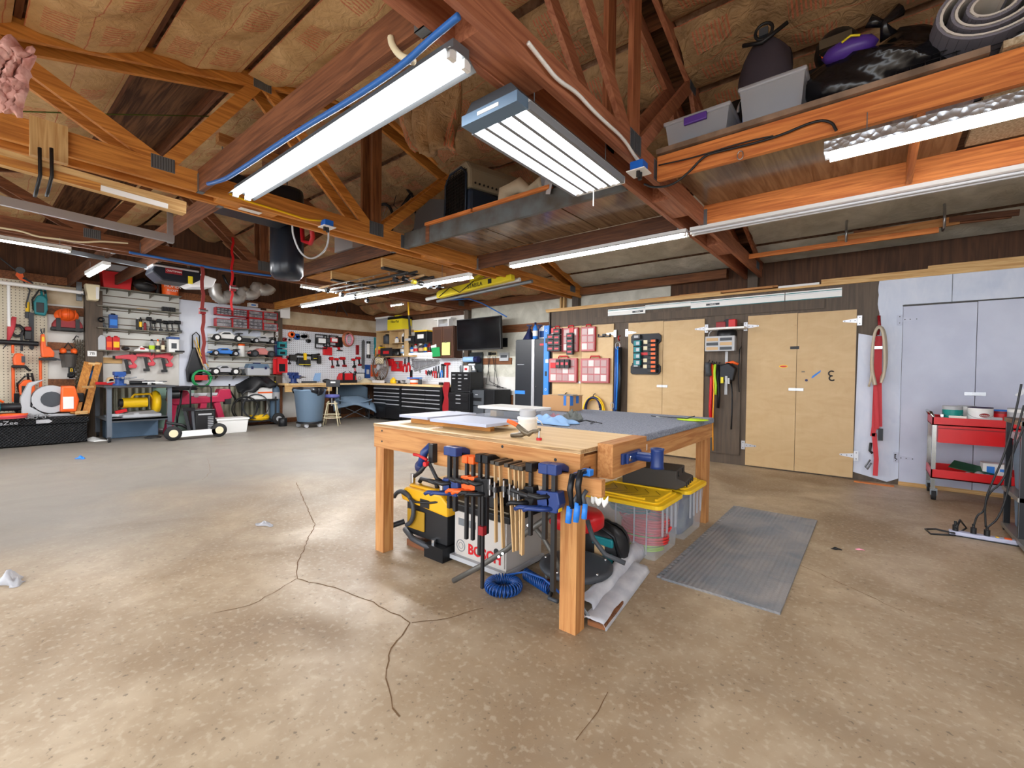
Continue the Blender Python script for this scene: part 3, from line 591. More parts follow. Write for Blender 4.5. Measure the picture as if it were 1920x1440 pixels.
def boxy(t, w, h, c='card', d=None, lid=None, hd=None, stk=None, taper=0, txt=None, lname='lid'):
    d = d or w*.6; k = taper*w; lh = h*.12 if lid else 0
    mb = MB(); vs = [(s*(w/2-k*(z == 0)), r*(d/2-k*(z == 0)), z*(h-lh)) for s in (-1, 1) for r in (-1, 1) for z in (0, 1)]
    mb.add(vs, [(0, 1, 3, 2), (4, 6, 7, 5), (0, 4, 5, 1), (2, 3, 7, 6), (0, 2, 6, 4), (1, 5, 7, 3)], c); obj('box_body', mb, t, bev=min(w, h)*.04)
    if lid: obj(lname, B(-w*.52, -d*.54, h-lh, w*.52, d*.54, h, lid), t, bev=.006)
    if hd: obj('handle', MB().tube([(-w*.18, 0, h), (-w*.16, 0, h+.04), (w*.16, 0, h+.04), (w*.18, 0, h)], .008, hd), t)
    if stk: obj('paper_label', B(-w*.25, -d/2-.003, h*.3, w*.25, -d/2, h*.65, stk), t)
    if txt: obj('printed_text', MB().text(txt[0], (0, -d/2-.004, h*txt[3]), txt[1], txt[2], depth=.001), t)
def drill(t, w, h, c='black', c2='black', bat='black'):
    obj('motor_body', MB().cyl((-w*.5, 0, h*.84), (w*.3, 0, h*.84), h*.15, c, 12).cyl((-w*.62, 0, h*.84), (-w*.5, 0, h*.84), h*.08, 'dgrey', 10), t)
    obj('grip', MB().bar((w*.05, 0, h*.75), (w*.2, 0, h*.2), w*.2, w*.24, c2), t)
    obj('battery', B(-w*.12, -w*.2, 0, w*.5, w*.2, h*.22, bat), t, bev=.005)
def nailer(t, w, h, c='pinkred'):
    obj('tool_body', MB().prism([(-w*.5, h*.88), (-w*.1, h*.95), (w*.15, h), (w*.42, h*.98), (w*.5, h*.8), (w*.34, h*.6), (w*.5, h*.42), (w*.42, h*.28), (w*.12, h*.3), (w*.08, h*.42), (w*.3, h*.5), (w*.18, h*.72), (-w*.15, h*.76), (-w*.48, h*.74)], -.09, -.01, c), t, bev=.008)
    obj('magazine', MB().bar((-w*.02, -.05, h*.72), (w*.1, -.05, h*.1), .05, .05, 'black').box(-w*.1, -.08, 0, w*.2, -.02, h*.14, 'black'), t)
    obj('nose', B(-w*.58, -.075, h*.74, -w*.45, -.025, h*.9, 'blackm'), t); obj('hang_peg', MB().cyl((w*.2, -.06, h*.95), (w*.2, 0, h*.95), .008, 'black', 6), t)
def shelf(t, w, h, d=.26, c='shelfm', nb=4):
    obj('shelf_board', B(-w/2, -d, 0, w/2, 0, .018, c), t)
    for i in range(nb):
        x = -w/2+w*(i+.5)/nb; obj('shelf_bracket', MB().prism([(0, 0), (-d*.85, 0), (-d*.85, -.015), (0, -.09)], x-.006, x+.006, 'shelfm', 'yz'), t)
mt('shelfm', (112, 108, 94), .5, .2)
def rc_car(t, w, h, c='white', c2='black', wing=True, truck=False, wh='white'):
    R = h*(.36 if truck else .33); d = w*.42
    pr = [(-w*.5, h*.34), (-w*.46, h*.5), (-w*.28, h*.62), (-w*.12, h*.92), (w*.1, h*.95), (w*.22, h*.66), (w*.46, h*.56), (w*.5, h*.36), (w*.3, h*.28), (-w*.3, h*.28)]
    obj('car_shell', MB().prism(pr, -d*.42, d*.42, c).prism([(-w*.09, h*.86), (w*.08, h*.88), (w*.15, h*.7), (-w*.2, h*.64)], -d*.43, d*.43, c2), t, bev=.01)
    for s in (-1, 1):
        for x in (-.32, .34): 
            wo = obj('wheel', MB().lathe([(R*.6, -.045), (R*.95, -.045), (R, -.03), (R, .03), (R*.95, .045), (R*.6, .045)], (x*w, s*d*.48, R), 'rubber', 14, 'y'), t)
            obj('wheel_rim', MB().cyl((x*w, s*d*.48-.047, R), (x*w, s*d*.48+.047, R), R*.58, wh if s < 0 else 'dgrey', 10), wo)
    obj('chassis', B(-w*.42, -d*.2, h*.2, w*.42, d*.2, h*.3, 'black'), t)
    if wing: obj('rear_wing', MB().cbox((w*.44, 0, h*.86), (w*.13, d*.8, .02), c2).box(w*.42, -.02, h*.5, w*.45, .02, h*.86, 'black'), t)
def organizer(t, w, h, rows=3, cols=4, big=0, d=.17):
    obj('case_shell', MB().box(-w/2, -.008, 0, w/2, 0, h, 'red').box(-w/2, -d, 0, -w/2+.012, 0, h, 'red').box(w/2-.012, -d, 0, w/2, 0, h, 'red').box(-w/2, -d, 0, w/2, 0, .012, 'red').box(-w/2, -d, h-.012, w/2, 0, h, 'red'), t)
    dh = (h-.024)/rows
    for r in range(rows):
        n = cols
        for c in range(n):
            a = -w/2+.016+c*(w-.032)/n; b_ = a+(w-.032)/n-.006; z = .012+r*dh
            o = obj('drawer', B(a, -d+.01, z+.005, b_, -.02, z+dh-.006, 'drawerc'), t); obj('drawer_pull', B((a+b_)/2-.012, -d-.004, z+dh*.35, (a+b_)/2+.012, -d+.01, z+dh*.55, 'lgrey'), o)
mt('drawerc', (150, 146, 150), .35, kind='n', c2=(90, 88, 96), sc=12, bump=0)
def coil(mb, c, R, r, m, turns=3, ax='y', jit=.012, seed=1, sz=1, n=26):
    rn = random.Random(seed); P = []
    for i in range(turns*n+1):
        a = 2*PI*i/n; k = i/(turns*n); rr = R*(1+.06*math.sin(a*.7+seed)); o = (k-.5)*jit*turns
        x, z = rr*math.cos(a), rr*math.sin(a)*sz
        P.append(Vector(c)+(Vector((x, o, z)) if ax == 'y' else Vector((x, z, o)) if ax == 'z' else Vector((o, x, z))))
    return mb.tube(P, r, m, 6)
def chainsaw(t, w, h, c='teal', bar=None, barlen=.35):
    obj('motor_housing', MB().prism([(-w*.4, h*.05), (w*.3, 0), (w*.46, h*.25), (w*.42, h*.62), (w*.2, h*.8), (-w*.2, h*.78), (-w*.46, h*.5)], -.17, -.03, c), t, bev=.02)
    obj('front_handle', MB().tube([(-w*.42, -.05, h*.2), (-w*.52, -.12, h*.6), (-w*.1, -.16, h*.98), (w*.3, -.12, h*.95), (w*.4, -.05, h*.6)], .014, 'black', 8), t)
    obj('rear_handle', MB().tube([(w*.1, -.1, h*.78), (w*.05, -.1, h*1.1), (w*.28, -.1, h*1.12), (w*.4, -.1, h*.6)], .018, c if c == 'teal' else 'black', 8), t)
    obj('side_cover', B(-w*.3, -.185, h*.12, w*.2, -.17, h*.5, 'black'), t, bev=.01)
    if bar: obj('guide_bar', MB().prism([(bar-.035, 0.05), (bar+.035, .05), (bar+.03, -barlen), (bar, -barlen-.03), (bar-.03, -barlen)], -.1, -.09, 'blackm'), t)
def wallhook(t, x, z, d=.06): obj('peg_hook', MB().tube([(x, 0, z), (x, -d, z), (x, -d, z+.02)], .004, 'steel', 5), t)
def pegb(name, lab, px0, px1, z0, z1, m, wall='L', Y=WY):
    if wall == 'L': a, b_ = LY(px0), LY(px1); o = B(-(b_-a)/2, -.02, 0, (b_-a)/2, 0, z1-z0, m); return one(name, o, lab, 'pegboard', (WX+.035, (a+b_)/2, z0), HP)
pegb('pegboard', 'beige pegboard sheet at the left edge with orange garden tools', -60, 88, .55, 3.02, 'peg_beige')
pegb('pegboard', 'white pegboard behind the tool belts and red drills', 524, 703, 1.06, 2.52, 'peg_white')
# ---------- left tool wall ----------
t = T('steel_conduit', 'white horizontal pipe with a drop leg across the beige pegboard', 'pipe', (0, 0, 0))
a, b_ = on('X', -40, 524, WX+.45), on('X', 156, 549, WX+.45)
obj('rail_pipe', MB().cyl(a, b_, .035, 'white', 10), t); a = on('X', 16, 531, WX+.42); obj('drop_pipe', MB().cyl(a, (a.x, a.y, on('X', 16, 612, WX+.42).z), .022, 'white', 8), t)
p = on('X', 152, 560, WX+.3); obj('rail_bracket', MB().box(WX+.05, p.y-.04, p.z-.02, WX+.1, p.y+.04, p.z+.35, 'galv').box(WX+.05, p.y-.02, b_.z-.04, WX+.49, p.y+.02, b_.z-.02, 'galv'), t)
def pruner(t, w, h):
    obj('blade_head', MB().prism([(-w*.3, h*.5), (-w*.15, h), (w*.02, h*.8), (w*.1, h*.35), (w*.5, 0), (w*.1, h*.12), (-w*.1, h*.2)], -.1, -.05, 'orangep').prism([(0, h*.3), (w*.1, h*.42), (w*.55, h*.05), (w*.5, -h*.02)], -.12, -.1, 'blackm'), t)
    obj('clamp_ring', MB().cyl((-.02, -.12, h*.85), (-.02, -.02, h*.9), .06, 'dgrey'), t)
put(pruner, 'pole_saw_head', 'orange pole saw head at the top of the beige pegboard', 'garden tool', (20, 505, 60, 531), off=.2)
mb = MB().tube([(0, -.05, 0), (-.02, -.08, .12), (.03, -.08, .4), (-.15, -.07, .75), (-.35, -.05, .95), (-.55, -.05, .9)], .012, 'dgrey', 6).cyl((0, -.05, -.02), (0, -.06, .18), .028, 'yellow', 8).cyl((0, -.05, -.12), (0, -.05, 0), .035, 'dgrey', 8)
one('tie_down_cable', mb, 'grey cable with yellow tag hanging below the orange saw head', 'cable', lw(44, 546, 58, 585, off=.02)[0], HP)
put(chainsaw, 'chainsaw', 'teal electric chainsaw hanging nose down on beige pegboard', 'chainsaw', (60, 545, 89, 593), off=.03, c='teal', bar=-.12, barlen=.62)
def hardhat(t, w, h):
    obj('hat_shell', MB().lathe([(0, -.2), (w*.2, -.18), (w*.32, -.1), (w*.36, -.02)], (0, 0, h*.55), 'orangep', 22, 'y'), t)
    obj('hat_brim', MB().lathe([(w*.34, -.03), (w*.5, .0), (w*.5, .012), (w*.34, -.01)], (0, 0, h*.5), 'orangep', 26, 'y', 1, .8), t)
    obj('hat_rib', MB().tube([(0, -.19, h*.32), (0, -.215, h*.55), (0, -.19, h*.78)], .012, 'orangep', 6).tube([(-.1, -.16, h*.34), (-.11, -.185, h*.55), (-.1, -.16, h*.76)], .01, 'orangep', 6).tube([(.1, -.16, h*.34), (.11, -.185, h*.55), (.1, -.16, h*.76)], .01, 'orangep', 6), t)
put(hardhat, 'hard_hat', 'orange full brim hard hat hanging above a red tool bag', 'hard hat', (101, 573, 148, 611), off=.24)
def toolbag(t, w, h, c='dred', c2='black'):
    obj('bag_body', MB().prism([(-w*.5, 0), (w*.5, 0), (w*.47, h*.55), (w*.35, h*.95), (-w*.35, h*.95), (-w*.47, h*.55)], -.24, -.02, c), t, bev=.03)
    obj('bag_base', B(-w*.51, -.25, 0, w*.51, -.01, h*.3, c2), t, bev=.02)
    for s in (-1, 1): obj('bag_strap', MB().box(s*w*.3-.03, -.255, 0, s*w*.3+.03, -.24, h*.95, c2).tube([(s*w*.3, -.14, h*.9), (s*w*.1, -.18, h*1.1)], .012, c2), t)
put(toolbag, 'tool_bag', 'red and black tool bag hanging under the orange hard hat', 'tool bag', (94, 598, 153, 622), off=.02)
def harness(t, w, h):
    mb = MB(); coil(mb, (w*.05, -.05, h*.55), w*.3, .022, 'black', 2, 'y', .02, 3, 1.4); obj('strap_loop', mb, t)
    obj('red_pad', MB().tube([(-w*.1, -.08, h*.95), (-w*.28, -.09, h*.6), (-w*.42, -.07, h*.25)], [.03, .05, .02], 'pinkred', 8), t); obj('knife_sheath', MB().tube([(-w*.42, -.06, h*.2), (-w*.7, -.05, 0)], [.02, .004], 'dgrey', 6), t)
    obj('hanging_strap', MB().box(w*.2, -.07, -h*.05, w*.34, -.05, h*.5, 'black'), t)
put(harness, 'shoulder_harness', 'red and black shoulder harness hanging on the pegboard', 'harness', (12, 592, 48, 655), off=.06)
put(lambda t, w, h: (obj('battery_body', B(-w/2, -.12, 0, w/2, 0, h*.7, 'black'), t, bev=.02), obj('battery_top', B(-w*.45, -.12, h*.7, w*.45, 0, h, 'dred'), t, bev=.02)), 'battery_pack', 'black battery with dark red top beside the harness', 'battery', (45, 613, 59, 638), off=.05)
a, b_ = on('X', -30, 639, WX+.12), on('X', 72, 645, WX+.12)
one('tool_rail', MB().cyl(a, b_, .045, 'black', 10), 'black horizontal tool rail on the beige pegboard', 'rail')
def polehead(t, w, h, pole=.5, px=0):
    obj('engine_cover', MB().prism([(-w*.35, h*.1), (w*.35, h*.05), (w*.42, h*.5), (w*.25, h*.8), (-w*.25, h*.82), (-w*.42, h*.5)], -.2, -.04, 'orangep'), t, bev=.03)
    obj('fuel_tank', B(-w*.5, -.22, 0, w*.5, -.04, h*.16, 'black'), t, bev=.02); obj('side_grille', B(w*.15, -.21, h*.3, w*.4, -.19, h*.65, 'dgrey'), t)
    obj('drive_pole', MB().cyl((px, -.08, h*.1), (px, -.08, -pole), .022, 'orangep', 8).cyl((px, -.08, h*.8), (px, -.08, h*1.25), .02, 'orangep', 8), t)
    obj('control_grip', MB().tube([(w*.42, -.1, h*.1), (w*.65, -.1, -h*.1), (w*.8, -.08, -h*.12)], .022, 'black', 8), t)
put(polehead, 'string_trimmer', 'orange trimmer engine with pole hanging left of center on pegboard', 'trimmer', (20, 656, 48, 690), off=.05, pole=.62, px=-.07)
def blower_h(t, w, h):
    obj('engine_cover', MB().prism([(-w*.3, h*.1), (w*.45, h*.12), (w*.5, h*.3), (w*.2, h*.5), (-w*.02, h*.5), (-w*.1, h*.95), (-w*.34, h*.95), (-w*.36, h*.4)], -.2, -.04, 'orangep'), t, bev=.02)
    obj('warning_label', B(-w*.3, -.205, h*.68, -w*.14, -.2, h*.85, 'yellow'), t); obj('grip_hook', MB().tube([(-w*.22, -.1, h*.95), (-w*.32, -.1, h*1.12), (-w*.1, -.1, h*1.18), (-w*.12, -.1, h)], .01, 'dgrey', 6), t)
    obj('guard_plate', MB().box(-w*.45, -.22, 0, w*.6, -.04, h*.08, 'black').prism([(w*.1, h*.05), (w*.95, 0), (w*.9, h*.06), (w*.2, h*.16)], -.14, -.1, 'dgrey'), t)
    obj('drive_pole', MB().cyl((-w*.35, -.08, h*.1), (-w*.35, -.08, -.75), .02, 'orangep', 8), t)
put(blower_h, 'hedge_trimmer', 'orange hedge trimmer with yellow warning tag and long pole', 'trimmer', (70, 625, 100, 676), off=.05)
put(chainsaw, 'chainsaw', 'orange gas chainsaw low on the beige pegboard', 'chainsaw', (32, 704, 66, 742), off=.05, c='orangep', bar=-.13, barlen=.28)
def earmuffs(t, w, h):
    for s in (-1, 1): obj('ear_cup', MB().sph((s*w*.3, -.1, h*.82), (w*.2, .09, h*.16), 'orangep'), t)
    obj('head_band', MB().tube([(-w*.3, -.08, h*.9), (0, -.05, h*1.25), (w*.3, -.08, h*.9)], .012, 'black', 6), t)
    obj('mesh_visor', MB().grid(lambda u, v: ((u-.5)*w*(1-.25*v), -.1-.12*math.sin(PI*u), h*(.68-.66*v)), 10, 5, 'meshm'), t); obj('visor_frame', MB().tube([(-w*.5, -.1, h*.68), (0, -.23, h*.7), (w*.5, -.1, h*.68)], .014, 'black', 6), t)
mt('meshm', (70, 66, 62), .7, alpha=.8)
put(earmuffs, 'ear_muffs', 'orange ear muffs with a black mesh visor', 'ear muffs', (110, 652, 144, 690), off=.03)
put(lambda t, w, h: (obj('glove_body', MB().box(-w/2, -.1, h*.4, w/2, -.04, h, 'black').text('8', (0, -.103, h*.7), .1, 'yellow'), t, bev=.01), [obj('glove_finger', MB().tube([(x*w, -.07, h*.42), (x*w*1.1, -.07, z*h)], .022, 'black', 6), t) for x, z in ((-.4, .1), (-.13, -.02), (.13, 0), (.4, .12))]), 'work_gloves', 'black work gloves with yellow mark hanging under the visor', 'gloves', (127, 688, 138, 709), off=.1)
def chainb(t, w, h):
    for i, x in enumerate((-.38, -.2, 0, .2, .38)):
        mb = MB(); n = 26; L = h*(1-.06*((i*3) % 4))
        for k in range(n):
            z = h-L*(k+.5)/n
            mb.torus((x*w*(1-.25*(1-z/h)), -.06, z), .024, .007, 'bronze', 'y' if k % 2 else 'x', 7, 4, sz=1.25)
        obj('chain_strand', mb, t)
    obj('hook_peg', MB().tube([(-w*.5, 0, h), (-w*.5, -.1, h), (-w*.3, -.1, h+.08), (-w*.1, -.05, h+.06)], .01, 'black', 6), t)
put(chainb, 'logging_chain', 'rusty chains hanging in a bundle right of the ear muffs', 'chain', (137, 638, 162, 752), off=.04)
a = on('X', 140, 776, WX+.85); b_ = on('X', 166, 680, WX+.36)
t = T('wood_sled_jig', 'wooden slotted frame leaning against the dark post', 'wooden jig', (0, 0, 0)); d = (b_-a)
obj('jig_side', MB().bar(a, b_,   .05, .13, 'gold_z', up=(0, 1, 0)).bar(a+Vector((0, .15, 0)), b_+Vector((0, .15, 0)), .05, .1, 'gold_z', up=(0, 1, 0)), t)
for k in (.02, .5, .97): q = a+d*k; obj('jig_crosspiece', MB().bar(q, q+Vector((0, .17, 0)), .06, .06, 'pine_y'), t)
t = T('hose_nozzle', 'bright blue round tape reel on the dark post', 'reel', on('X', 175, 703, WX+.3), HP); obj('reel_body', MB().lathe([(0, -.06), (.05, -.06), (.09, -.03), (.09, .03), (0, .05)], (0, 0, 0), 'lblue', 16, 'y'), t); obj('reel_strap', B(-.16, -.01, -.02, .02, .01, .02, 'lgrey'), t)
one('wall_post', B(-.13, -.2, 0, .13, 0, 2.95, 'ply_dark'), 'dark post on the left wall between hard hat and slatwall', 'post', (WX+.02, LY(170)+.02, 0), HP)
one('wall_post', B(-.08, -.15, 0, .08, 0, 2.95, 'ply_dark'), 'dark post on the left wall right of the toy trucks', 'post', (WX+.02, LY(517)+.02, 0), HP)
put(lambda t, w, h: obj('plate_face', MB().box(-w/2, -.01, 0, w/2, 0, h, 'white').text('7B', (0, -.012, h/2), h*.75, 'black'), t, bev=.003), 'house_number_plate', 'white rounded plate with black characters on the dark post', 'sign', (164, 658, 181, 668), off=.24)
put(lambda t, w, h: (obj('speaker_box', MB().prism([(-w*.5, h), (w*.5, h), (w*.4, 0), (-w*.3, 0)], -.22, 0, 'cream'), t, bev=.02), obj('side_grille', B(w*.2, -.225, h*.1, w*.42, -.22, h*.85, 'white'), t)), 'corner_speaker', 'cream tapered speaker box on top of the dark post', 'speaker', (156, 535, 184, 565), off=.22)
# truck chest
t = T('truck_tool_chest', 'black diamond plate truck tool chest on the floor at the left edge', 'tool chest', (-11.95, 0.55, 0), HP)
obj('chest_body', MB().box(-1.2, -.5, .02, .98, 0, .37, 'dplate'), t, bev=.01); obj('chest_lid', MB().box(-1.22, -.53, .375, 1.0, .01, .49, 'dplate'), t, bev=.015)
for x in (-.55, .42): l = obj('latch', MB().prism([(x-.1, .4), (x+.06, .4), (x+.1, .43), (x+.06, .465), (x-.1, .465)], -.545, -.53, 'silver'), t); obj('latch_paddle', B(x-.07, -.555, .415, x+.02, -.545, .45, 'lgrey'), l)
obj('name_badge', MB().text('DeeZee', (-.07, -.535, .43), .09, 'silver', sx=1.2), t)
m, nt, b, V, S = base('dplate', .38); b.inputs['Metallic'].default_value = .4; b.inputs['Base Color'].default_value = lin((36, 37, 40))
def dtex(nt, V, s, k):
    w1 = nt.nodes.new('ShaderNodeTexWave'); w1.inputs['Scale'].default_value = s; mp = nt.nodes.new('ShaderNodeMapping'); mp.inputs['Rotation'].default_value = (0, k, 0); nt.links.new(V, mp.inputs[0]); nt.links.new(mp.outputs[0], w1.inputs['Vector']); return w1.outputs['Fac']
bump(nt, b, mathn(nt, 'MULTIPLY', dtex(nt, V, 9, .8), dtex(nt, V, 9, -.8)), 1, .03)
zt = .495
def on_chest(name, lab, cat, px, fn, X=-11.7): p = on('Z', px, 775, zt); y = on('X', px, 780, X).y; t = T(name, lab, cat, (X, y, zt), HP); fn(t); return t
def bpblower(t):
    obj('back_frame', MB().prism([(-.38, 0), (.32, 0), (.3, .06), (-.1, .05), (-.28, .2), (-.26, .55), (-.1, .68), (-.3, .62), (-.4, .35)], -.12, .05, 'lgrey'), t, bev=.02)
    obj('fan_housing', MB().cyl((-.02, -.14, .32), (-.02, .08, .32), .25, 'lgrey', 20).cyl((-.02, -.15, .32), (-.02, -.14, .32), .14, 'dgrey', 16), t)
    obj('engine_cover', MB().prism([(.08, .08), (.3, .08), (.34, .3), (.28, .56), (.1, .56)], -.2, .06, 'orangep'), t, bev=.03); obj('engine_grille', B(.12, -.21, .14, .26, -.2, .36, 'white'), t); obj('muffler', B(.3, -.1, .25, .42, .04, .42, 'black'), t, bev=.02)
on_chest('backpack_blower', 'orange and white backpack leaf blower standing on the black chest', 'leaf blower', 98, bpblower)
on_chest('leaf_blower', 'teal and black leaf blower lying on the chest', 'leaf blower', 30, lambda t: (obj('blower_body', MB().sph((-.35, -.15, .2), (.2, .13, .13), 'teal'), t), obj('blower_tube', MB().tube([(-.2, -.15, .2), (.15, -.15, .2), (.6, -.15, .24)], [.07, .065, .075], 'black', 12).text('makita', (.3, -.225, .21), .09, 'white'), t), obj('handle', MB().tube([(-.5, -.15, .3), (-.3, -.15, .4), (-.15, -.15, .28)], .02, 'orangep', 8), t)), X=-11.8)
on_chest('extension_cord_coil', 'pink and red cord bundle at the left end of the chest', 'cord', 14, lambda t: obj('cord', coil(coil(MB(), (0, -.2, .05), .2, .016, 'pinkred', 3, 'z', .014, 2), (.05, -.2, .08), .16, .014, 'orangep', 2, 'z', .014, 5), t), X=-11.55)
on_chest('oil_bottle', 'small yellow and orange bottle lying on the chest', 'bottle', 22, lambda t: (obj('bottle_body', MB().cyl((-.08, -.4, .05), (.05, -.4, .05), .045, 'orangep'), t), obj('cap', MB().cyl((.05, -.4, .05), (.1, -.4, .05), .03, 'yellow'), t)), X=-11.85)
on_chest('tow_chain', 'silver chain heap on the chest left of the backpack blower', 'chain', 56, lambda t: obj('chain_links', (lambda mb: [mb.torus((.25*math.cos(i*2.1)*((i % 7)/7)+.0, -.3+.12*math.sin(i*1.7), .02+.004*(i % 9)), .025, .007, 'steel', 'z' if i % 2 else 'y', 7, 4) for i in range(40)] and mb)(MB()), t), X=-11.75)
on_chest('chain_pouch', 'small dark pouch with red patch on the chest', 'pouch', 57, lambda t: (obj('pouch_body', MB().sph((0, -.12, .1), (.16, .1, .1), 'black'), t), obj('red_patch', MB().sph((0, -.17, .14), (.09, .06, .06), 'red'), t)), X=-11.95)
one('shop_rag', MB().grid(lambda u, v: ((u-.5)*.4, (v-.5)*.2, .05*math.sin(PI*v)*(1+.6*math.sin(u*7))*math.sin(PI*u)+.004), 12, 6, 'white'), 'crumpled white rag on the floor beside the dark post', 'rag', on('Z', 178, 826, 0), .3, solid=.01)
# ================= slatwall with drills, slatwall with toy trucks =================
def slatp(lab, p0, p1, z0, z1):
    a, b_ = LY(p0), LY(p1); one('slatwall_panel', B(-(b_-a)/2, -.03, 0, (b_-a)/2, 0, z1-z0, 'slat'), lab, 'wall panel', (WX+.045, (a+b_)/2, z0), HP)
slatp('grooved white slatwall panel behind the black drills', 178, 334, 1.86, 3.04); slatp('grooved beige slatwall panel behind the toy trucks', 388, 511, 1.28, 2.25)
def wshelf(lab, px0, px1, y0, y1, ext=None, nb=4, d=.26):
    X = WX+.05+d; a, b_ = on('X', px0, y0, X), on('X', px1, y1, X); z = (a.z+b_.z)/2
    t = T('wall_shelf', lab, 'shelf', (WX+.05+.03, (a.y+b_.y)/2, z), HP, 'slatwall shelves'); shelf(t, abs(b_.y-a.y), 0, d=d-.03, nb=nb); return z+.018
s1 = wshelf('top slatwall shelf holding the red bin and orange bucket', 182, 341, 538, 557); s2 = wshelf('nearly empty slatwall shelf, second from the top', 183, 340, 573, 588)
s3 = wshelf('slatwall shelf holding the black drills and blue can', 183, 340, 615, 625); s4 = wshelf('lowest left slatwall shelf holding red cans and bottles', 184, 343, 657, 663)
O = .19
def onsh(fn, name, lab, cat, box, zb, **k): return put(fn, name, lab, cat, box, off=k.pop('off', O), zb=zb, **k)
onsh(boxy, 'storage_bin', 'red plastic bin with clear bin nested on top', 'bin', (188, 512, 246, 541), s1, c='red', d=.3, taper=.06)
onsh(boxy, 'storage_bin', 'clear grey bin stacked on the red bin', 'bin', (196, 499, 243, 512), s1+.355, c='clearb', d=.26, taper=.03)
def softbag(t, w, h, c='black', c2='dgrey'):
    obj('bag_body', MB().grid(lambda u, v: (math.sin(v*PI)*w*.5*math.cos(u*2*PI)*(1+.08*math.sin(u*14)), -.12+.13*math.sin(v*PI)*math.sin(u*2*PI), h*(.5-.5*math.cos(v*PI))*(1-.12*math.sin(u*9))), 24, 10, c), t)
    obj('bag_zipper', MB().tube([(-w*.35, -.2, h*.55), (0, -.25, h*.72), (w*.35, -.2, h*.6)], .008, c2), t)
onsh(softbag, 'gear_bag', 'low black gear bag between red bin and orange bucket', 'bag', (248, 526, 290, 548), s1)
onsh(can, 'spray_can', 'green topped can left of the orange bucket', 'can', (290, 523, 300, 550), s1, c='blackm', cap='green', capr=.8)
def bucket(t, w, h):
    obj('bucket_body', MB().lathe([(w*.4, 0), (w*.46, h*.75), (w*.5, h*.76), (w*.5, h*.82), (w*.48, h*.84), (w*.5, h), (w*.46, h), (w*.44, h*.8), (w*.38, .02)], (0, 0, 0), 'orangep', 22), t)
    obj('bucket_print', MB().text('HOMER', (0, -w*.49, h*.5), h*.3, 'white', sx=.8).text('BUCKET', (0, -w*.48, h*.24), h*.18, 'white', sx=.8), t)
    obj('bail_handle', MB().tube([(w*.5*math.cos(a), -w*.5*math.sin(a)*.7, h*.85-h*.35*math.sin(a)) for a in [i*PI/10 for i in range(11)]], .006, 'steel', 6), t)
onsh(bucket, 'plastic_bucket', 'orange bucket with white lettering on the top shelf', 'bucket', (300, 523, 338, 556), s1)
onsh(lambda t, w, h: obj('belt_link', (lambda mb: [mb.cbox((-w/2+w*i/7, 0, h*.4), (w*.1, .1, h*.8), 'black') for i in range(8)] and mb)(MB()), t), 'bit_holder', 'row of small black bit holders on the second shelf', 'bit holder', (305, 574, 327, 584), s2)
onsh(lambda t, w, h: obj('wood_strip', B(-w/2, -.04, 0, w/2, .04, .02, 'pine_x'), t), 'wood_strip', 'thin tan wood strip on the second shelf', 'wood', (256, 574, 278, 579), s2)
def clamplamp(t, w, h): obj('lamp_shade', MB().lathe([(.0, .06), (.05, .04), (w*.45, -.06), (w*.42, -.06), (.0, .03)], (0, -.02, h*.72), 'blackm', 16, 'y'), t); obj('lamp_clamp', MB().bar((0, 0, h*.6), (-.03, 0, .0), .03, .05, 'black').bar((.03, 0, h*.45), (.08, 0, 0), .02, .04, 'dgrey'), t)
onsh(clamplamp, 'clamp_lamp', 'black clamp lamp at the left end of the drill shelf', 'lamp', (181, 594, 196, 616), s3)
onsh(can, 'solvent_can', 'square blue metal can on the drill shelf', 'can', (204, 588, 220, 615), s3, c='blue', sq=True, cap='blackm', band='lblue')
for i, (x0, x1, y, c, b_, l) in enumerate(((254.5, 260, 596, 'black', None, 'thin black spray can with white cap, left of the labelled one'), (260.5, 266.5, 595, 'black', 'yellow', 'black spray can with yellow label on the drill shelf'), (269, 274.5, 604, 'dred', None, 'short dark red can beside the black drills'))):
    onsh(can, 'spray_can', l, 'can', (x0, y, x1, 619), s3, c=c, band=b_, cap='white' if i == 0 else 'black')
dl = ['leftmost tall black drill with silver chuck', 'short black drill tucked behind the leftmost', 'black impact driver third from the left', 'black drill with a long nose fourth from the left', 'black drill fifth from the left, dark chuck', 'rightmost black drill at the shelf end']
for i, (a, b_, y) in enumerate(((275, 286, 594), (285, 293, 601), (294, 305, 598), (306, 317, 601), (316, 327, 601), (327, 341, 601))):
    onsh(drill, 'cordless_drill', dl[i], 'drill', (a, y, b_, 619), s3, c='blackm' if i % 2 else 'black', group='black drills on the slatwall shelf', off=O-.06*(i % 2))
onsh(jug, 'plastic_jug', 'translucent white jug at the left end of the low shelf', 'jug', (183, 625, 198, 657), s4, c='lgrey', cap='white')
onsh(can, 'solvent_can', 'square red can with pale orange label on the low shelf', 'can', (199, 630, 210, 657), s4, c='red', sq=True, band='orangep', cap='red')
onsh(can, 'solvent_can', 'square red can with yellow label right of its twin', 'can', (211, 630, 224, 657), s4, c='red', sq=True, band='yellow', cap='red')
onsh(softbag, 'glue_gun', 'small black tool lying right of the red cans', 'tool', (225, 650, 240, 657), s4)
def shoe(t, w, h): obj('shell', MB().prism([(-w*.5, 0), (w*.5, 0), (w*.5, h*.4), (w*.2, h*.6), (0, h), (-w*.2, h*.5), (-w*.5, h*.2)], -.08, .06, 'white'), t, bev=.015); obj('stripe', B(-w*.1, -.085, h*.3, w*.2, -.08, h*.6, 'red'), t)
onsh(shoe, 'toy_boat_hull', 'white and red streamlined shell on the low shelf', 'model shell', (249, 648, 278, 659), s4)
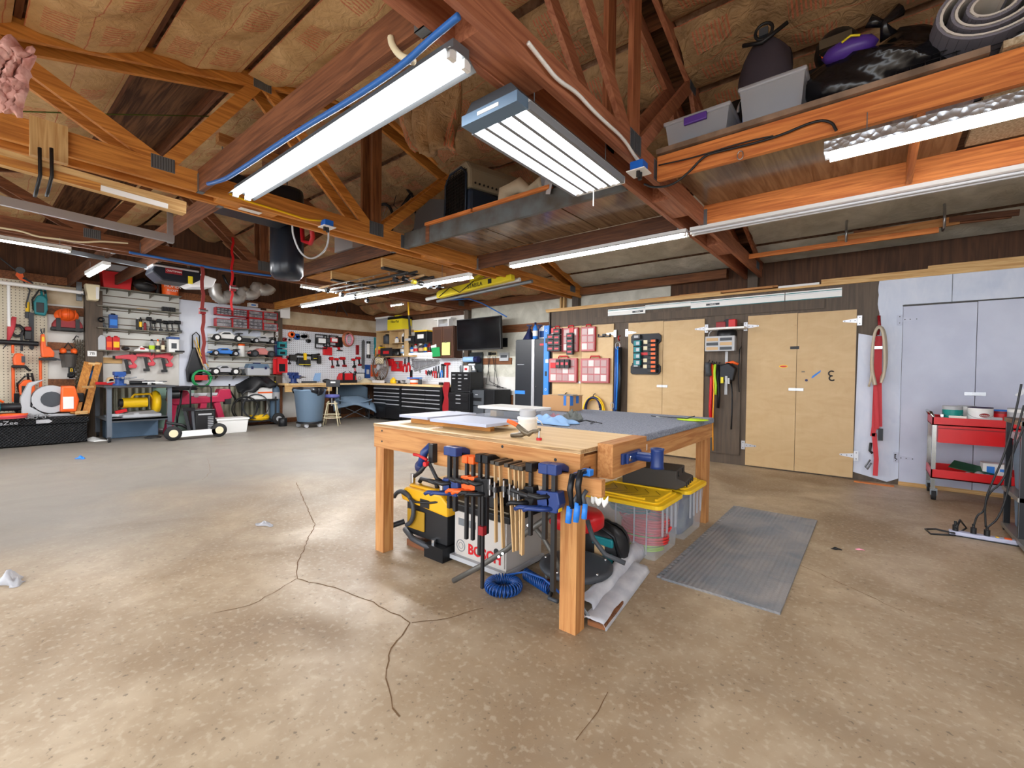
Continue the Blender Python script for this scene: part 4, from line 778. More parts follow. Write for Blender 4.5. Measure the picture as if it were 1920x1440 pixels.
for i, (x0, x1, y, c, cap, bnd, l) in enumerate(((279, 290, 636, 'lgrey', 'blackm', 'lime', 'squat bottle with lime label on the low shelf'), (292, 300, 636, 'cream', 'orangep', 'black', 'cream bottle with orange cap on the low shelf'), (302, 309, 634, 'brownp', 'black', 'cream', 'brown bottle with black cap on the low shelf'))):
    onsh(bottle, 'bottle', l, 'bottle', (x0, y, x1, 660), s4, c=c, cap=cap, band=bnd)
def tub(t, w, h): obj('tub_body', B(-w/2, -.09, 0, w/2, .09, h*.86, 'white'), t, bev=.02); obj('lid', B(-w*.53, -.1, h*.86, w*.53, .1, h, 'blue'), t, bev=.01); obj('paper_label', B(-w*.25, -.093, h*.25, w*.25, -.09, h*.6, 'dgrey'), t)
onsh(tub, 'wipes_tub', 'white tub with blue lid on the low shelf', 'tub', (314, 632, 334, 661), s4)
onsh(lambda t, w, h: obj('lever', MB().cyl((-w/2, -.1, h/2), (w/2, -.1, h/2), .02, 'black'), t), 'pry_bar', 'black handle sticking out at the low shelf end', 'tool', (326, 657, 343, 661), s4, off=.2)
one('wood_block', B(-.29, -.04, 0, .29, 0, .12, 'pine_x'), 'plain wooden cleat under the low shelf', 'wood', lw(179, 671, 209, 681)[0], HP)
for i, b_ in enumerate(((214, 664, 256, 701), (253, 660, 290, 696), (286, 662, 323, 698))):
    put(nailer, 'nail_gun', ('leftmost red nail gun with a long level barrel', 'middle red nail gun of the three', 'rightmost red nail gun beside the hose reel')[i], 'nail gun', b_, off=.06, group='red nail guns under the low shelf')
def hosehang(t, w, h):
    obj('carry_case', MB().prism([(-w*.45, 0), (w*.2, 0), (w*.3, h*.6), (w*.1, h), (-w*.2, h), (-w*.5, h*.35)], -.1, -.01, 'blackm'), t, bev=.02)
    mb = MB(); coil(mb, (w*.12, -.2, h*.1), w*.42, .017, 'green', 4, 'y', .02, 2); obj('green_hose', mb, t)
    obj('reel_center', MB().box(-w*.2, -.2, h*.05, w*.4, -.12, h*.2, 'red').tube([(-w*.3, -.18, h*.08), (-w*.3, -.18, h*.25), (w*.5, -.18, h*.25), (w*.5, -.18, h*.08)], .02, 'black'), t)
    obj('brass_hose', MB().tube([(-w*.15, -.1, h*1.2), (0, -.15, h*.85), (w*.2, -.18, h*.5), (w*.35, -.18, h*.35)], .014, 'tan', 6).tube([(-w*.05, -.1, h*1.3), (w*.1, -.15, h*.8), (w*.45, -.18, h*.45)], .01, 'yellow', 6), t)
    obj('hanging_loop', MB().tube([(-w*.2, -.05, h*.95), (-w*.22, -.08, h*1.35), (-w*.05, -.08, h*1.45), (w*.1, -.08, h*1.35), (w*.12, -.05, h*.95)], .014, 'black', 6), t)
put(hosehang, 'torch_hose_kit', 'black carry case with green hose coil and red reel', 'hose', (347, 652, 388, 716), off=.03)
def strap(name, lab, px, y0, y1, X, w, m, buckle=None, mess=True, gold=False):
    a, b_ = on('X', px[0], y0, X), on('X', px[1], y1, X); t = T(name, lab, 'strap', (0, 0, 0), 0, 'red ratchet straps from the roof')
    n = 14; P = [a.lerp(b_, i/n)+Vector((0, .012*math.sin(i*1.9), 0)) for i in range(n+1)]
    mb = MB(); vs = []
    for p in P: vs += [p+Vector((0, -w, 0)), p+Vector((0, w, 0)), p+Vector((.006, w, 0)), p+Vector((.006, -w, 0))]
    fs = [(4*i+k, 4*i+(k+1) % 4, 4*i+4+(k+1) % 4, 4*i+4+k) for i in range(n) for k in range(4)]; mb.add(vs, fs, m); obj('webbing', mb, t)
    if buckle: q = on('X', px[0], buckle, X); obj('ratchet_buckle', MB().box(q.x-.02, q.y-.04, q.z-.05, q.x+.05, q.y+.035, q.z+.04, 'dred').cyl((q.x+.05, q.y-.05, q.z), (q.x+.05, q.y+.06, q.z), .02, 'steel'), t)
    return t
strap('ratchet_strap', 'long dark red strap hanging beside the green hose', (379, 382), 500, 682, -8.08, .024, 'dredm', 583)
strap('ratchet_strap', 'narrow red strap hanging in front of the red organizers', (436, 434), 445, 582, -8.08, .017, 'red', 540)
mt('dredm', (132, 44, 40), .7)
q1 = wshelf('shelf under the red drawer organizers', 396, 516, 612, 622, d=.28); q2 = wshelf('shelf carrying the white and black toy race trucks', 392, 519, 641, 646); q3 = wshelf('shelf carrying the blue and pink toy trucks', 391, 519, 668, 672); q4 = wshelf('lowest truck shelf with the blue lidded toolbox', 392, 520, 704, 706)
for i, (a, b_) in enumerate(((400.5, 431), (431.5, 460), (461, 488.5), (489, 515.5))):
    for j in (0, 1):
        c = (a+b_)/2; yt = 577+(c-400)*.115; ym = yt+19; z0 = q1+(0 if j else .285)
        put(organizer, 'drawer_organizer', ('upper ' if j == 0 else 'lower ')+('red parts organizer, first from the left', 'red parts organizer, second from the left', 'red parts organizer, third from the left', 'red parts organizer at the right end')[i], 'organizer',
            (a, 598, b_, 612), off=.09, zb=z0, group='red parts organizers on the slatwall', rows=(3, 3, 2, 2)[i] if j == 0 else (2, 3, 3, 2)[i], cols=(4, 4, 1, 1)[i] if j == 0 else (1, 3, 3, 1)[i])
for o in [x for x in COL.objects if x.name.startswith('drawer_organizer')]:
    o.scale = (1, 1, .285/(o.children[0].dimensions.z or .285)) if False else (1, 1, 1)
for nm, lb, b_, z, kw in (('toy_race_truck', 'white toy race truck with black wing on the top truck shelf', (391, 621, 452, 643), q2, dict(c='white')), ('toy_race_truck', 'black and white toy buggy at the right of the top truck shelf', (468, 630, 513, 646), q2, dict(c='lgrey', wh='lgrey')),
    ('toy_race_truck', 'blue toy race truck on the middle shelf', (390, 652, 446, 669), q3, dict(c='lblue', wh='lgrey')), ('toy_pickup_truck', 'dusty pink toy pickup truck with big tires', (465, 652, 512, 672), q3, dict(c='pinkd', c2='pinkd', truck=True, wing=False, wh='dgrey')), ('toy_race_truck', 'silver toy truck with white spoked wheels on the lowest shelf', (390, 684, 446, 705), q4, dict(c='silver', truck=True, wing=False))):
    put(rc_car, nm, lb, 'toy truck', b_, off=.17, zb=z, group='toy trucks on the slatwall', **kw)
mt('pinkd', (206, 130, 124), .6)
put(boxy, 'battery_box', 'small black box between the two top toy trucks', 'box', (451, 634, 468, 644), off=.2, zb=q2, c='black')
put(can, 'white_canister', 'white can with orange lid between blue and pink trucks', 'can', (446, 645, 459, 671), off=.17, zb=q3, c='white', cap='orangep', capr=.9)
def toolbox(t, w, h): obj('toolbox_body', B(-w/2, -.14, 0, w/2, .12, h*.6, 'lgrey'), t, bev=.015); obj('lid', MB().prism([(-w*.5, h*.6), (w*.5, h*.6), (w*.42, h*.95), (-w*.42, h*.95)], -.14, .12, 'slate'), t, bev=.01); obj('handle', B(-w*.14, -.05, h*.95, w*.14, .05, h*1.03, 'navy'), t); [obj('latch', B(s*w*.3-.025, -.155, h*.5, s*w*.3+.025, -.14, h*.72, 'navy'), t) for s in (-1, 1)]
put(toolbox, 'toolbox', 'grey toolbox with slate blue lid on the lowest truck shelf', 'toolbox', (460, 681, 502, 705), off=.17, zb=q4)
put(drill, 'cordless_screwdriver', 'small silver and black tool left of the toolbox', 'drill', (448, 688, 460, 706), off=.17, zb=q4, c='silver', c2='dgrey')
put(boxy, 'small_carton', 'small white and blue carton on top of the red organizers', 'box', (465, 579, 482, 586), off=.12, zb=q1+.575, c='white', stk='lblue')
# flexible duct
P = [on('X', x, y, -11.75) for x, y in ((402, 532), (404, 552), (417, 562), (430, 553), (437, 560), (449, 560), (456, 545), (463, 553), (477, 552), (481, 536), (490, 545), (504, 544), (508, 538))]
Q = []
for i in range(len(P)-1): Q += [P[i].lerp(P[i+1], k/7) for k in range(7)]
for _ in range(6): Q = [Q[0]]+[(Q[i-1]+Q[i]*2+Q[i+1])/4 for i in range(1, len(Q)-1)]+[Q[-1]]
one('flexible_duct', MB().tube(Q, [.125+.014*(i % 2) for i in range(len(Q))], 'ductm', 12), 'silver flexible dryer duct snaking under the roof timbers', 'duct')
mt('ductm', (190, 190, 188), .35, .6)
one('duct_strap', MB().tube([on('X', 418, 515, -11.7), on('X', 425, 530, -11.7), on('X', 437, 545, -11.68), on('X', 440, 520, -11.7)], .03, 'black', 6), 'black strap bundle above the silver flexible duct', 'strap')
# post gear
def charger(t, w, h, c='teal', n=2):
    obj('charger_back', B(-w*.5, -.05, 0, w*.2, 0, h, 'navy' if c == 'teal' else c), t, bev=.01)
    for k in range(n): z = h*(k+.1)/n; obj('battery_dock', MB().box(-w*.3, -.16, z, w*.5, -.05, z+h*.8/n, c).box(-w*.2, -.165, z+.03, w*.3, -.16, z+h*.5/n, 'blackm'), t, bev=.008)
put(charger, 'battery_charger', 'teal dual battery charger on the right dark post', 'charger', (514, 640, 533, 668), off=.2)
put(charger, 'battery_charger', 'red battery charger with black battery under the teal one', 'charger', (511, 669, 534, 702), off=.2, c='red', n=1)
put(lambda t, w, h: obj('digit', (lambda mb: [mb.text(c, (0, -.01, h*(.88-.25*i)), .16, 'white') for i, c in enumerate('7801')] and mb)(MB()), t), 'house_numbers', 'vertical white house numbers on the right dark post', 'numbers', (516, 616, 522, 640), off=.22)
put(boxy, 'wall_speaker', 'small white tilted speaker left of the insulation wall', 'speaker', (523, 573, 541, 597), off=.1, c='white', d=.2)
# ---------- floor things along the left wall ----------
t = T('steel_table', 'grey angle iron work table on casters with a lower shelf', 'table', (0, 0, 0)); A, Bq, C2, D2 = Vector((-11.15, 1.85, 0)), Vector((-11.0, 2.72, 0)), Vector((-12.2, 1.75, 0)), Vector((-12.15, 2.62, 0))
tz = 1.03; obj('table_top', MB().box(-12.25, 1.70, tz, -10.98, 2.78, tz+.03, 'dgrey'), t); obj('lower_shelf', MB().box(-12.2, 1.75, .4, -11.05, 2.72, .43, 'galv').box(-11.1, 1.75, .37, -11.05, 2.72, .43, 'dgrey'), t)
for x in (-12.2, -11.08):
    for y in (1.78, 2.70):
        l = obj('leg', B(x-.035, y-.035, .1, x+.035, y+.035, tz, 'steelleg'), t); c = obj('caster', MB().cyl((x, y-.02, .055), (x, y+.02, .055), .053, 'rubber', 12).cyl((x, y-.023, .055), (x, y+.023, .055), .02, 'lgrey', 8), t)
mt('steelleg', (104, 112, 122), .45, .4)
def at(x, y, z, name, lab, cat, fn, rz=HP, group=None): t = T(name, lab, cat, (x, y, z), rz, group); fn(t); return t
tt = tz+.03
def vise(t, c='cobalt', s=1):
    obj('vise_base', MB().cyl((0, 0, 0), (0, 0, .03*s), .09*s, c, 14).cyl((0, 0, .03*s), (0, 0, .1*s), .06*s, c, 14), t)
    obj('fixed_jaw', MB().box(-.08*s, -.06*s, .1*s, .02*s, .06*s, .2*s, c).box(-.1*s, -.075*s, .17*s, .0, .075*s, .23*s, c), t, bev=.01*s)
    obj('moving_jaw', MB().box(.03*s, -.04*s, .1*s, .16*s, .04*s, .17*s, c).box(.02*s, -.075*s, .16*s, .07*s, .075*s, .23*s, c), t, bev=.008*s)
    obj('jaw_screw', MB().cyl((.16*s, 0, .13*s), (.24*s, 0, .13*s), .018*s, 'steel').cyl((.22*s, -.1*s, .13*s), (.22*s, .1*s, .13*s), .008*s, 'steel'), t)
at(-11.35, 1.98, tt, 'bench_vise', 'blue bench vise on the steel table', 'vise', lambda t: vise(t, 'blue', 1.15), 0)
at(-11.6, 1.83, tt, 'pry_tool', 'red handled tool lying left of the blue vise', 'tool', lambda t: (obj('tool_handle', MB().bar((-.16, 0, .04), (.1, 0, .03), .06, .05, 'red'), t), obj('tool_shaft', MB().cyl((0, -.03, .05), (.45, -.05, .16), .015, 'lgrey'), t)))
at(-11.9, 1.95, tt, 'tape_roll', 'brown tape roll behind the blue vise', 'tape', lambda t: obj('tape_body', MB().lathe([(.04, -.03), (.08, -.03), (.08, .03), (.04, .03), (.04, -.03)], (0, 0, .08), 'tan', 14, 'y'), t))
at(-11.45, 2.25, tt, 'grease_gun', 'black grease gun lying in the middle of the steel table', 'tool', lambda t: (obj('barrel', MB().cyl((-.1, 0, .05), (.3, 0, .05), .04, 'black'), t), obj('lever', MB().bar((-.12, 0, .09), (.12, 0, .12), .02, .02, 'steel'), t)))
at(-11.35, 2.52, tt, 'pliers_heap', 'silver pliers and sockets at the table right end', 'tool', lambda t: obj('tools', (lambda mb, r: [mb.bar((r.uniform(-.2, .2), r.uniform(-.1, .1), .02+.008*i), (r.uniform(-.2, .2), r.uniform(-.1, .1), .02+.008*i), .03, .02, r.choice(['steel', 'dgrey', 'white'])) for i in range(9)] and mb)(MB(), random.Random(3)), t))
def sawmach(t):
    obj('saw_base', MB().box(-.3, -.15, 0, .3, .15, .05, 'lgrey').prism([(-.35, .05), (.3, .05), (.2, .12), (-.2, .1)], -.12, .12, 'steel'), t)
    obj('motor_body', MB().cyl((-.28, 0, .28), (.1, 0, .28), .1, 'yellow', 16).cyl((-.34, 0, .28), (-.28, 0, .28), .08, 'black', 16), t); obj('blade_guard', MB().lathe([(0, -.06), (.21, -.05), (.24, 0), (.21, .05), (0, .06)], (.24, 0, .28), 'yellow', 20, 'x'), t)
    obj('top_handle', MB().tube([(-.15, 0, .36), (-.1, 0, .44), (.15, 0, .45), (.2, 0, .36)], .022, 'yellow', 8), t)
at(-11.5, 2.33, .43, 'chop_saw', 'yellow chop saw on the lower shelf of the steel table', 'saw', sawmach)
at(-11.55, 1.98, .43, 'hand_tool_pile', 'red and grey saw pile left of the yellow chop saw', 'tool', lambda t: (obj('red_tool', MB().bar((-.05, -.1, .1), (.12, -.1, .14), .07, .06, 'red'), t), obj('grey_tool', MB().bar((-.2, 0, .03), (.3, 0, .06), .1, .05, 'dgrey').bar((-.1, -.1, .05), (.3, -.15, .05), .06, .05, 'lgrey'), t)))
at(-11.9, 2.25, 0, 'low_storage_bin', 'wide blue grey translucent bin under the steel table', 'bin', lambda t: boxy(t, .82, .33, 'slate', d=.4))
one('rubber_plug', MB().lathe([(.13, 0), (.14, .015), (.09, .04), (0, .045)], (0, 0, 0), 'rubber', 18), 'round black rubber disc on the floor near the steel table', 'disc', on('Z', 287, 821, 0))
at(*on('Z', 302, 812, 0), 'pulley_part', 'small silver pulley on the floor under the table corner', 'part', lambda t: obj('pulley_body', MB().cyl((-.08, 0, .06), (.02, 0, .06), .06, 'steel').cyl((.05, 0, .05), (.12, 0, .05), .05, 'dgrey'), t))
at(-11.85, 3.0, 0, 'greenish_pane', 'pale greenish translucent panel leaning on the wall base', 'panel', lambda t: obj('pane', MB().box(-.35, .2, 0, .4, .22, .98, 'paneg'), t)); mt('paneg', (150, 184, 168), .3, alpha=.75)
# bandsaw magenta
def bandsaw(t):
    obj('saw_body', MB().prism([(-.55, .72), (-.5, .95), (-.2, .93), (-.15, .8), (.35, .8), (.4, .95), (.62, .95), (.66, .75), (.5, .66), (-.45, .62)], -.2, .05, 'magenta'), t, bev=.02)
    obj('blade_arm', MB().bar((-.2, -.16, .84), (.4, -.16, .84), .04, .06, 'lgrey').cyl((-.05, -.2, .82), (-.05, -.1, .82), .05, 'steel').cyl((.2, -.2, .82), (.2, -.1, .82), .05, 'steel'), t)
    for a, b_ in (((-.45, .65), (-.55, 0)), ((.35, .65), (.52, .02)), ((.1, .65), (.0, 0))): obj('leg', MB().bar((a[0], -.1, a[1]), (b_[0], -.1, b_[1]), .16, .12, 'magenta'), t)
    obj('switch_box', B(.5, -.24, .6, .62, -.1, .72, 'black'), t)
at(-11.75, 3.35, 0, 'band_saw', 'magenta metal cutting band saw on splayed legs', 'band saw', bandsaw)
def seatpad(t):
    obj('seat_pad', MB().grid(lambda u, v: ((u-.5)*.55*(1-.15*v), (v-.5)*.3, .06*math.sin(PI*u)**.3*math.sin(PI*v)**.3+.0), 14, 10, 'black').box(-.24, -.13, -.03, .24, .13, .01, 'blackm'), t)
at(-11.35, 2.98, .98, 'padded_stool', 'black padded seat above the magenta band saw', 'seat', lambda t: (seatpad(t), obj('seat_post', MB().tube([(0, 0, -.02), (-.02, 0, -.3), (-.08, 0, -.6), (-.1, 0, -.95)], .02, 'blackm', 8), t), obj('motor_pack', MB().cyl((-.25, 0, -.12), (-.05, 0, -.12), .09, 'black'), t)))
def charg(t):
    obj('charger_cabinet', B(-.2, -.17, .06, .2, .17, .56, 'blackm'), t, bev=.02); obj('charger_face', MB().box(-.17, -.18, .12, .17, -.17, .5, 'black').box(-.12, -.185, .44, .12, -.18, .47, 'lgrey'), t)
    for k in range(8): obj('vent_louver', B(.05, -.186, .14+k*.035, .15, -.18, .155+k*.035, 'lgrey'), t)
    obj('push_handle', MB().tube([(-.18, .1, .5), (-.18, .1, 1.0), (-.14, .1, 1.04), (.16, .1, 1.04), (.2, .1, .98), (.2, .1, .5)], .016, 'black', 8), t)
    for s in (-1, 1): obj('wheel', MB().cyl((s*.22, .12, .07), (s*.18, .12, .07), .07, 'rubber'), t)
at(*on('Z', 379, 816, 0), 'battery_charger_cart', 'black rolling battery charger cabinet with louvers', 'charger', charg)
def creeper(t):
    obj('white_roller', MB().box(-.2, -.04, .06, .42, .04, .17, 'white'), t)
    for x in (-.32, .46): w = obj('wheel', MB().lathe([(.07, -.04), (.14, -.04), (.14, .04), (.07, .04)], (x, 0, .14), 'rubber', 18, 'y'), t); obj('wheel_hub', MB().cyl((x, -.045, .14), (x, .045, .14), .075, 'cream', 14), w)
    obj('mast', MB().bar((-.02, .06, .1), (-.1, .1, .58), .06, .05, 'blackm').bar((.05, .06, .1), (.02, .1, .6), .04, .04, 'dgrey').box(-.14, .05, .56, .06, .12, .62, 'blackm'), t)
    obj('hose', MB().tube([(-.4, .1, .35), (-.15, .12, .28), (.1, .1, .12)], .03, 'black'), t)
at(*on('Z', 361, 823, 0), 'wheeled_sweeper', 'low two wheeled magnetic sweeper with white bar', 'sweeper', creeper)
t = at(*on('Z', 431, 811, 0), 'storage_bin', 'white lidded plastic bin on the floor by the charger', 'bin', lambda t: boxy(t, .62, .33, 'white', d=.4, lid='white', taper=.05))
def cart(t):
    for x in (-.42, .38):
        for y in (-.2, .25): obj('leg', MB().cyl((x, y, .08), (x, y, .72), .02, 'black', 8), t)
    obj('cart_shelf', B(-.45, -.24, .62, .42, .28, .66, 'black'), t); obj('cart_shelf', B(-.45, -.24, .1, .42, .28, .14, 'black'), t)
    obj('push_handle', MB().tube([(-.45, 0, .6), (-.62, 0, .9), (-.62, 0, 1.05)], .02, 'black', 8), t)
    for s in (-1, 1): w = obj('wheel', MB().lathe([(.08, -.035), (.15, -.035), (.15, .035), (.08, .035)], (.42, s*.26, .15), 'rubber', 16, 'y'), t); obj('wheel_hub', MB().cyl((.42, s*.26-.04, .15), (.42, s*.26+.04, .15), .07, 'lgrey', 12), w)
    obj('caster', MB().cyl((-.42, -.02, .05), (-.42, .02, .05), .05, 'rubber'), t)
wc_ = on('Z', 483, 797, 0); cartp = (wc_.x-.05, wc_.y, 0)
at(*cartp, 'welding_cart', 'black welding cart with one large wheel', 'cart', cart)
at(cartp[0], cartp[1]-.0, .66, 'welding_machine', 'white welding machine with red stripe on the cart', 'welder', lambda t: (obj('machine_case', B(-.28, -.2, 0, .3, .2, .3, 'white'), t, bev=.015), obj('red_stripe', B(-.05, -.205, .15, .3, -.2, .19, 'orangep'), t), obj('top_handle', B(-.1, -.03, .3, .15, .03, .34, 'black'), t)))
at(cartp[0], cartp[1]-.02, 1.0, 'jacket', 'black jacket draped over the welding machine', 'jacket', lambda t: obj('jacket_cloth', MB().grid(lambda u, v: (-.42+u*.85, -.28+.5*v, .28*math.sin(PI*min(1, u*1.0))*math.sin(PI*v)**.5+.05*math.sin(u*14+v*9)-.25*(1-u)**2*(1-v)), 26, 14, 'black'), t, solid=.02))
at(cartp[0], cartp[1]+.44, .05, 'gas_cylinder', 'grey gas cylinder standing at the right of the welding cart', 'gas cylinder', lambda t: (obj('cylinder_body', MB().lathe([(.11, 0), (.12, .02), (.12, .82), (.1, .9), (.04, .95), (.04, 1.0)], (0, 0, 0), 'slate', 18), t), obj('valve', MB().cyl((0, 0, 1.0), (0, 0, 1.06), .03, 'yellow2', 10), t), obj('paper_label', MB().lathe([(.122, .6), (.122, .78)], (0, 0, 0), 'lgrey', 18), t)))
at(cartp[0], cartp[1]+.02, .14, 'cable_coil', 'yellow cable coil on the lower cart shelf', 'cable', lambda t: obj('cable', coil(coil(MB(), (0, 0, .03), .24, .02, 'yellow', 4, 'z', .02, 2), (.02, 0, .09), .2, .018, 'yellow', 2, 'z', .02, 4), t))
at(cartp[0]+.22, cartp[1]-.2, .4, 'welding_leads', 'looped black welding leads hanging from the cart', 'cable', lambda t: obj('cable', coil(coil(MB(), (-.15, 0, .05), .28, .012, 'black', 3, 'y', .03, 2), (.1, 0, .1), .3, .01, 'dgrey', 2, 'y', .03, 5), t))
at(*on('Z', 530, 799, 0), 'small_can', 'small black can on the floor beside the cart wheel', 'can', lambda t: can(t, .2, .2, 'black', 'blackm', capr=.9))
# ================= white pegboard =================
def P_(fn, name, lab, cat, box, **k): return put(fn, name, lab, cat, box, off=k.pop('off', .06), **k)
def roll(t, w, h, c='orangep', c2='tan'):
    r = h/2; obj('roll_body', MB().lathe([(r*.5, -.1), (r, -.1), (r, -.01), (r*.5, -.01), (r*.5, -.1)], (0, 0, r), c, 18, 'y'), t); obj('roll_core', MB().lathe([(r*.44, -.1), (r*.52, -.1), (r*.52, -.01), (r*.44, -.01), (r*.44, -.1)], (0, 0, r), c2, 14, 'y'), t); wallhook(t, 0, r*1.4, .12)
rl = [(528, 633, 535, 640, 'dred', 'small dark red tape roll, leftmost on the pegboard'), (535, 633, 544, 642, 'lgrey', 'small pale tape roll below the orange one'), (538, 622, 551, 633, 'orangep', 'big orange tape roll on the pegboard'), (550, 626, 559, 637, 'blue', 'blue tape roll beside the orange one'), (560, 625, 567, 637, 'lgrey', 'grey tape roll beside the blue one'), (566, 625, 575, 637, 'silver', 'big silver tape roll, rightmost of the large rolls'), (573, 636, 580, 643, 'black', 'small black tape roll below the silver ones')]
for x0, y0, x1, y1, c, l in rl: P_(roll, 'tape_roll', l, 'tape', (x0, y0, x1, y1), c=c, group='tape rolls on the white pegboard')
def worklight(t, w, h, c='black', lc='lens'):
    obj('light_head', B(-w*.42, -.16, h*.3, w*.42, -.06, h*.8, c), t, bev=.02); obj('lens', B(-w*.32, -.165, h*.38, w*.32, -.16, h*.72, lc), t)
    obj('stand_frame', MB().tube([(-w*.5, -.1, 0), (-w*.5, -.1, h), (w*.5, -.1, h), (w*.5, -.1, 0), (-w*.5, -.12, 0)], .02, 'black', 6), t)
P_(worklight, 'work_light', 'black framed work light with bright lens, left of the pair', 'work light', (588, 628, 609, 653)); P_(worklight, 'work_light', 'black work light half hidden behind the framed one', 'work light', (604, 630, 615, 650), off=.03, lc='dgrey')
P_(worklight, 'work_light', 'red and black work light with square lens', 'work light', (614, 630, 630, 648), c='red')
P_(boxy, 'charging_plate', 'black square charging plate right of the red work light', 'plate', (629, 632, 642, 651), c='blackm', d=.06)
P_(boxy, 'jigsaw_case', 'small red open case below the work lights', 'case', (605, 651, 621, 666), c='red', d=.12)
P_(drill, 'rotary_tool', 'red rotary tool lying level on a peg', 'tool', (625, 649, 641, 658), c='dred', c2='red')
mb = MB(); coil(coil(mb, (0, -.05, .24), .16, .018, 'copper', 3, 'y', .03, 3, 1.3), (.02, -.09, .22), .1, .015, 'pink', 3, 'y', .02, 6, 1.5)
one('hose_coil', mb, 'pink and copper coiled tubing on the pegboard', 'coil', lw(644, 632, 658, 651, off=.06)[0], HP)
def beltbag(t, w, h):
    obj('belt_strap', MB().tube([(-w*.5, -.03, h*.5), (-w*.2, -.05, h*.85), (w*.2, -.05, h*.8), (w*.5, -.03, h*.9)], .03, 'blackm', 6), t)
    for i, (x, z, ww, hh) in enumerate(((-.35, .45, .2, .35), (-.12, .2, .22, .45), (.08, .1, .18, .45), (.3, .5, .16, .4), (.46, .3, .1, .5))):
        obj('belt_pouch', MB().prism([((x-ww/2)*w, z*h), ((x+ww/2)*w, z*h), ((x+ww*.45)*w, (z+hh)*h), ((x-ww*.5)*w, (z+hh)*h)], -.14, -.02, 'black' if i % 2 else 'brownk'), t, bev=.015)
    obj('yellow_level', MB().box(-w*.06, -.17, h*.5, w*.02, -.12, h*.92, 'yellow'), t)
    obj('pouch_trim', MB().box(-w*.2, -.145, h*.2, w*.15, -.14, h*.24, 'yellow2').box(w*.25, -.145, h*.6, w*.36, -.14, h*.64, 'yellow2'), t)
mt('brownk', (44, 42, 40), .7)
P_(beltbag, 'tool_belt', 'black tool belt with yellow level hanging on the pegboard', 'tool belt', (537, 660, 598, 690))
P_(drill, 'tin_snips', 'red handled shears at the left of the tool belt', 'snips', (537, 667, 545, 683), c='dred', c2='blackm')
for i, (x0, y0, x1, y1, l) in enumerate(((617, 669, 626, 690, 'leftmost red cordless driver under the work lights'), (627, 671, 636, 687, 'second red cordless driver under the work lights'), (637, 669, 649, 688, 'third red cordless driver, leaning'), (659, 672, 667, 688, 'red driver right of the gap'), (667, 669, 677, 686, 'red driver with white head, right of the gap'))):
    P_(drill, 'cordless_driver', l, 'drill', (x0, y0, x1, y1), c='red', c2='black', bat='black' if i % 2 else 'dred', group='red drivers on the white pegboard')
P_(drill, 'heat_gun', 'small black and pink tool hanging below the red drivers', 'tool', (661, 686, 668, 699), c='black', c2='pinkred')
P_(boxy, 'oscillating_tool', 'upright dark red oscillating tool beside the grey saw blade', 'tool', (667, 647, 672, 665), c='dred', d=.08)
P_(lambda t, w, h: obj('saw_blade', MB().prism([(-w*.4, h*.02), (w*.4, 0), (w*.5, h*.2), (w*.45, h*.96), (0, h), (-w*.45, h*.94), (-w*.5, h*.2)], -.03, -.02, 'galv'), t), 'long_saw_blade', 'long grey saw blade hanging upright', 'blade', (677, 637, 683, 692))
P_(lambda t, w, h: (obj('lamp_tube', MB().cyl((0, -.07, h*.2), (0, -.07, h*.85), .05, 'white', 10), t), obj('end_cap', MB().cyl((0, -.07, 0), (0, -.07, h*.2), .06, 'black', 10).cyl((0, -.07, h*.85), (0, -.07, h), .06, 'black', 10), t)), 'inspection_lamp', 'black and white cordless stick lamp', 'lamp', (685, 640, 692, 671))
P_(lambda t, w, h: (obj('vacuum_head', MB().cyl((0, -.1, h*.62), (0, -.1, h), w*.4, 'teal', 12), t), obj('vacuum_grip', MB().bar((0, -.1, h*.65), (-w*.1, -.1, h*.1), .1, .1, 'teal'), t), obj('vacuum_nozzle', B(-w*.2, -.15, 0, w*.1, -.05, h*.35, 'black'), t)), 'hand_vacuum', 'teal and black cordless vacuum near the corner', 'vacuum', (697, 633, 708, 668))
P_(boxy, 'bit_card', 'blue packaged blade card on the pegboard', 'package', (684, 684, 694, 709), c='blue', d=.04, stk='lgrey')
P_(boxy, 'driver_case', 'orange hard case hanging beside the round fan', 'case', (695, 684, 716, 706), c='orangep', d=.12)
P_(lambda t, w, h: obj('paper_mask', MB().prism([(-w*.5, h*.2), (-w*.1, 0), (w*.4, h*.1), (w*.5, h), (-w*.2, h*.95)], -.05, -.02, 'paleblue'), t), 'disposable_mask', 'pale blue folded mask above the bench', 'mask', (586, 699, 600, 716))
P_(lambda t, w, h: (obj('frame', MB().box(-w/2, -.04, 0, w/2, -.015, h, 'black'), t), obj('picture', MB().box(-w*.42, -.045, h*.07, w*.42, -.04, h*.93, 'white').torus((-.03, -.047, h*.5), .05, .006, 'dgrey', 'y', 12, 4), t)), 'picture_frame', 'black picture frame with white sheet leaning on the pegboard', 'picture', (665, 699, 683, 719))
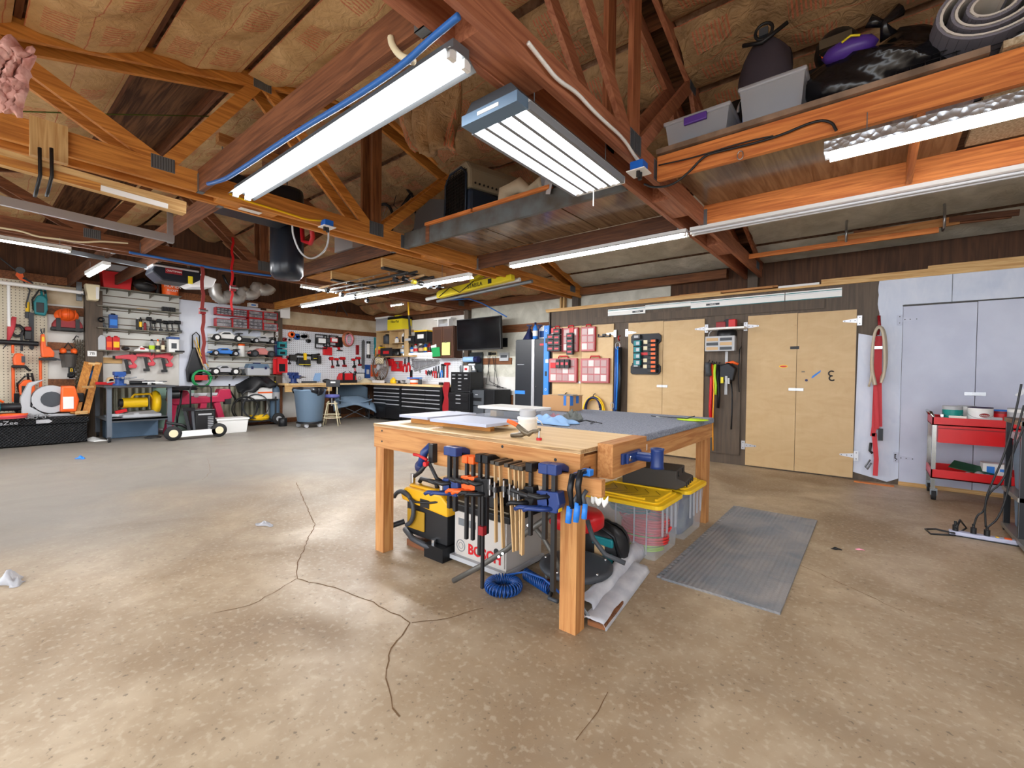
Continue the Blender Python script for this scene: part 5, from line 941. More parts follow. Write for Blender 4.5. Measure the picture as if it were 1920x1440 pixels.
# bench along the left wall
BZ = 1.06
t = T('wall_workbench', 'long wooden workbench top under the white pegboard', 'workbench', (0, 0, 0)); obj('bench_top', MB().box(WX+.05, 5.3, BZ-.05, WX+.62, 8.4, BZ, 'plytop'), t); obj('bench_apron', MB().box(WX+.56, 5.32, BZ-.22, WX+.6, 6.6, BZ-.05, 'pine_y'), t)
for y in (5.4, 6.7): obj('leg', B(WX+.1, y-.04, 0, WX+.18, y+.04, BZ-.05, 'brown2'), t)
at(-11.98, 5.62, BZ, 'bench_vise', 'dark blue vise at the left end of the wall bench', 'vise', lambda t: vise(t, 'cobalt', 1.25), HP*.3)
at(-12.1, 7.15, BZ, 'tool_bag', 'red and black tool bag on the wall bench', 'tool bag', lambda t: toolbag(t, .55, .3, 'red'))
at(-12.0, 6.05, BZ, 'caulk_gun', 'small dark tool lying on the wall bench by the vise', 'tool', lambda t: obj('tool_body', MB().bar((-.2, 0, .03), (.2, 0, .03), .05, .05, 'dgrey'), t)); at(-12.0, 6.55, BZ, 'safety_goggles', 'black goggles on the wall bench behind the stool', 'goggles', lambda t: obj('goggle_frame', MB().sph((0, 0, .06), (.12, .08, .06), 'black'), t))
at(-12.05, 7.85, BZ, 'drop_cloth', 'crumpled cream cloth on the bench near the corner', 'cloth', lambda t: obj('cloth', MB().grid(lambda u, v: ((u-.5)*.5, (v-.5)*.35, .1*math.sin(PI*u)*math.sin(PI*v)*(1+.4*math.sin(u*12+v*7))+.004), 14, 8, 'cream'), t, solid=.01))
# trash can
def trash(t):
    obj('can_body', MB().lathe([(.27, .14), (.29, .16), (.36, .88), (.38, .9), (.38, .94), (.35, .94), (.33, .88)], (0, 0, 0), 'slateb', 28), t)
    obj('bag_liner', MB().grid(lambda u, v: ((.39+.02*math.sin(u*40))*math.cos(2*PI*u)*(1-.12*abs(v-.5)), (.39+.02*math.sin(u*40))*math.sin(2*PI*u)*(1-.12*abs(v-.5)), .98-(.12+.08*math.sin(u*11+2))*v), 48, 6, 'bagm'), t, solid=.006); obj('bag_inner', MB().lathe([(.36, .95), (.3, .8), (0, .78)], (0, 0, 0), 'bagm', 24), t)
    d = obj('dolly', MB().lathe([(.31, .1), (.32, .14), (0, .14)], (0, 0, 0), 'blackm', 20), t)
    for k in range(5): a = k*2*PI/5+.5; obj('caster', MB().cyl((.26*math.cos(a)-.02, .26*math.sin(a), .05), (.26*math.cos(a)+.02, .26*math.sin(a), .05), .048, 'lgrey', 10), t)
mt('slateb', (106, 128, 150), .45); mt('bagm', (22, 24, 30), .3)
at(*on('Z', 581, 800, 0), 'trash_can', 'round grey blue trash can with black liner on a dolly', 'trash can', trash, 0)
def stool(t):
    for k in range(4): a = PI/4+k*PI/2; x, y = math.cos(a), math.sin(a); obj('leg', MB().tube([(.1*x, .1*y, .62), (.14*x, .14*y, .52), (.26*x, .26*y, 0)], .015, 'cream', 8), t)
    obj('foot_ring', MB().torus((0, 0, .2), .225, .012, 'cream', 'z', 24, 6).torus((0, 0, .28), .2, .01, 'cream', 'z', 24, 6).torus((0, 0, .56), .13, .014, 'cream', 'z', 20, 6), t)
    obj('screw_post', MB().cyl((0, 0, .5), (0, 0, .72), .02, 'steel'), t); obj('seat', MB().lathe([(0, .71), (.18, .71), (.2, .74), (.18, .79), (0, .8)], (0, 0, 0), 'purpleb', 20), t)
    obj('backrest', MB().box(-.17, .17, .98, .17, .21, 1.16, 'black').box(-.06, .165, 1.08, .06, .17, 1.12, 'white'), t, bev=.015); obj('backrest_stem', MB().cyl((-.1, .18, .74), (-.1, .19, 1.0), .01, 'cream').cyl((.1, .18, .74), (.1, .19, 1.0), .01, 'cream'), t)
mt('purpleb', (88, 92, 158), .5)
at(*on('Z', 622, 797, 0), 'swivel_stool', 'cream metal shop stool with blue seat and black backrest', 'stool', stool, .9)
def camp(t):
    for s in (-1, 1):
        obj('leg', MB().cyl((s*.4, -.32, .02), (s*.4, -.3, .72), .016, 'blackm', 8), t); obj('leg', MB().cyl((s*.42, .28, .02), (s*.4, .25, 1.0), .016, 'blackm', 8), t)
        obj('cross_brace', MB().cyl((s*.4, -.32, .03), (-s*.4, -.3, .44), .012, 'dgrey', 8), t); obj('cross_brace', MB().cyl((s*.4, -.3, .03), (s*.4, .28, .44), .012, 'dgrey', 8), t)
    obj('seat_sling', MB().grid(lambda u, v: ((u-.5)*.95, -.34+.6*v, .5+.1*(2*abs(u-.5))**2-.06*math.sin(PI*v)), 14, 8, 'slateb'), t, solid=.03)
    obj('back_sling', MB().grid(lambda u, v: ((u-.5)*.9, .22+.1*math.sin(PI*u), .5+.55*v*(.75+.25*math.sin(PI*u))), 14, 8, 'campb'), t, solid=.03)
    obj('draped_blanket', MB().grid(lambda u, v: ((u-.5)*1.15, -.38+.3*v+.02*math.sin(u*18), .68-.2*(2*abs(u-.45))**2-.25*(1-v)**2+.012*math.sin(u*15+v*5)), 24, 8, 'slateb'), t, solid=.04)
mt('campb', (58, 76, 92), .7)
q = on('Z', 662, 786, 0); at(q.x, q.y, 0, 'camp_chair', 'grey blue folding camp chair with a draped blanket', 'camp chair', camp, HP*.75)
at(-11.9, 8.0, 0, 'shoes_pair', 'small dark and white shoes under the bench corner', 'shoes', lambda t: [obj('shoe', MB().sph((x, 0, .05), (.07, .15, .06), c), t) for x, c in ((-.1, 'black'), (.12, 'white'))])
# ================= far wall left part: wrench pegboard, cabinets =================
def F_(fn, name, lab, cat, box, **k): return put(fn, name, lab, cat, box, wall='B', off=k.pop('off', .06), **k)
a, b_ = on('Y', 706, 700, WY), on('Y', 868, 700, WY)
one('pegboard', B(a.x+.3, -.02, 0, b_.x, 0, .98, 'peg_white'), 'white pegboard behind the hanging wrenches', 'pegboard', (0, WY-.025, 1.05))
one('far_workbench', MB().box(-11.6, -.72, -.05, -8.55, 0, 0, 'plytop'), 'plywood bench top over the black drawer cabinets', 'worktop', (0, WY-.03, BZ))
def dcab(t, w, h, cols, d=.6):
    obj('cabinet_body', B(-w/2, -d, .08, w/2, 0, h, 'black'), t)
    for s in (-1, 1):
        for y in (-d+.08, -.08): obj('caster', MB().cyl((s*(w/2-.08)-.02, y, .045), (s*(w/2-.08)+.02, y, .045), .045, 'rubber', 10), t)
    xs = -w/2+.03
    for fw, hs in cols:
        z = h-.06; ww = (w-.06)*fw
        for q in hs:
            o = obj('drawer', B(xs+.005, -d-.015, z-q+.012, xs+ww-.005, -d, z, 'blackd'), t)
            if q < .3: obj('drawer_pull', B(xs+.01, -d-.035, z-.035, xs+ww-.01, -d-.015, z-.012, 'silver'), o)
            z -= q
        xs += ww
mt('blackd', (20, 21, 24), .35)
x0, x1 = on('Y', 702, 750, WY-.7).x, on('Y', 752, 750, WY-.7).x
at((x0+x1)/2, WY-.06, 0, 'rolling_drawer_cabinet', 'black rolling drawer cabinet in the corner with silver pulls', 'drawer cabinet', lambda t: dcab(t, x1-x0, BZ-.06, ((.48, (.12, .1, .1, .1, .12, .34)), (.52, (.12, .1, .1, .12, .12, .32))), .66), 0)
x2, x3 = on('Y', 754, 750, WY-.7).x, on('Y', 829, 750, WY-.7).x
at((x2+x3)/2, WY-.06, 0, 'rolling_drawer_cabinet', 'wider black drawer cabinet beside the red panel', 'drawer cabinet', lambda t: dcab(t, x3-x2-.01, BZ-.06, ((.63, (.12, .12, .1, .12, .14, .3)), (.37, (.12, .12, .1, .12, .14, .3))), .66), 0)
q = on('Y', 838, 745, WY-.7)
at(q.x, WY-.72, 0, 'red_door_panel', 'red curved metal panel standing beside the drawer cabinet', 'panel', lambda t: obj('panel_sheet', MB().prism([(-.1, 0), (.12, 0), (.14, .6), (.08, .8), (.14, 1.1), (.12, 1.15), (-.06, 1.15), (-.12, 1.0), (-.05, .75), (-.12, .55)], -.03, .0, 'dred'), t, bev=.01), 0)
# birch cubby
q0, cw, chh = bw(706, 620, 766, 668, WY-.35)
def cubby(t):
    w, h = cw, chh; d = .33
    obj('cabinet_side', B(-w/2, -d, 0, -w/2+.02, 0, h, 'birch'), t); obj('cabinet_side', B(w/2-.2, -d, 0, w/2-.18, 0, h, 'birch'), t); obj('cabinet_back', B(-w/2, -.02, 0, w/2, 0, h, 'birch'), t)
    obj('front_panel', B(w/2-.2, -d, -.0, w/2, -d+.02, h, 'birch'), t); obj('cabinet_top', B(-w/2, -d-.02, h, w/2-.15, 0, h+.02, 'birch'), t); obj('cabinet_bottom', B(-w/2, -d, -.02, w/2, 0, 0, 'birch'), t)
    obj('inner_shelf', B(-.12, -d, h*.5, w/2-.2, 0, h*.52, 'birch'), t); obj('inner_shelf', B(-w/2+.02, -d, h*.3, w/2-.2, 0, h*.32, 'birch'), t); obj('divider', B(-.12, -d, h*.32, -.1, 0, h, 'birch'), t)
ct = T('open_shelf_cabinet', 'birch plywood open cubby cabinet on the far wall', 'cabinet', (q0[0], WY-.03, q0[2])); cubby(ct)
cb0, ctop = q0[2], q0[2]+chh+.02; YS = .2
F_(boxy, 'storage_tote', 'cloudy clear tote on top of the birch cubby', 'tote', (712, 595, 737, 620), off=YS, zb=ctop, c='clearb', d=.3, lid='white')
F_(lambda t, w, h: (obj('box_body', MB().box(-w/2, -.18, 0, w/2, .15, h*.72, 'yellow2').text('FilterPak', (0, -.182, h*.55), .11, 'blackm'), t), obj('box_top', B(-w/2, -.18, h*.72, w/2, .15, h*.9, 'blackm'), t, bev=.01), obj('knob', B(-w*.2, -.08, h*.9, w*.1, .08, h*1.03, 'yellow2'), t)), 'filter_box', 'yellow filter box with black top on the birch cubby', 'box', (736, 592, 764, 619), off=YS, zb=ctop)
F_(can, 'glass_jar', 'dark glass jar in the upper cubby', 'jar', (722, 627, 731, 642), off=.17, zb=cb0+chh*.52, c='dgrey', cap='blackm'); F_(can, 'glass_jar', 'clear jar with brown contents in the upper cubby', 'jar', (732, 628, 738, 642), off=.17, zb=cb0+chh*.52, c='tan', cap='lgrey')
F_(bottle, 'small_bottle', 'white bottle at the right of the upper cubby', 'bottle', (741, 632, 747, 642), off=.17, zb=cb0+chh*.52, c='white')
F_(jug, 'motor_oil_jug', 'yellow oil jug in the lower cubby', 'jug', (708, 648, 720, 667), off=.2, zb=cb0, c='yellow', cap='black', band='red')
F_(boxy, 'shop_radio', 'black radio with red sticker in the lower cubby', 'radio', (722, 653, 744, 667), off=.2, zb=cb0, c='black', stk='red')
F_(lambda t, w, h: (obj('reel_body', MB().cyl((-.05, -.1, h*.5), (.05, -.1, h*.5), h*.4, 'blackm'), t), obj('reel_crank', MB().tube([(.05, -.1, h*.5), (.12, -.1, h*.6), (.14, -.12, h*.2)], .012, 'steel'), t)), 'fishing_reel', 'small black and silver reel at the cubby edge', 'reel', (742, 654, 752, 668), off=.3, zb=cb0)
# black shelf
sx0, sx1 = on('Y', 754, 643, WY-.3).x, on('Y', 811, 643, WY-.3).x; sz = on('Y', 785, 643, WY-.3).z
t = T('wall_shelf', 'black metal shelf above the row of bottles', 'shelf', ((sx0+sx1)/2, WY-.025, sz)); shelf(t, sx1-sx0, 0, d=.3, c='black', nb=2)
F_(jug, 'plastic_jug', 'white jug at the left end of the black shelf', 'jug', (757, 622, 768, 642), off=.12, zb=sz+.018, c='white', cap='red')
F_(boxy, 'parts_tray', 'black tray with pale labels on the black shelf', 'tray', (762, 631, 784, 642), off=.2, zb=sz+.018, c='black', stk='lgrey')
F_(boxy, 'small_box', 'white box behind the black parts tray', 'box', (773, 623, 784, 633), off=.05, zb=sz+.13, c='white', d=.12)
F_(boxy, 'storage_tote', 'black tote with yellow lid on the black shelf', 'tote', (785, 620, 808, 642), off=.18, zb=sz+.018, c='black', d=.3, lid='yellow', stk='white')
F_(boxy, 'small_speaker', 'tiny dark speaker right of the yellow lidded tote', 'speaker', (805, 632, 812, 642), off=.1, zb=sz+.018, c='blackm')
ms = on('Y', 780, 663, WY-.2).z
t = T('bottle_ledge', 'white ledge with lamp strip holding the row of bottles', 'shelf', ((sx0+sx1)/2, WY-.025, ms)); obj('ledge_board', B(-(sx1-sx0)/2, -.22, 0, (sx1-sx0)/2, 0, .02, 'white'), t); obj('light_strip', B(-(sx1-sx0)/2, -.24, -.04, (sx1-sx0)/2, -.2, .0, 'stripm'), t)
mt('stripm', (255, 250, 240), .5, emit=3)
for i, (x0, x1, y, c, cap, sp, bnd, l) in enumerate(((752, 762, 647, 'paleblue', 'white', 0, 'white', 'large pale jug, first bottle on the white ledge'), (763, 769, 647, 'lgrey', 'dgrey', 0, 'tan', 'grey can with tan label, second on the ledge'), (769, 775, 648, 'lblue', 'blackm', 0, 'white', 'blue can on the white ledge'), (776, 783, 645, 'lgrey', 'red', 0, 'red', 'grey bottle with red label on the ledge'),
    (786, 794, 644, 'dgrey', 'white', 1, 'tan', 'dark spray bottle with white trigger'), (795, 801, 641, 'blue', 'yellow', 0, 'yellow', 'blue bottle with tall yellow cap'), (802, 808, 641, 'dred', 'red', 0, 'black', 'dark red bottle with red cap on the ledge'))):
    F_(bottle, 'bottle', l, 'bottle', (x0, y, x1, 662), off=.13, zb=ms+.02, c=c, cap=cap, spray=bool(sp), band=bnd, group='bottles on the white ledge')
# brown cabinet
q1_, w1, h1 = bw(811, 612, 850, 671, WY-.35)
t = T('wall_cabinet', 'dark brown two door wall cabinet with a green folder on it', 'cabinet', (q1_[0], WY-.03, q1_[2]))
obj('cabinet_body', B(-w1/2, -.31, 0, w1/2+.02, 0, h1, 'darkwood'), t)
for s in (-1, 1): o = obj('door', MB().box(min(0, s*w1/2)+.006, -.33, .01, max(0, s*w1/2)-.006, -.31, h1-.01, 'brownp').box(min(0, s*w1/2)+.06, -.334, .07, max(0, s*w1/2)-.06, -.33, h1-.08, 'darkwood'), t)
F_(lambda t, w, h: obj('folder_sheet', MB().prism([(-w*.5, h*.9), (-w*.35, 0), (w*.5, h*.05), (w*.4, h*.95)], -.01, 0, 'green').prism([(-w*.6, h*1.1), (-w*.4, h*.2), (w*.1, h*.3), (0, h*1.25)], .002, .01, 'white'), t), 'paper_folder', 'green folder with white papers on the brown cabinet door', 'folder', (809, 650, 826, 669), off=.375)
F_(lambda t, w, h: (obj('notepad_sheet', B(-w/2, -.01, 0, w/2, 0, h*.92, 'padm'), t), obj('clip', B(-.03, -.02, h*.9, .03, 0, h, 'bronze'), t)), 'clipboard', 'yellow paper clipboard on the brown cabinet door', 'clipboard', (829, 640, 844, 666), off=.38); mt('padm', (226, 226, 140), .8)
F_(lambda t, w, h: obj('stand', MB().box(-w/2, -.1, h*.85, w/2, .1, h, 'white').box(-w*.3, -.08, 0, -w*.24, .08, h*.85, 'white').box(w*.3, -.08, 0, w*.36, .08, h*.85, 'white').cbox((w*.05, 0, h*.2), (w*.5, .15, h*.35), 'lgrey'), t), 'monitor_stand', 'white small stand on top of the brown cabinet', 'stand', (818, 597, 850, 612), off=.18, zb=q1_[2]+h1)
one('fire_extinguisher', MB().lathe([(.06, 0), (.07, .02), (.07, .36), (.03, .42)], (0, -.1, 0), 'yellow', 14).lathe([(.072, .14), (.072, .3)], (0, -.1, 0), 'white', 14).box(-.05, -.14, .42, .05, -.06, .5, 'black'), 'yellow and white bottle with black top beside the television', 'bottle', bw(856, 625, 863, 656, WY-.1)[0])
# pole hanging
a, b_ = on('Y', 765, 566, WY-.6), on('Y', 769, 628, WY-.45)
t = T('telescopic_pole', 'thin yellow and black pole hanging from the roof beam', 'pole', (0, 0, 0)); m_ = a.lerp(b_, .4); obj('yellow_section', MB().cyl(a+Vector((0, 0, .1)), m_, .025, 'yellow', 8), t); obj('black_section', MB().cyl(m_, b_, .03, 'black', 8).cyl(b_+Vector((0, 0, .25)), b_+Vector((0, 0, .15)), .035, 'lgrey', 8), t)
# wrenches etc
WO = 'first second third fourth fifth sixth seventh eighth ninth tenth eleventh twelfth thirteenth fourteenth fifteenth sixteenth seventeenth eighteenth nineteenth twentieth twenty-first twenty-second'.split()
def wrench(t, w, h):
    obj('wrench_body', MB().box(-w*.28, -.02, w, w*.28, -.01, h-w, 'steel').torus((0, -.015, w*.8), w*.62, w*.25, 'steel', 'y', 12, 5).torus((0, -.015, h-w*.7), w*.6, w*.28, 'steel', 'y', 10, 5, -.9, PI+.9), t); wallhook(t, 0, h-w, .05)
for i in range(22):
    x = 774+i*2.35; bot = 698-.7*i if i > 1 else 688+i*6; bot = max(bot, 683); 
    if i == 6: bot = 699
    F_(wrench, 'wrench', 'steel wrench, '+WO[i]+' from the left in the hanging graded row', 'wrench', (x-.9, 673, x+1.3, bot), off=.045, group='wrenches on the far pegboard')
def pliers(t, w, h, c='red'):
    obj('plier_jaw', MB().prism([(-w*.2, h*.55), (w*.2, h*.55), (w*.12, h), (-w*.12, h)], -.035, -.015, 'dgrey'), t)
    for s in (-1, 1): obj('plier_handle', MB().tube([(s*w*.08, -.03, h*.6), (s*w*.4, -.03, h*.35), (s*w*.35, -.03, 0)], w*.14, c, 6), t)
for i, (x0, y0, x1, y1, c, l) in enumerate(((757, 672, 764, 698, 'red', 'large red handled cutter left of the wrenches'), (764, 669, 771, 697, 'red', 'second large red handled cutter left of the wrenches'), (812, 689, 817, 706, 'red', 'red pliers, first right of the screwdrivers'), (816, 687, 821, 709, 'red', 'red pliers, second right of the screwdrivers'), (821, 686, 826, 709, 'dgrey', 'dark handled pliers beside the red ones'), (827, 685, 832, 708, 'lblue', 'light blue handled pliers'))):
    F_(pliers, 'pliers', l, 'pliers', (x0, y0, x1, y1), c=c, off=.045, group='pliers on the far pegboard')
F_(lambda t, w, h: obj('hacksaw_frame', MB().box(-w/2, -.03, 0, w/2, -.01, h, 'blackm').box(-w/2, -.035, h*.1, w/2, -.03, h*.4, 'red'), t), 'square_ruler', 'narrow dark and red rule hanging by the cutters', 'ruler', (770, 694, 774, 715), off=.045)
def sdriver(t, w, h, c): obj('driver_handle', MB().cyl((0, -.03, h*.55), (0, -.03, h), w*.4, c, 8), t); obj('driver_shaft', MB().cyl((0, -.03, 0), (0, -.03, h*.55), .006, 'steel', 6), t)
for i in range(8): F_(sdriver, 'screwdriver', ('red' if i < 2 else 'dark')+' handled screwdriver, '+WO[i]+' in the row right of the wrenches', 'screwdriver', (799+i*1.7, 694+(i % 3), 800.3+i*1.7, 710+(i % 3)*2), c='red' if i < 2 else 'blackm', off=.045, group='screwdrivers on the far pegboard')
def hammer(t, w, h, c, hc): obj('hammer_head', MB().cyl((-w*.5, -.04, h*.92), (w*.5, -.04, h*.92), w*.18, c, 10), t); obj('hammer_handle', MB().cyl((0, -.04, 0), (0, -.04, h*.9), w*.12, hc, 8), t)
F_(hammer, 'claw_hammer', 'black claw hammer beside the red mallet', 'hammer', (830, 682, 837, 708), c='blackm', hc='blackm', off=.045); F_(hammer, 'dead_blow_mallet', 'bright red mallet on the far pegboard', 'mallet', (836, 680, 845, 708), c='red', hc='red', off=.045)
F_(boxy, 'tool_case', 'flat red tool case hanging on the far pegboard', 'case', (735, 677, 755, 696), off=.05, c='red', d=.08); F_(boxy, 'tool_case', 'bright red small case left of the flat red one', 'case', (727, 673, 739, 686), off=.05, c='red', d=.14)
F_(drill, 'air_ratchet', 'silver air tool hanging on the red case', 'tool', (743, 678, 748, 691), off=.14, c='steel', c2='steel', bat='steel')
F_(boxy, 'power_supply', 'black power box under the birch cubby', 'box', (716, 668, 731, 682), off=.05, c='black', d=.1); F_(boxy, 'paper_chart', 'cream paper chart left of the power box', 'paper', (704, 671, 719, 682), off=.4, c='cream', d=.02)
def fan(t, w, h):
    r = w/2; c = (0, -.2, r)
    mb = MB()
    for k in range(1, 7): mb.torus((0, -.26, r), r*k/6, .006, 'bronzeg', 'y', 26, 4)
    for k in range(20): a = 2*PI*k/20; mb.cyl((0, -.27, r), (r*math.cos(a), -.25, r+r*math.sin(a)), .004, 'bronzeg', 4)
    obj('fan_grille', mb, t); obj('fan_ring', MB().torus((0, -.2, r), r, .02, 'bronzeg', 'y', 26, 6), t); obj('hub', MB().cyl((0, -.28, r), (0, -.1, r), r*.2, 'lgrey'), t)
    for k in range(4): a = k*PI/2+.4; obj('fan_blade', MB().prism([(r*.15*math.cos(a-.4), r+r*.15*math.sin(a-.4)), (r*.85*math.cos(a-.3), r+r*.85*math.sin(a-.3)), (r*.85*math.cos(a+.35), r+r*.85*math.sin(a+.35)), (r*.15*math.cos(a+.4), r+r*.15*math.sin(a+.4))], -.2, -.19, 'lgrey'), t)
    obj('fan_foot', MB().tube([(-.1, -.15, r*.3), (0, -.15, -.04), (.1, -.15, r*.3)], .02, 'blackm').cyl((0, -.15, -.08), (0, -.15, -.05), .14, 'blackm'), t)
mt('bronzeg', (120, 104, 88), .4, .6)
F_(fan, 'table_fan', 'round metal desk fan standing on the bench corner', 'fan', (709, 684, 738, 713), off=.15)
for nm, lb, ct_, b_, kw, f in (('putty_tub', 'orange tub with blue lid on the far bench', 'tub', (772, 708, 783, 720), dict(c='orangep', cap='lblue', capr=1.5, band='white'), can), ('small_meter', 'small dark meter beside the orange tub', 'meter', (785, 711, 790, 719), dict(c='dgrey', d=.05), boxy), ('glue_bottle', 'yellow bottle on the far bench by the fan', 'bottle', (733, 708, 742, 721), dict(c='yellow', cap='yellow'), bottle),
    ('angle_grinder', 'silver and black grinder on the far bench', 'tool', (742, 713, 752, 721), dict(c='dgrey', c2='black'), drill), ('small_clamp', 'small dark tool at the bench middle', 'tool', (754, 713, 761, 721), dict(c='blackm', c2='steel'), drill), ('plane_box', 'white long box left of the fan on the bench', 'box', (702, 713, 717, 719), dict(c='white', d=.15), boxy), ('tape_measure', 'small black tape measure at the bench right end', 'tool', (824, 717, 830, 722), dict(c='black', d=.06), boxy)):
    F_(f, nm, lb, ct_, b_, off=.45, zb=BZ, **kw)
# television
q, tw, th_ = bw(857, 596, 942, 656, WY-.55)
t = T('television', 'large black flat television on a wall arm', 'television', (q[0], WY-.55, q[2]), 0, None, rot=(.04, .0, -.04)); obj('tv_body', B(-tw/2, -.02, 0, tw/2, .05, th_, 'black'), t, bev=.006); obj('screen', B(-tw/2+.02, -.024, .03, tw/2-.02, -.02, th_-.02, 'screen'), t); obj('wall_arm', MB().box(-.15, .05, th_*.3, .15, .1, th_*.7, 'blackm').box(-.04, .1, th_*.45, .04, .52, th_*.55, 'blackm'), t)
mt('screen', (8, 8, 12), .12)
def chest2(t):
    for z0, rows, w in ((0, ((.42, 1),), .62), (.62, ((.13, 1), (.12, 1)), .66), (.9, ((.07, 3), (.07, 3), (.08, 1), (.08, 1), (.08, 1)), .6)): pass
    obj('lower_chest', B(-.36, -.5, .08, .36, 0, .9, 'black'), t); obj('upper_chest', B(-.33, -.45, .92, .33, 0, 1.4, 'black'), t)
    z = .88
    for q in (.09, .1, .2, .38): o = obj('drawer', B(-.33, -.515, z-q+.01, .33, -.5, z, 'blackd'), t); obj('drawer_pull', B(-.08, -.53, z-.05, .08, -.515, z-.03, 'silver'), o); z -= q
    z = 1.37
    for k, n in enumerate((3, 3, 1, 1, 1)):
        for j in range(n): a = -.31+.62*j/n; b_ = a+.62/n-.01; o = obj('drawer', B(a, -.465, z-.075, b_, -.45, z, 'blackd'), t); obj('drawer_pull', B((a+b_)/2-.05, -.48, z-.05, (a+b_)/2+.05, -.465, z-.03, 'silver'), o)
        z -= .085
    for s in (-1, 1):
        for y in (-.45, -.06): obj('caster', MB().cyl((s*.3-.02, y, .045), (s*.3+.02, y, .045), .045, 'rubber'), t)
q = on('Y', 866, 740, WY-.75); at(q.x, WY-.35, 0, 'tool_chest', 'black two piece tool chest under the television', 'tool chest', chest2, 0)
tcx, tcy, tcz = q.x, WY-.35, 1.4
at(tcx-.2, tcy-.2, tcz, 'soldering_stand', 'dark metal holder with tools on the tool chest top left', 'tool', lambda t: obj('holder', (lambda mb: [mb.cyl((.03*i-.08, .01*(i % 3), 0), (.05*i-.12, .02, .14+.03*(i % 4)), .014, 'dgrey' if i % 2 else 'steel') for i in range(6)] and mb)(MB()), t), 0)
at(tcx-.02, tcy-.2, tcz, 'wet_wipes_pack', 'white and red package on the tool chest top', 'package', lambda t: boxy(t, .18, .16, 'white', d=.1, stk='red'), 0)
at(tcx+.18, tcy-.22, tcz, 'impact_gun_pair', 'silver pneumatic tools heaped on the tool chest', 'tool', lambda t: (drill(t, .2, .22, 'silver', 'silver', 'dgrey')), .4)
F_(lambda t, w, h: (obj('board', B(-w/2, -.04, 0, w/2, -.01, h, 'slateblk'), t), obj('towel_roll', MB().cyl((-w*.25, -.16, h*.78), (w*.3, -.16, h*.78), .07, 'paleblue', 14), t), obj('towel_holder', MB().cyl((w*.3, -.16, h*.78), (w*.48, -.16, h*.78), .08, 'navy', 14), t)), 'blackboard', 'dark board with a light blue paper towel roll', 'board', (870, 661, 906, 722), off=.05)
mt('slateblk', (38, 46, 50), .5)
def gauge(t, w, h): obj('gauge_face', MB().cyl((0, -.05, h/2), (0, -.04, h/2), w*.42, 'cream', 16), t); obj('gauge_ring', MB().torus((0, -.04, h/2), w*.46, .012, 'steel', 'y', 18, 6), t)
F_(gauge, 'wall_clock', 'upper small round dial beside the tool chest', 'dial', (886, 692, 896, 703), off=.1, group='round dials'); F_(gauge, 'wall_clock', 'lower small round dial beside the tool chest', 'dial', (884, 704, 894, 715), off=.1, group='round dials')
q = on('Y', 900, 750, WY-.75)
at(q.x-.02, WY-.1, 0, 'mini_fridge', 'dark grey cabinet safe with a small silver badge', 'cabinet', lambda t: (obj('case_body', B(-.36, -.6, .03, .42, 0, 1.0, 'blackm'), t, bev=.01), obj('upper_door', MB().box(-.36, -.63, .62, .12, -.6, .98, 'dgrey').box(-.15, -.635, .86, -.07, -.63, .88, 'silver').box(-.3, -.635, .72, .05, -.63, .8, 'blackm'), t), obj('lower_door', B(-.36, -.63, .04, .12, -.6, .6, 'dgrey'), t)), 0)
one('outlet_strip', MB().box(-.14, -.03, 0, .14, 0, .12, 'cream').box(-.1, -.08, .02, -.03, -.03, .1, 'black').box(.0, -.06, .03, .05, -.03, .09, 'black').box(.08, -.06, .03, .12, -.03, .09, 'black'), 'cream outlet with black plugs below the television', 'outlet', bw(917, 660, 933, 668)[0])
one('electrical_panel', MB().box(-.14, -.08, 0, .14, 0, .2, 'lgrey').box(-.1, -.085, .08, .1, -.08, .14, 'dgrey'), 'small grey electrical box on the brown girt', 'electrical box', bw(941, 664, 956, 677)[0])
one('wall_phone', B(-.11, -.05, 0, .11, 0, .22, 'blackm'), 'small dark square panel right of the television', 'panel', bw(941, 638, 952, 651)[0]); one('warning_sign', MB().box(-.07, -.01, 0, .07, 0, .36, 'blue').box(-.03, -.014, .06, .03, -.01, .3, 'lgrey'), 'narrow blue sign left of the tall black cabinet', 'sign', bw(960, 649, 968, 672)[0])
mb = MB()
for i, (x, e) in enumerate(((915, 720), (919, 715), (924, 722), (929, 718))): a = on('Y', x, 668, WY-.08); b_ = on('Y', x-4+i*3, e, WY-.08); c_ = on('Y', 950-6*i, 728, WY-.1); mb.tube([a, a.lerp(b_, .5)+Vector((.05*(-1)**i, 0, 0)), b_, b_.lerp(c_, .5), c_], .007, 'black', 5)
one('power_cables', mb, 'thin black cables hanging below the television', 'cable')
# tall cabinet
q, w, h = bw(966, 636, 1024, 766, WY-.7)
t = T('tall_cabinet', 'tall black steel cabinet with a silver door edge', 'cabinet', (q[0], WY-.12, 0)); H_ = on('Y', 990, 636, WY-.7).z
obj('cabinet_body', B(-w/2, -.56, .02, w/2, 0, H_, 'blackblue'), t, bev=.008); obj('door', B(-w/2+.01, -.585, .06, .04, -.56, H_-.02, 'blackblue'), t); obj('door', B(.12, -.585, .06, w/2-.01, -.56, H_-.02, 'blackblue'), t); obj('edge_strip', MB().box(.045, -.6, .05, .08, -.56, H_-.01, 'silver').box(.085, -.6, .05, .115, -.56, H_-.01, 'silver'), t)
obj('blue_tape', B(-w/2, -.59, H_*.44, -w/2+.28, -.585, H_*.475, 'lblue'), t); obj('door_badge', B(-w*.42, -.59, H_*.74, -w*.2, -.585, H_*.745, 'silver'), t); obj('red_badge', B(w*.3, -.59, H_*.93, w*.42, -.585, H_*.95, 'red'), t); obj('door_lock', MB().cyl((w*.2, -.6, H_*.52), (w*.2, -.585, H_*.52), .012, 'chrome'), t)
mt('blackblue', (24, 28, 36), .35)
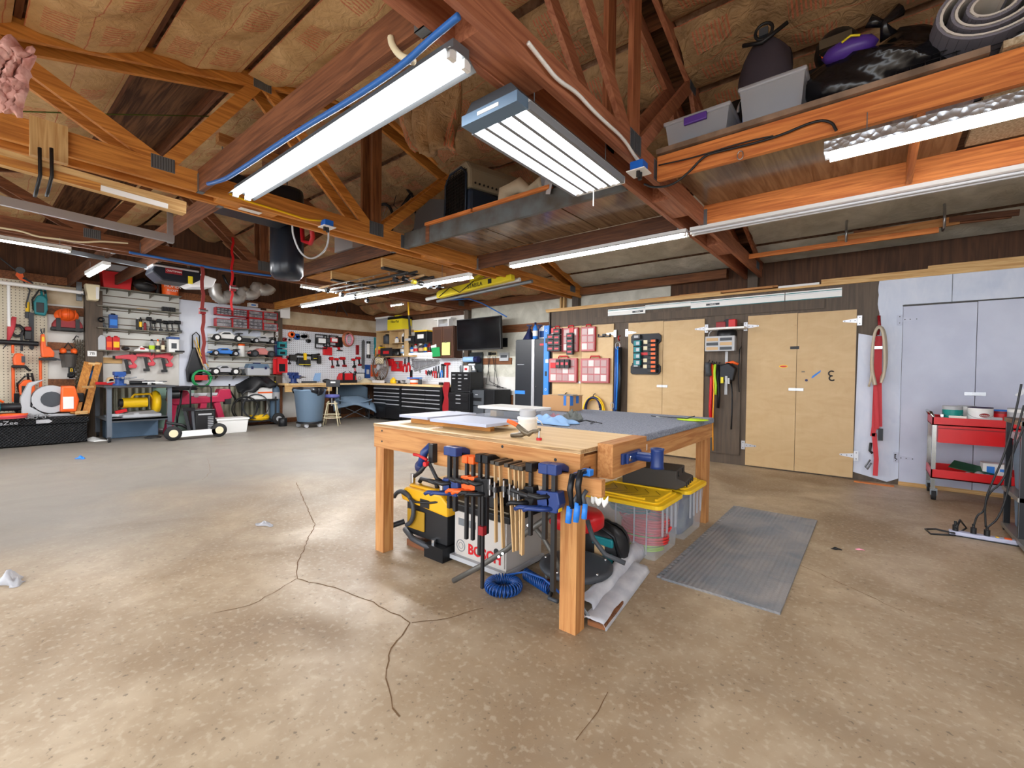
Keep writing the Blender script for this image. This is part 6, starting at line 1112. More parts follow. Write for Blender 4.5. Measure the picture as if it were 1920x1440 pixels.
def jack(t, s=1): obj('stand_base', MB().lathe([(.15, 0), (.15, .02), (.05, .2), (.045, .25)], (0, 0, 0), 'navy', 4), t); obj('stand_post', MB().cyl((0, 0, .2), (0, 0, .33), .025, 'navy').box(-.06, -.03, .32, .06, .03, .35, 'navy'), t)
for px, l in ((990, 'left navy jack stand on the tall black cabinet'), (1003, 'right navy jack stand behind the white jug')): q = on('Y', px, 634, WY-.45); at(q.x, WY-.4+(.12 if px > 1000 else 0), H_, 'jack_stand', l, 'jack stand', jack, .5, 'jack stands')
q = on('Y', 1016, 634, WY-.5); at(q.x+.02, WY-.45, H_, 'fluid_jug', 'white jug with blue label on the tall cabinet', 'jug', lambda t: jug(t, .2, .3, 'white', 'white', 'blue'), 0); q = on('Y', 1006, 634, WY-.6); at(q.x-.02, WY-.62, H_, 'spray_bottle', 'light blue bottle beside the white jug', 'bottle', lambda t: bottle(t, .12, .36, 'lblue', 'navy', band='white'), 0)
one('blue_air_line', MB().tube([on('Y', x, y, 7.2) for x, y in ((700, 555), (763, 557), (800, 563), (850, 562), (880, 560), (905, 569), (930, 583), (950, 594))], .014, 'hoseb', 6), 'blue air hose crossing below the beam toward the far wall', 'hose')
# ================= the workbench in the middle =================
TZ = .97; TX0, TX1, TY0, TY1 = -2.96, -1.16, 2.0, 4.42
t = T('center_workbench', 'large wooden workbench with plywood front half and carpeted back half', 'workbench', ((TX0+TX1)/2, (TY0+TY1)/2, 0)); ox, oy = -(TX0+TX1)/2, -(TY0+TY1)/2
def tb(*a): m = a[6]; return MB().box(a[0]+ox, a[1]+oy, a[2], a[3]+ox, a[4]+oy, a[5], m)
obj('plywood_top', tb(TX0, TY0-.005, TZ-.022, TX1+.005, 2.74, TZ, 'plytop').box(TX0+ox, TY0-.0065+oy, TZ-.02, TX1+.005+ox, TY0-.005+oy, TZ-.002, 'plyedge').box(TX1+.005+ox, TY0+oy, TZ-.02, TX1+.0065+ox, 2.74+oy, TZ-.002, 'plyedge'), t)
obj('carpet_cover', tb(TX0-.01, 2.745, TZ-.05, TX1+.012, TY1+.01, TZ+.002, 'carpet'), t, bev=.012)
obj('front_apron', tb(TX0, TY0, .79, TX1, TY0+.04, TZ-.022, 'fir_x').cyl((TX0+.1+ox, TY0-.002+oy, .84), (TX0+.1+ox, TY0+.01+oy, .84), .008, 'black', 8).cyl((TX0+.1+ox, TY0-.002+oy, .92), (TX0+.1+ox, TY0+.01+oy, .92), .008, 'black', 8).cyl((TX1-.15+ox, TY0-.002+oy, .9), (TX1-.15+ox, TY0+.01+oy, .9), .009, 'black', 8).cyl((-1.68+ox, TY0-.002+oy, .93), (-1.68+ox, TY0+.01+oy, .93), .009, 'black', 8), t)
obj('side_apron', tb(TX1-.04, TY0+.04, .79, TX1, TY1, TZ-.04, 'fir_y').cyl((TX1-.01+ox, 2.1+oy, .86), (TX1+.002+ox, 2.1+oy, .86), .009, 'black', 8), t); obj('back_apron', tb(TX0, TY1-.04, .79, TX1-.04, TY1, TZ-.04, 'fir_x'), t); obj('side_apron', tb(TX0, TY0+.04, .79, TX0+.04, TY1-.04, TZ-.04, 'fir_y'), t)
for x0 in (TX0+.02, TX1-.115):
    for y0 in (TY0+.002, TY1-.1): obj('leg', MB().box(x0+ox, y0+oy, 0, x0+.1+ox, y0+.09+oy, .79 if y0 < 3 else .93, 'fir_z'), t)
obj('clamp_rail', tb(-2.2, 1.93, .765, -1.0, 1.968, .85, 'fir_x'), t, bev=.002); obj('rail_spacer', tb(-2.1, 1.968, .785, -2.0, TY0, .84, 'fir_x').box(-1.3+ox, 1.968+oy, .785, -1.2+ox, TY0+oy, .84, 'fir_x'), t)
obj('paper_sticker', tb(TX1, 2.83, .86, TX1+.002, 2.87, .9, 'white'), t)
# vise on the bench side
t = T('wood_jaw_vise', 'wooden jaw vise with blue metal screw on the bench side', 'vise', (-1.10, 2.38, .9))
obj('wooden_jaw', B(-.045, -.225, -.095, .045, .225, .09, 'fir_y'), t, bev=.003)
obj('flange_plate', MB().prism([(-.13, -.03), (.1, -.03), (.13, 0), (.1, .03), (-.13, .03)], .045, .06, 'cobalt', 'yz').prism([(-.1, -.028), (.08, -.028), (.08, .028), (-.1, .028)], .06, .075, 'cobalt', 'yz'), t, bev=.003)
for y in (-.08, .09): obj('bolt_head', MB().cyl((.06, y, 0), (.085, y, 0), .016, 'chrome', 6), t)
obj('screw_sleeve', MB().cyl((.06, .03, 0), (.16, .03, 0), .026, 'cobalt', 16), t); obj('handle_ring', MB().lathe([(.026, -.055), (.038, -.055), (.034, -.04), (.034, .04), (.038, .055), (.026, .055), (.026, -.055)], (.185, .03, 0), 'cobalt', 20), t)
# things on the bench
def top(x, y, name, lab, cat, fn, rz=0, z=TZ, group=None): return at(x, y, z, name, lab, cat, fn, rz, group)
mt('panelp', (176, 184, 206), .5)
for x, y, w, d, l in ((-2.7, 2.42, .33, .52, 'left pale blue painted panel on the bench'), (-2.18, 2.3, .54, .38, 'right pale blue painted panel on the bench')):
    top(x, y, 'painted_panel', l, 'panel', lambda t: obj('panel_board', B(-w/2, -d/2, 0, w/2, d/2, .02, 'panelp'), t, bev=.002), 0, TZ+.042, 'painted panels on the bench')
top(-2.36, 2.25, 'wood_spacer', 'front wooden batten supporting both painted panels', 'wood', lambda t: obj('batten', B(-.45, -.02, 0, .38, .02, .04, 'gold_x'), t), 0); top(-2.4, 2.52, 'wood_spacer', 'rear wooden batten under the painted panels', 'wood', lambda t: obj('batten', B(-.38, -.02, 0, .3, .02, .04, 'gold_x'), t), .1)
def putty(t):
    obj('tub_body', MB().lathe([(.055, 0), (.06, .005), (.062, .085), (.068, .09), (.068, .105), (.06, .107)], (0, 0, 0), 'white', 22), t); obj('tub_rim', MB().lathe([(.05, .107), (.055, .125), (.052, .14), (.056, .15), (.05, .155), (0, .15)], (0, 0, 0), 'lgrey', 20), t)
    obj('paper_label', MB().lathe([(.0615, .02), (.0632, .07)], (0, 0, 0), 'creamw', 22), t); obj('bail_handle', MB().tube([(.06, 0, .1), (.09, .02, .08), (.08, .06, .05)], .003, 'white', 5), t)
mt('creamw', (232, 228, 218), .5)
top(-1.76, 2.35, 'putty_tub', 'white plastic putty tub with grey rim on the bench', 'tub', putty)
def lockclamp(t):
    obj('handle_grip', MB().tube([(-.12, 0, .1), (-.07, 0, .085), (-.03, 0, .065)], [.013, .015, .012], 'orangep', 8), t); obj('clamp_frame', MB().tube([(-.05, 0, .075), (0, 0, .04), (.03, 0, .03), (.06, 0, .05), (.1, 0, .055)], [.014, .018, .016, .011, .009], 'bronze', 8).tube([(-.1, .01, .0+.012), (-.03, .01, .02), (.01, .0, .035)], [.013, .016, .014], 'bronze', 8), t)
    obj('clamp_screw', MB().cyl((.1, 0, .065), (.1, 0, .015), .006, 'steel', 8).cyl((.1, 0, .055), (.1, 0, .07), .01, 'bronze', 8), t); obj('clamp_pad', MB().cyl((.1, 0, 0), (.1, 0, .014), .017, 'red', 12), t)
top(-1.61, 2.12, 'locking_clamp', 'locking bar clamp with orange grip lying on the bench', 'clamp', lockclamp, .1)
def tray(t): obj('tray_body', MB().box(-.2, -.14, 0, .2, .14, .07, 'clear'), t); obj('tray_lid', B(-.27, -.16, .075, .3, .16, .1, 'white'), t, bev=.006); obj('dark_contents', MB().box(-.02, -.1, .01, .18, .1, .06, 'dgrey').box(-.17, -.1, .01, -.1, .1, .06, 'tan'), t)
top(-2.45, 3.05, 'paint_tray', 'white lidded tray over a clear box on the bench', 'tray', tray, .0, TZ+.005)
def cloth(w, d, h, m, s, k=3): return lambda t: obj('cloth', MB().grid(lambda u, v: ((u-.5)*w*(1+.1*math.sin(v*9+s)), (v-.5)*d*(1+.12*math.sin(u*8+s)), h*(math.sin(PI*u)*math.sin(PI*v))**.5*(.55+.45*math.sin(u*k*5+s)*math.cos(v*k*4+s))+.004), 26, 18, m), t, solid=.004)
top(-1.98, 2.92, 'blue_rag', 'crumpled light blue cloth on the carpeted bench top', 'cloth', cloth(.42, .24, .07, 'paleblue', 1), .1, TZ+.004); top(-1.98, 3.28, 'grey_rag', 'crumpled grey rag ball behind the blue cloth', 'cloth', cloth(.16, .14, .09, 'ragm', 4), .3, TZ+.004); top(-2.13, 3.22, 'pink_rag', 'small pinkish rag beside the grey rag ball', 'cloth', cloth(.14, .12, .05, 'ragp', 7), 0, TZ+.004)
mt('ragm', (112, 116, 112), .9); mt('ragp', (176, 128, 140), .9)
one('wire_scraps', MB().tube([(-.1, 0, .006), (-.06, .05, .02), (0, .06, .006), (.05, .02, .02), (.03, -.04, .006)], .003, 'black', 5).tube([(-.12, -.02, .006), (-.02, -.01, .03), (.08, .06, .006)], .003, 'black', 5), 'small black wires on the carpet near the rags', 'wire', (-1.72, 3.1, TZ+.002))
top(-1.22, 4.02, 'lime_disc', 'flat lime green disc at the far bench corner', 'disc', lambda t: obj('disc_body', MB().lathe([(0, .004), (.13, .004), (.13, 0), (0, 0)], (0, 0, 0), 'lime', 28), t), 0, TZ+.006)
one('cable_tie', MB().tube([(-.2, .1, .004), (0, .02, .01), (.16, 0, .012), (.2, .08, .03)], .004, 'black', 5).box(-.14, .06, .0, -.04, .085, .006, 'white'), 'black marker and tie left of the lime disc', 'cable', (-1.42, 4.0, TZ+.004))
top(-2.62, 4.12, 'cardboard_box', 'tan cardboard box with blue tape at the bench back corner', 'box', lambda t: (obj('box_body', B(-.17, -.13, 0, .17, .13, .16, 'card'), t), obj('blue_tape', MB().box(.1, -.134, .06, .13, -.13, .165, 'lblue').box(.17, -.12, .06, .174, -.06, .165, 'lblue').box(.17, .0, .08, .174, .05, .165, 'lblue'), t), obj('box_flap', MB().box(-.12, -.1, .161, .2, .1, .168, 'tan').box(.02, -.12, .168, .2, -.02, .174, 'galv'), t)), .0, TZ+.004)
# clamps on the rail (all hook over the rail at y 1.93..1.968)
RYc = 1.949
def px(x, y, Y=1.91): return on('Y', x, y, Y)
def quickgrip(x0, ytop, ybody, ybot, lab, c='cobalt', hb=.055, yl=None, hl=.1, side=-1, c2='black'):
    a = px(x0, ytop); zb = px(x0, ybody).z; ze = px(x0, ybot).z
    t = T('bar_clamp', lab, 'clamp', (a.x, 1.905, a.z), 0, 'clamps hanging on the bench rail')
    H = a.z
    obj('clamp_bar', B(-.009, -.014, ze-H, .009, .006, -.01, 'black'), t)
    obj('fixed_jaw', MB().box(-.022, -.03, -hb, .022, .022, 0, c).prism([(.02, -.035), (.09, -.06), (.1, -.035), (.05, -.005), (.02, 0)], -.018, .018, c if c != 'orangep' else 'orangep', 'yz'), t, bev=.006)
    obj('jaw_pad', B(-.016, .068, -.05-.03, .016, .082, -.03, 'black'), t)
    b0 = zb-H
    obj('sliding_body', MB().prism([(-.03, b0), (.03, b0+.01), (.04, b0-.05), (.025, b0-.1), (-.02, b0-.1)], -.03, .024, c), t, bev=.006)
    obj('trigger_handle', MB().tube([(-.0, -.02, b0-.08), (-.035, -.05, b0-.075-.01), (-.08, -.075, b0-.085), (-.1, -.08, b0-.1)], [.014, .013, .012, .01], c if c != 'orangep' else 'orangep', 8), t)
    obj('lever_grip', MB().tube([(-.01, -.02, b0-.02), (-.05, -.05, b0-.03), (-.09, -.06, b0-.02)], [.012, .012, .013], c2, 8), t)
    if c == 'cobalt': t.scale = (1.3, 1.15, 1)
    if yl: obj('yellow_label', MB().box(.0315, -.024, b0-.09, .0335, .004, b0-.02, yl).text('IRWIN', (.035, -.01, b0-.055), .016, 'cobalt', ax='x+'), t)
    return t
quickgrip(846, 836, 897, 952, 'left blue quick clamp of the pair near the rail start', yl=None); quickgrip(857, 838, 898, 958, 'right blue quick clamp of the pair near the rail start', yl='cream')
quickgrip(878, 853, 892, 1010, 'left orange headed bar clamp', 'orangep', .045); quickgrip(890, 855, 894, 1012, 'right orange headed bar clamp', 'orangep', .045)
quickgrip(903, 850, 896, 1040, 'black bar clamp with round pad beside the orange pair', 'blackm', .05); quickgrip(916, 852, 898, 1000, 'second black bar clamp with round pad, before the wooden bar clamps', 'blackm', .05)
quickgrip(998, 866, 912, 1003, 'black bar clamp with silver round pad right of the wooden bar clamps', 'blackm', .05)
quickgrip(1025, 867, 920, 1010, 'left blue quick clamp of the pair near the table corner'); quickgrip(1042, 869, 922, 1108, 'right blue quick clamp with yellow label near the table corner', yl='yellow')
a = px(912, 990); t = T('long_bar_clamp', 'long thin black bar hanging down to the blue hose coil', 'clamp', (a.x, 1.88, a.z), 0, 'clamps hanging on the bench rail'); obj('clamp_bar', B(-.008, -.008, px(912, 1100).z-a.z, .008, .008, .26, 'black'), t); obj('bar_stop', MB().box(-.018, -.02, -.03, .018, .014, .02, 'dred'), t)
def fclamp(x0, ytop, ybody, ybot, lab, tilt=0):
    a = px(x0, ytop); H = a.z; zb = px(x0, ybody).z-H; ze = px(x0, ybot).z-H
    t = T('f_clamp', lab, 'clamp', (a.x, 1.90, H), 0, 'wooden toned bar clamps on the rail')
    obj('clamp_bar', MB().bar((0, 0, 0), (tilt, 0, ze), .008, .022, 'tanbar', up=(0, 1, 0)), t); obj('fixed_jaw', MB().box(-.014, -.03, -.022, .014, .1, 0, 'bronzed').box(-.012, .075, -.045, .012, .1, -.02, 'bronzed'), t, bev=.003)
    obj('sliding_jaw', MB().box(-.016, -.05, zb-.03, .016, .03, zb, 'black').cyl((0, -.045, zb-.06), (0, -.045, zb+.03), .006, 'steel', 8), t, bev=.003)
mt('tanbar', (188, 156, 112), .5, .1); mt('bronzed', (70, 66, 60), .4, .5)
for i, (x0, yt, yb_, ye, ti) in enumerate(((931, 862, 905, 1015, .012), (940, 864, 910, 1024, .03), (957, 867, 908, 1030, .04), (968, 870, 914, 1030, .02), (976, 872, 918, 1036, .02), (984, 873, 922, 1040, .0))):
    fclamp(x0, yt, yb_, ye, ('first tan bar clamp from the left', 'second tan bar clamp, the widest, leaning slightly', 'third tan bar clamp from the left', 'fourth tan bar clamp, thin', 'fifth tan bar clamp with rough edge', 'last tan bar clamp with dark rusty bar')[i]+' on the rail', ti)
a = px(800, 856); t = T('bar_clamp', 'blue and black clamp with red lever at the rail left end', 'clamp', (a.x+.02, 1.91, a.z), 0, 'clamps hanging on the bench rail')
obj('fixed_jaw', MB().tube([(-.04, -.03, -.06), (-.02, -.02, .03), (.02, 0, .08)], [.028, .026, .02], 'cobalt', 8).box(.02, -.02, -.03, .06, .02, .09, 'black'), t); obj('red_lever', MB().tube([(-.1, -.04, .01), (-.04, -.045, .01), (.03, -.04, -.01)], .01, 'red', 8).cyl((.03, -.06, -.035), (.03, -.03, -.035), .016, 'red'), t)
obj('lower_handle', MB().tube([(.03, -.04, -.03), (-.02, -.05, -.09), (-.08, -.05, -.13)], [.013, .014, .012], 'black', 8).tube([(.04, -.03, -.03), (.1, -.02, -.12), (.13, 0, -.14)], .012, 'black', 8), t); obj('lower_jaw', MB().sph((-.07, -.02, -.07), (.035, .025, .04), 'navy'), t)
def spring(x0, y0, lab, s=1):
    a = px(x0, y0); t = T('spring_clamp', lab, 'clamp', (a.x, 1.9, a.z), 0, 'clamps hanging on the bench rail')
    obj('jaw_arm', MB().tube([(0, .05, 0), (0, -.01, .005), (0, -.03, -.06), (0, -.02, -.1), (.012, -.03, -.15)], [.014, .016, .016, .013, .012], 'blackm', 8), t); obj('jaw_arm', MB().tube([(.03, .0, -.08), (.015, -.01, -.11), (.035, -.02, -.15)], .011, 'dgrey', 8), t)
    obj('grip_sleeve', MB().tube([(.0, -.03, -.14), (-.005, -.035, -.22)], [.015, .016], 'lblue', 10), t); obj('grip_sleeve', MB().tube([(.035, -.02, -.14), (.035, -.03, -.21)], [.013, .014], 'lblue', 10), t); obj('jaw_tip', B(-.02, .03, -.02, .03, .07, .012, 'lblue'), t, bev=.004)
spring(1077, 893, 'small blue grip spring clamp behind the bigger one'); spring(1092, 886, 'big blue grip spring clamp at the rail right end')
one('rag_strip', MB().grid(lambda u, v: (u*.09, .008*math.sin(u*14), -.035*v-.012*math.sin(u*17)), 20, 3, 'white'), 'ragged white plastic strip under the rail end', 'plastic', on('Y', 1108, 928, 1.96), solid=.002)
# under the bench
mt('dwyel', (226, 170, 24), .45)
def planer(t):
    obj('base_body', MB().box(-.22, -.2, .1, .24, .28, .36, 'black').box(-.2, -.215, .15, .0, -.2, .3, 'dwyeld'), t, bev=.015)
    obj('yellow_housing', MB().prism([(-.25, .36), (.27, .32), (.27, .42), (.2, .47), (-.2, .47), (-.27, .42)], -.23, .3, 'dwyel').box(-.2, -.2, .46, .22, .28, .49, 'dwyel'), t, bev=.02)
    obj('motor_vent', B(-.02, -.236, .35, .08, -.228, .41, 'black'), t); obj('side_vent', B(.27, -.1, .34, .275, .15, .4, 'black'), t)
    for x, y, z, k in ((-.2, -.16, .47, .09), (.15, -.17, .46, .08), (.12, -.22, .02, .11)): obj('side_post', MB().cyl((x, y, z), (x, y, z+k), .02, 'chrome', 12), t)
    obj('top_handle', MB().tube([(-.14, -.14, .5), (-.12, -.14, .53), (.06, -.15, .53), (.08, -.15, .48)], .017, 'black', 8).box(-.02, .0, .49, .18, .14, .53, 'bronze'), t)
    obj('crank_wheel', MB().torus((-.22, -.24, .3), .13, .017, 'dgrey', 'y', 24, 8, -1.2, 2.6), t); obj('crank_handle', MB().cyl((-.26, -.36, .17), (-.2, -.24, .2), .021, 'black', 12), t)
    obj('power_cord', MB().tube([(-.24, -.24, .42), (-.05, -.25, .38), (.1, -.24, .4), (.26, -.2, .44)], .009, 'black', 6), t); obj('dust_hose', MB().tube([(-.24, -.2, .12), (-.1, -.24, .09), (.06, -.25, .08), (.2, -.22, .07)], .022, 'dgrey', 8), t)
    obj('wooden_base', B(-.22, -.2, 0, .06, .25, .05, 'truss_x'), t); obj('metal_foot', B(.06, -.26, 0, .26, .2, .1, 'blackm'), t)
mt('dwyeld', (170, 130, 26), .6)
at(-2.62, 2.42, 0, 'thickness_planer', 'yellow and black thickness planer under the bench left end', 'planer', planer, 0)
def bosch(t):
    obj('cabinet_body', MB().box(-.235, -.0, .05, .245, .4, .38, 'boschg').box(-.235, -.006, .055, -.225, 0, .375, 'lgrey'), t, bev=.004); obj('front_door', MB().box(-.222, -.012, .07, .235, -.001, .37, 'boschg'), t)
    obj('base_flange', B(-.26, -.03, .02, .26, .42, .05, 'lgrey'), t); obj('foot', MB().box(-.24, 0, 0, -.18, .06, .02, 'black').box(.18, 0, 0, .24, .06, .02, 'black').box(-.24, .34, 0, -.18, .4, .02, 'black').box(.18, .34, 0, .24, .4, .02, 'black'), t)
    obj('brand_lettering', MB().text('BOSCH', (.06, -.0145, .122), .098, 'red', depth=.001, bold=.003, sx=.95), t)
    obj('logo_ring', MB().torus((-.165, -.013, .13), .04, .003, 'galv', 'y', 24, 4).torus((-.165, -.013, .13), .022, .002, 'galv', 'y', 16, 4), t)
    obj('warning_stickers', MB().box(-.19, -.0145, .275, -.135, -.012, .325, 'galv').box(-.13, -.0145, .275, -.085, -.012, .325, 'galv').box(-.08, -.0145, .275, -.02, -.012, .325, 'galv'), t); obj('door_latch', MB().cyl((.17, -.016, .17), (.17, -.01, .17), .022, 'black', 16), t)
    obj('table_top', MB().box(-.36, -.04, .385, .3, .46, .43, 'blackm').box(-.3, 0, .43, .26, .42, .445, 'bronze'), t, bev=.005); obj('motor_head', MB().box(-.02, .1, .445, .24, .36, .58, 'blackm').cyl((.1, .02, .5), (.1, .1, .5), .06, 'black').box(.0, .05, .5, .02, .08, .62, 'red').box(.07, .05, .48, .1, .08, .6, 'red').cyl((.2, .2, .58), (.2, .2, .62), .05, 'blackm'), t, bev=.01)
mt('boschg', (186, 180, 174), .45)
at(-2.1, 2.26, 0, 'bosch_router_cabinet', 'grey metal tool cabinet with red lettering under the bench', 'cabinet', bosch, 0)
bpy.data.objects['bosch_router_cabinet'].name = 'tool_cabinet'
tm = 'tubem'; mt(tm, (92, 90, 86), .4, .3)
def Wp(x, y, Yv): return on('Y', x, y, Yv)
t = T('folding_stand', 'grey tubular folding saw stand leaning under the bench', 'stand', (0, 0, 0))
obj('stand_tube', MB().tube([Wp(850, 1089, 1.99), Wp(900, 1062, 2.05), Wp(950, 1030, 2.1), Wp(985, 1000, 2.12), Wp(1040, 960, 2.14)], .017, tm, 10), t); obj('tube_cap', MB().cyl(Wp(848, 1091, 1.99), Wp(853, 1088, 1.995), .02, 'rubber', 10), t)
obj('stand_tube', MB().tube([Wp(1000, 985, 2.13), Wp(1020, 1010, 2.14), Wp(1045, 1055, 2.16), Wp(1052, 1075, 2.17)], .014, tm, 10), t); obj('stand_tube', MB().tube([Wp(1101, 975, 2.3), Wp(1112, 1010, 2.3), Wp(1135, 1040, 2.32), Wp(1172, 1056, 2.34)], .014, 'dgrey', 10), t)
obj('stand_tube', MB().cyl(Wp(1060, 1095, 2.16), Wp(1106, 1160, 2.14), .011, 'galv', 10), t); obj('rubber_foot', MB().lathe([(.0, 0), (.02, .005), (.024, .03), (.022, .06), (.015, .07)], (0, 0, 0), 'rubber', 14), t); t.children[-1].location = on('Z', 1110, 1180, .003)
obj('tube_bolt', MB().cyl(Wp(935, 1044, 2.04), Wp(935, 1044, 2.05), .008, 'chrome', 8).cyl(Wp(942, 1038, 2.04), Wp(942, 1038, 2.05), .008, 'chrome', 8).cyl(Wp(990, 985, 2.1), Wp(990, 985, 2.11), .008, 'chrome', 8), t)
def creep(t):
    obj('round_seat', MB().lathe([(0, .38), (.15, .38), (.175, .4), (.175, .45), (.16, .475), (0, .485)], (0, 0, 0), 'red', 28), t, bev=0); obj('tool_tray', MB().lathe([(.0, .1), (.22, .1), (.235, .115), (.235, .135), (.2, .14), (0, .14)], (0, 0, 0), 'dgrey', 30), t); obj('center_post', MB().cyl((0, 0, .14), (0, 0, .38), .025, 'blackm', 12), t)
    for k in range(5): a = k*2*PI/5+.3; obj('caster', MB().cyl((.2*math.cos(a)-.01, .2*math.sin(a), .03), (.2*math.cos(a)+.01, .2*math.sin(a), .03), .03, 'dred', 10).cyl((.2*math.cos(a), .2*math.sin(a), .05), (.2*math.cos(a), .2*math.sin(a), .1), .01, 'steel', 8), t); obj('bolt_head', MB().sph((.205*math.cos(a+.6), .205*math.sin(a+.6), .143), .01, 'chrome', 8), t)
at(-1.47, 2.5, 0, 'mechanic_stool', 'round red mechanic stool with grey tool tray base', 'stool', creep, 0)
def tealbag(t):
    obj('bag_body', MB().grid(lambda u, v: (.2*math.cos(2*PI*u)*math.sin(PI*v)**.6, .13*math.sin(2*PI*u)*math.sin(PI*v)**.6, .3*(.5-.5*math.cos(PI*v))+.01*math.sin(u*30)), 24, 10, 'black'), t); obj('teal_panel', MB().box(-.02, -.135, .17, .14, -.11, .23, 'teal').box(.06, -.14, .06, .14, -.12, .13, 'teal'), t, bev=.01)
    obj('bag_strap', MB().tube([(-.1, -.1, .25), (0, -.14, .33), (.14, -.12, .25), (.17, -.08, .1)], .014, 'blackm', 8), t); obj('tan_pocket', B(.0, -.14, .1, .08, -.12, .18, 'tan'), t, bev=.01)
at(-1.5, 2.93, 0, 'tool_bag', 'black and teal tool bag behind the bench leg', 'tool bag', tealbag, 0)
def tote(t, w, d, h, stuff):
    # clear body
    k = .92; o = obj('clear_body', MB().add([(sx*w/2*(k if z == 0 else 1), sy*d/2*(k if z == 0 else 1), z*(h-.03)) for sx in (-1, 1) for sy in (-1, 1) for z in (0, 1)], [(0, 1, 3, 2), (4, 6, 7, 5), (0, 4, 5, 1), (2, 3, 7, 6), (0, 2, 6, 4)], 'clear'), t)
    obj('body_rib', (lambda mb: [mb.box(x-.004, -d/2-.006, .04, x+.004, -d/2+.004, h-.05, 'clearb') for x in (-w*.3, -w*.05, w*.2, w*.36)] and [mb.box(w/2-.004, y-.01, h*.4, w/2+.006, y+.01, h-.04, 'clearb') for y in (-d*.3, -d*.1, d*.1, d*.3)] and mb)(MB()), t)
    def rr(w, d, r, n=5): return [(sx*(w/2-r)+r*math.cos(a0+q*HP/n), sy*(d/2-r)+r*math.sin(a0+q*HP/n)) for sx, sy, a0 in ((1, 1, 0), (-1, 1, HP), (-1, -1, PI), (1, -1, 3*HP)) for q in range(n+1)]
    obj('yellow_lid', MB().prism(rr(w+.06, d+.06, .06), h-.035, h-.005, 'lidy', 'xy').prism(rr(w-.02, d-.02, .05), h-.005, h+.008, 'lidy', 'xy'), t, bev=.004)
    lr = MB()
    for (a, b_) in (((-w*.42, -d*.4), (w*.3, -d*.4)), ((-w*.42, d*.4), (w*.42, d*.4)), ((w*.43, -d*.36), (w*.43, d*.3)), ((-w*.43, -d*.3), (-w*.43, d*.36))): lr.bar((a[0], a[1], h+.012), (b_[0], b_[1], h+.012), .02, .02, 'lidy')
    obj('lid_rib', lr, t, bev=.003); gr = MB()
    for i in range(5):
        x = -w*.3+w*.6*i/4; gr.bar((x-.05, -d*.25, h+.0075), (x+.05, -d*.02, h+.0075), .006, .004, 'lidd'); gr.bar((x+.04, d*.05, h+.0075), (x-.03, d*.25, h+.0075), .006, .004, 'lidd')
    obj('lid_groove', gr, t); stuff(t)
mt('lidy', (252, 206, 34), .4); mt('lidd', (150, 104, 10), .6)
t1 = T('storage_tote', 'clear tote with yellow lid and red hoses inside, nearest the mat', 'tote', (-1.49, 3.4, 0)); tote(t1, .6, .46, .42, lambda t: None)
hs = MB()
for i in range(9): coil(hs, (.06, .0, .07+.022*i), .17+.008*(i % 3), .009, 'redh', 1, 'z', 0, i+3, .85)
one('hose_coil', hs, 'red hose coil inside the clear yellow lidded tote', 'hose', (-1.44, 3.4, .01)); hs = MB()
for i in range(3): coil(hs, (.0, 0, .014+.018*i), .19, .008, 'limeh', 1, 'z', 0, i+3, .8)
one('hose_coil', hs, 'lime green hose at the bottom of the clear tote', 'hose', (-1.43, 3.4, .012)); hs = MB()
for i in range(4): coil(hs, (-.03, 0, .29+.022*i), .16, .009, 'tealh', 1, 'z', 0, i+3, .8)
one('hose_coil', hs, 'dark teal hose at the top of the clear tote', 'hose', (-1.48, 3.4, 0))
mt('redh', (214, 46, 44), .5); mt('limeh', (170, 214, 50), .5); mt('tealh', (30, 84, 84), .5)
t2 = T('storage_tote', 'second yellow lidded tote behind, filled with dark blue things', 'tote', (-1.47, 3.98, 0)); tote(t2, .6, .46, .42, lambda t: None)
one('folded_fabric', B(-.24, -.18, 0, .24, .18, .32, 'slate2'), 'dark blue folded fabric inside the second tote', 'fabric', (-1.47, 3.98, .012), bev=.03); mt('slate2', (58, 74, 108), .8, kind='n', c2=(120, 126, 132), sc=7)
def block(t):
    obj('block_body', MB().prism([(-.24, 0), (.2, 0), (.27, .04), (.27, .07), (.2, .09), (.2, .15), (-.24, .15)], -.16, .16, 'foamb', 'xz'), t, bev=.008)
    for y, z, r in ((-.08, .1, .022), (.08, .1, .022)): obj('round_hole', MB().cyl((.199, y, z+.015), (.206, y, z+.015), r, 'black', 16), t)
    for y in (-.12, -.04, .04, .12): obj('round_hole', MB().cyl((.268, y, .045), (.274, y, .045), .02, 'black', 16), t)
mt('foamb', (62, 58, 54), .6)
at(-1.42, 3.72, .448, 'plastic_caddy', 'dark plastic tool caddy with round holes on the totes', 'caddy', block, .12)
# cloth wrapped boards
a, b_ = on('Z', 1118, 1172, .02), on('Z', 1215, 1050, .02); d = (b_-a).normalized(); s_ = Vector((d.y, -d.x, 0))
t = T('drop_cloth_boards', 'folded white canvas wrapped board lying on the floor by the leg', 'drop cloth', (0, 0, 0))
def wrapf(off, w, h, L0, L1): return lambda u, v: tuple(a+d*(L0+(L1-L0)*u)+s_*(off+(v-.5)*w)+Vector((0, 0, -.016+h*math.sin(PI*v)**.4*(1+.15*math.sin(u*19+v*8)))))
obj('cloth_fold', MB().grid(wrapf(-.02, .15, .045, 0, .85), 24, 8, 'clothw'), t, solid=.006); obj('cloth_fold', MB().grid(wrapf(-.11, .12, .09, .1, 1.12), 24, 8, 'clothw'), t, solid=.006); obj('board_end', MB().bar(a+Vector((0, 0, .0)), a+d*.3, .1, .03, 'brown2'), t); mt('clothw', (206, 206, 210), .8, kind='n', c2=(180, 182, 190), sc=8, bump=.4)
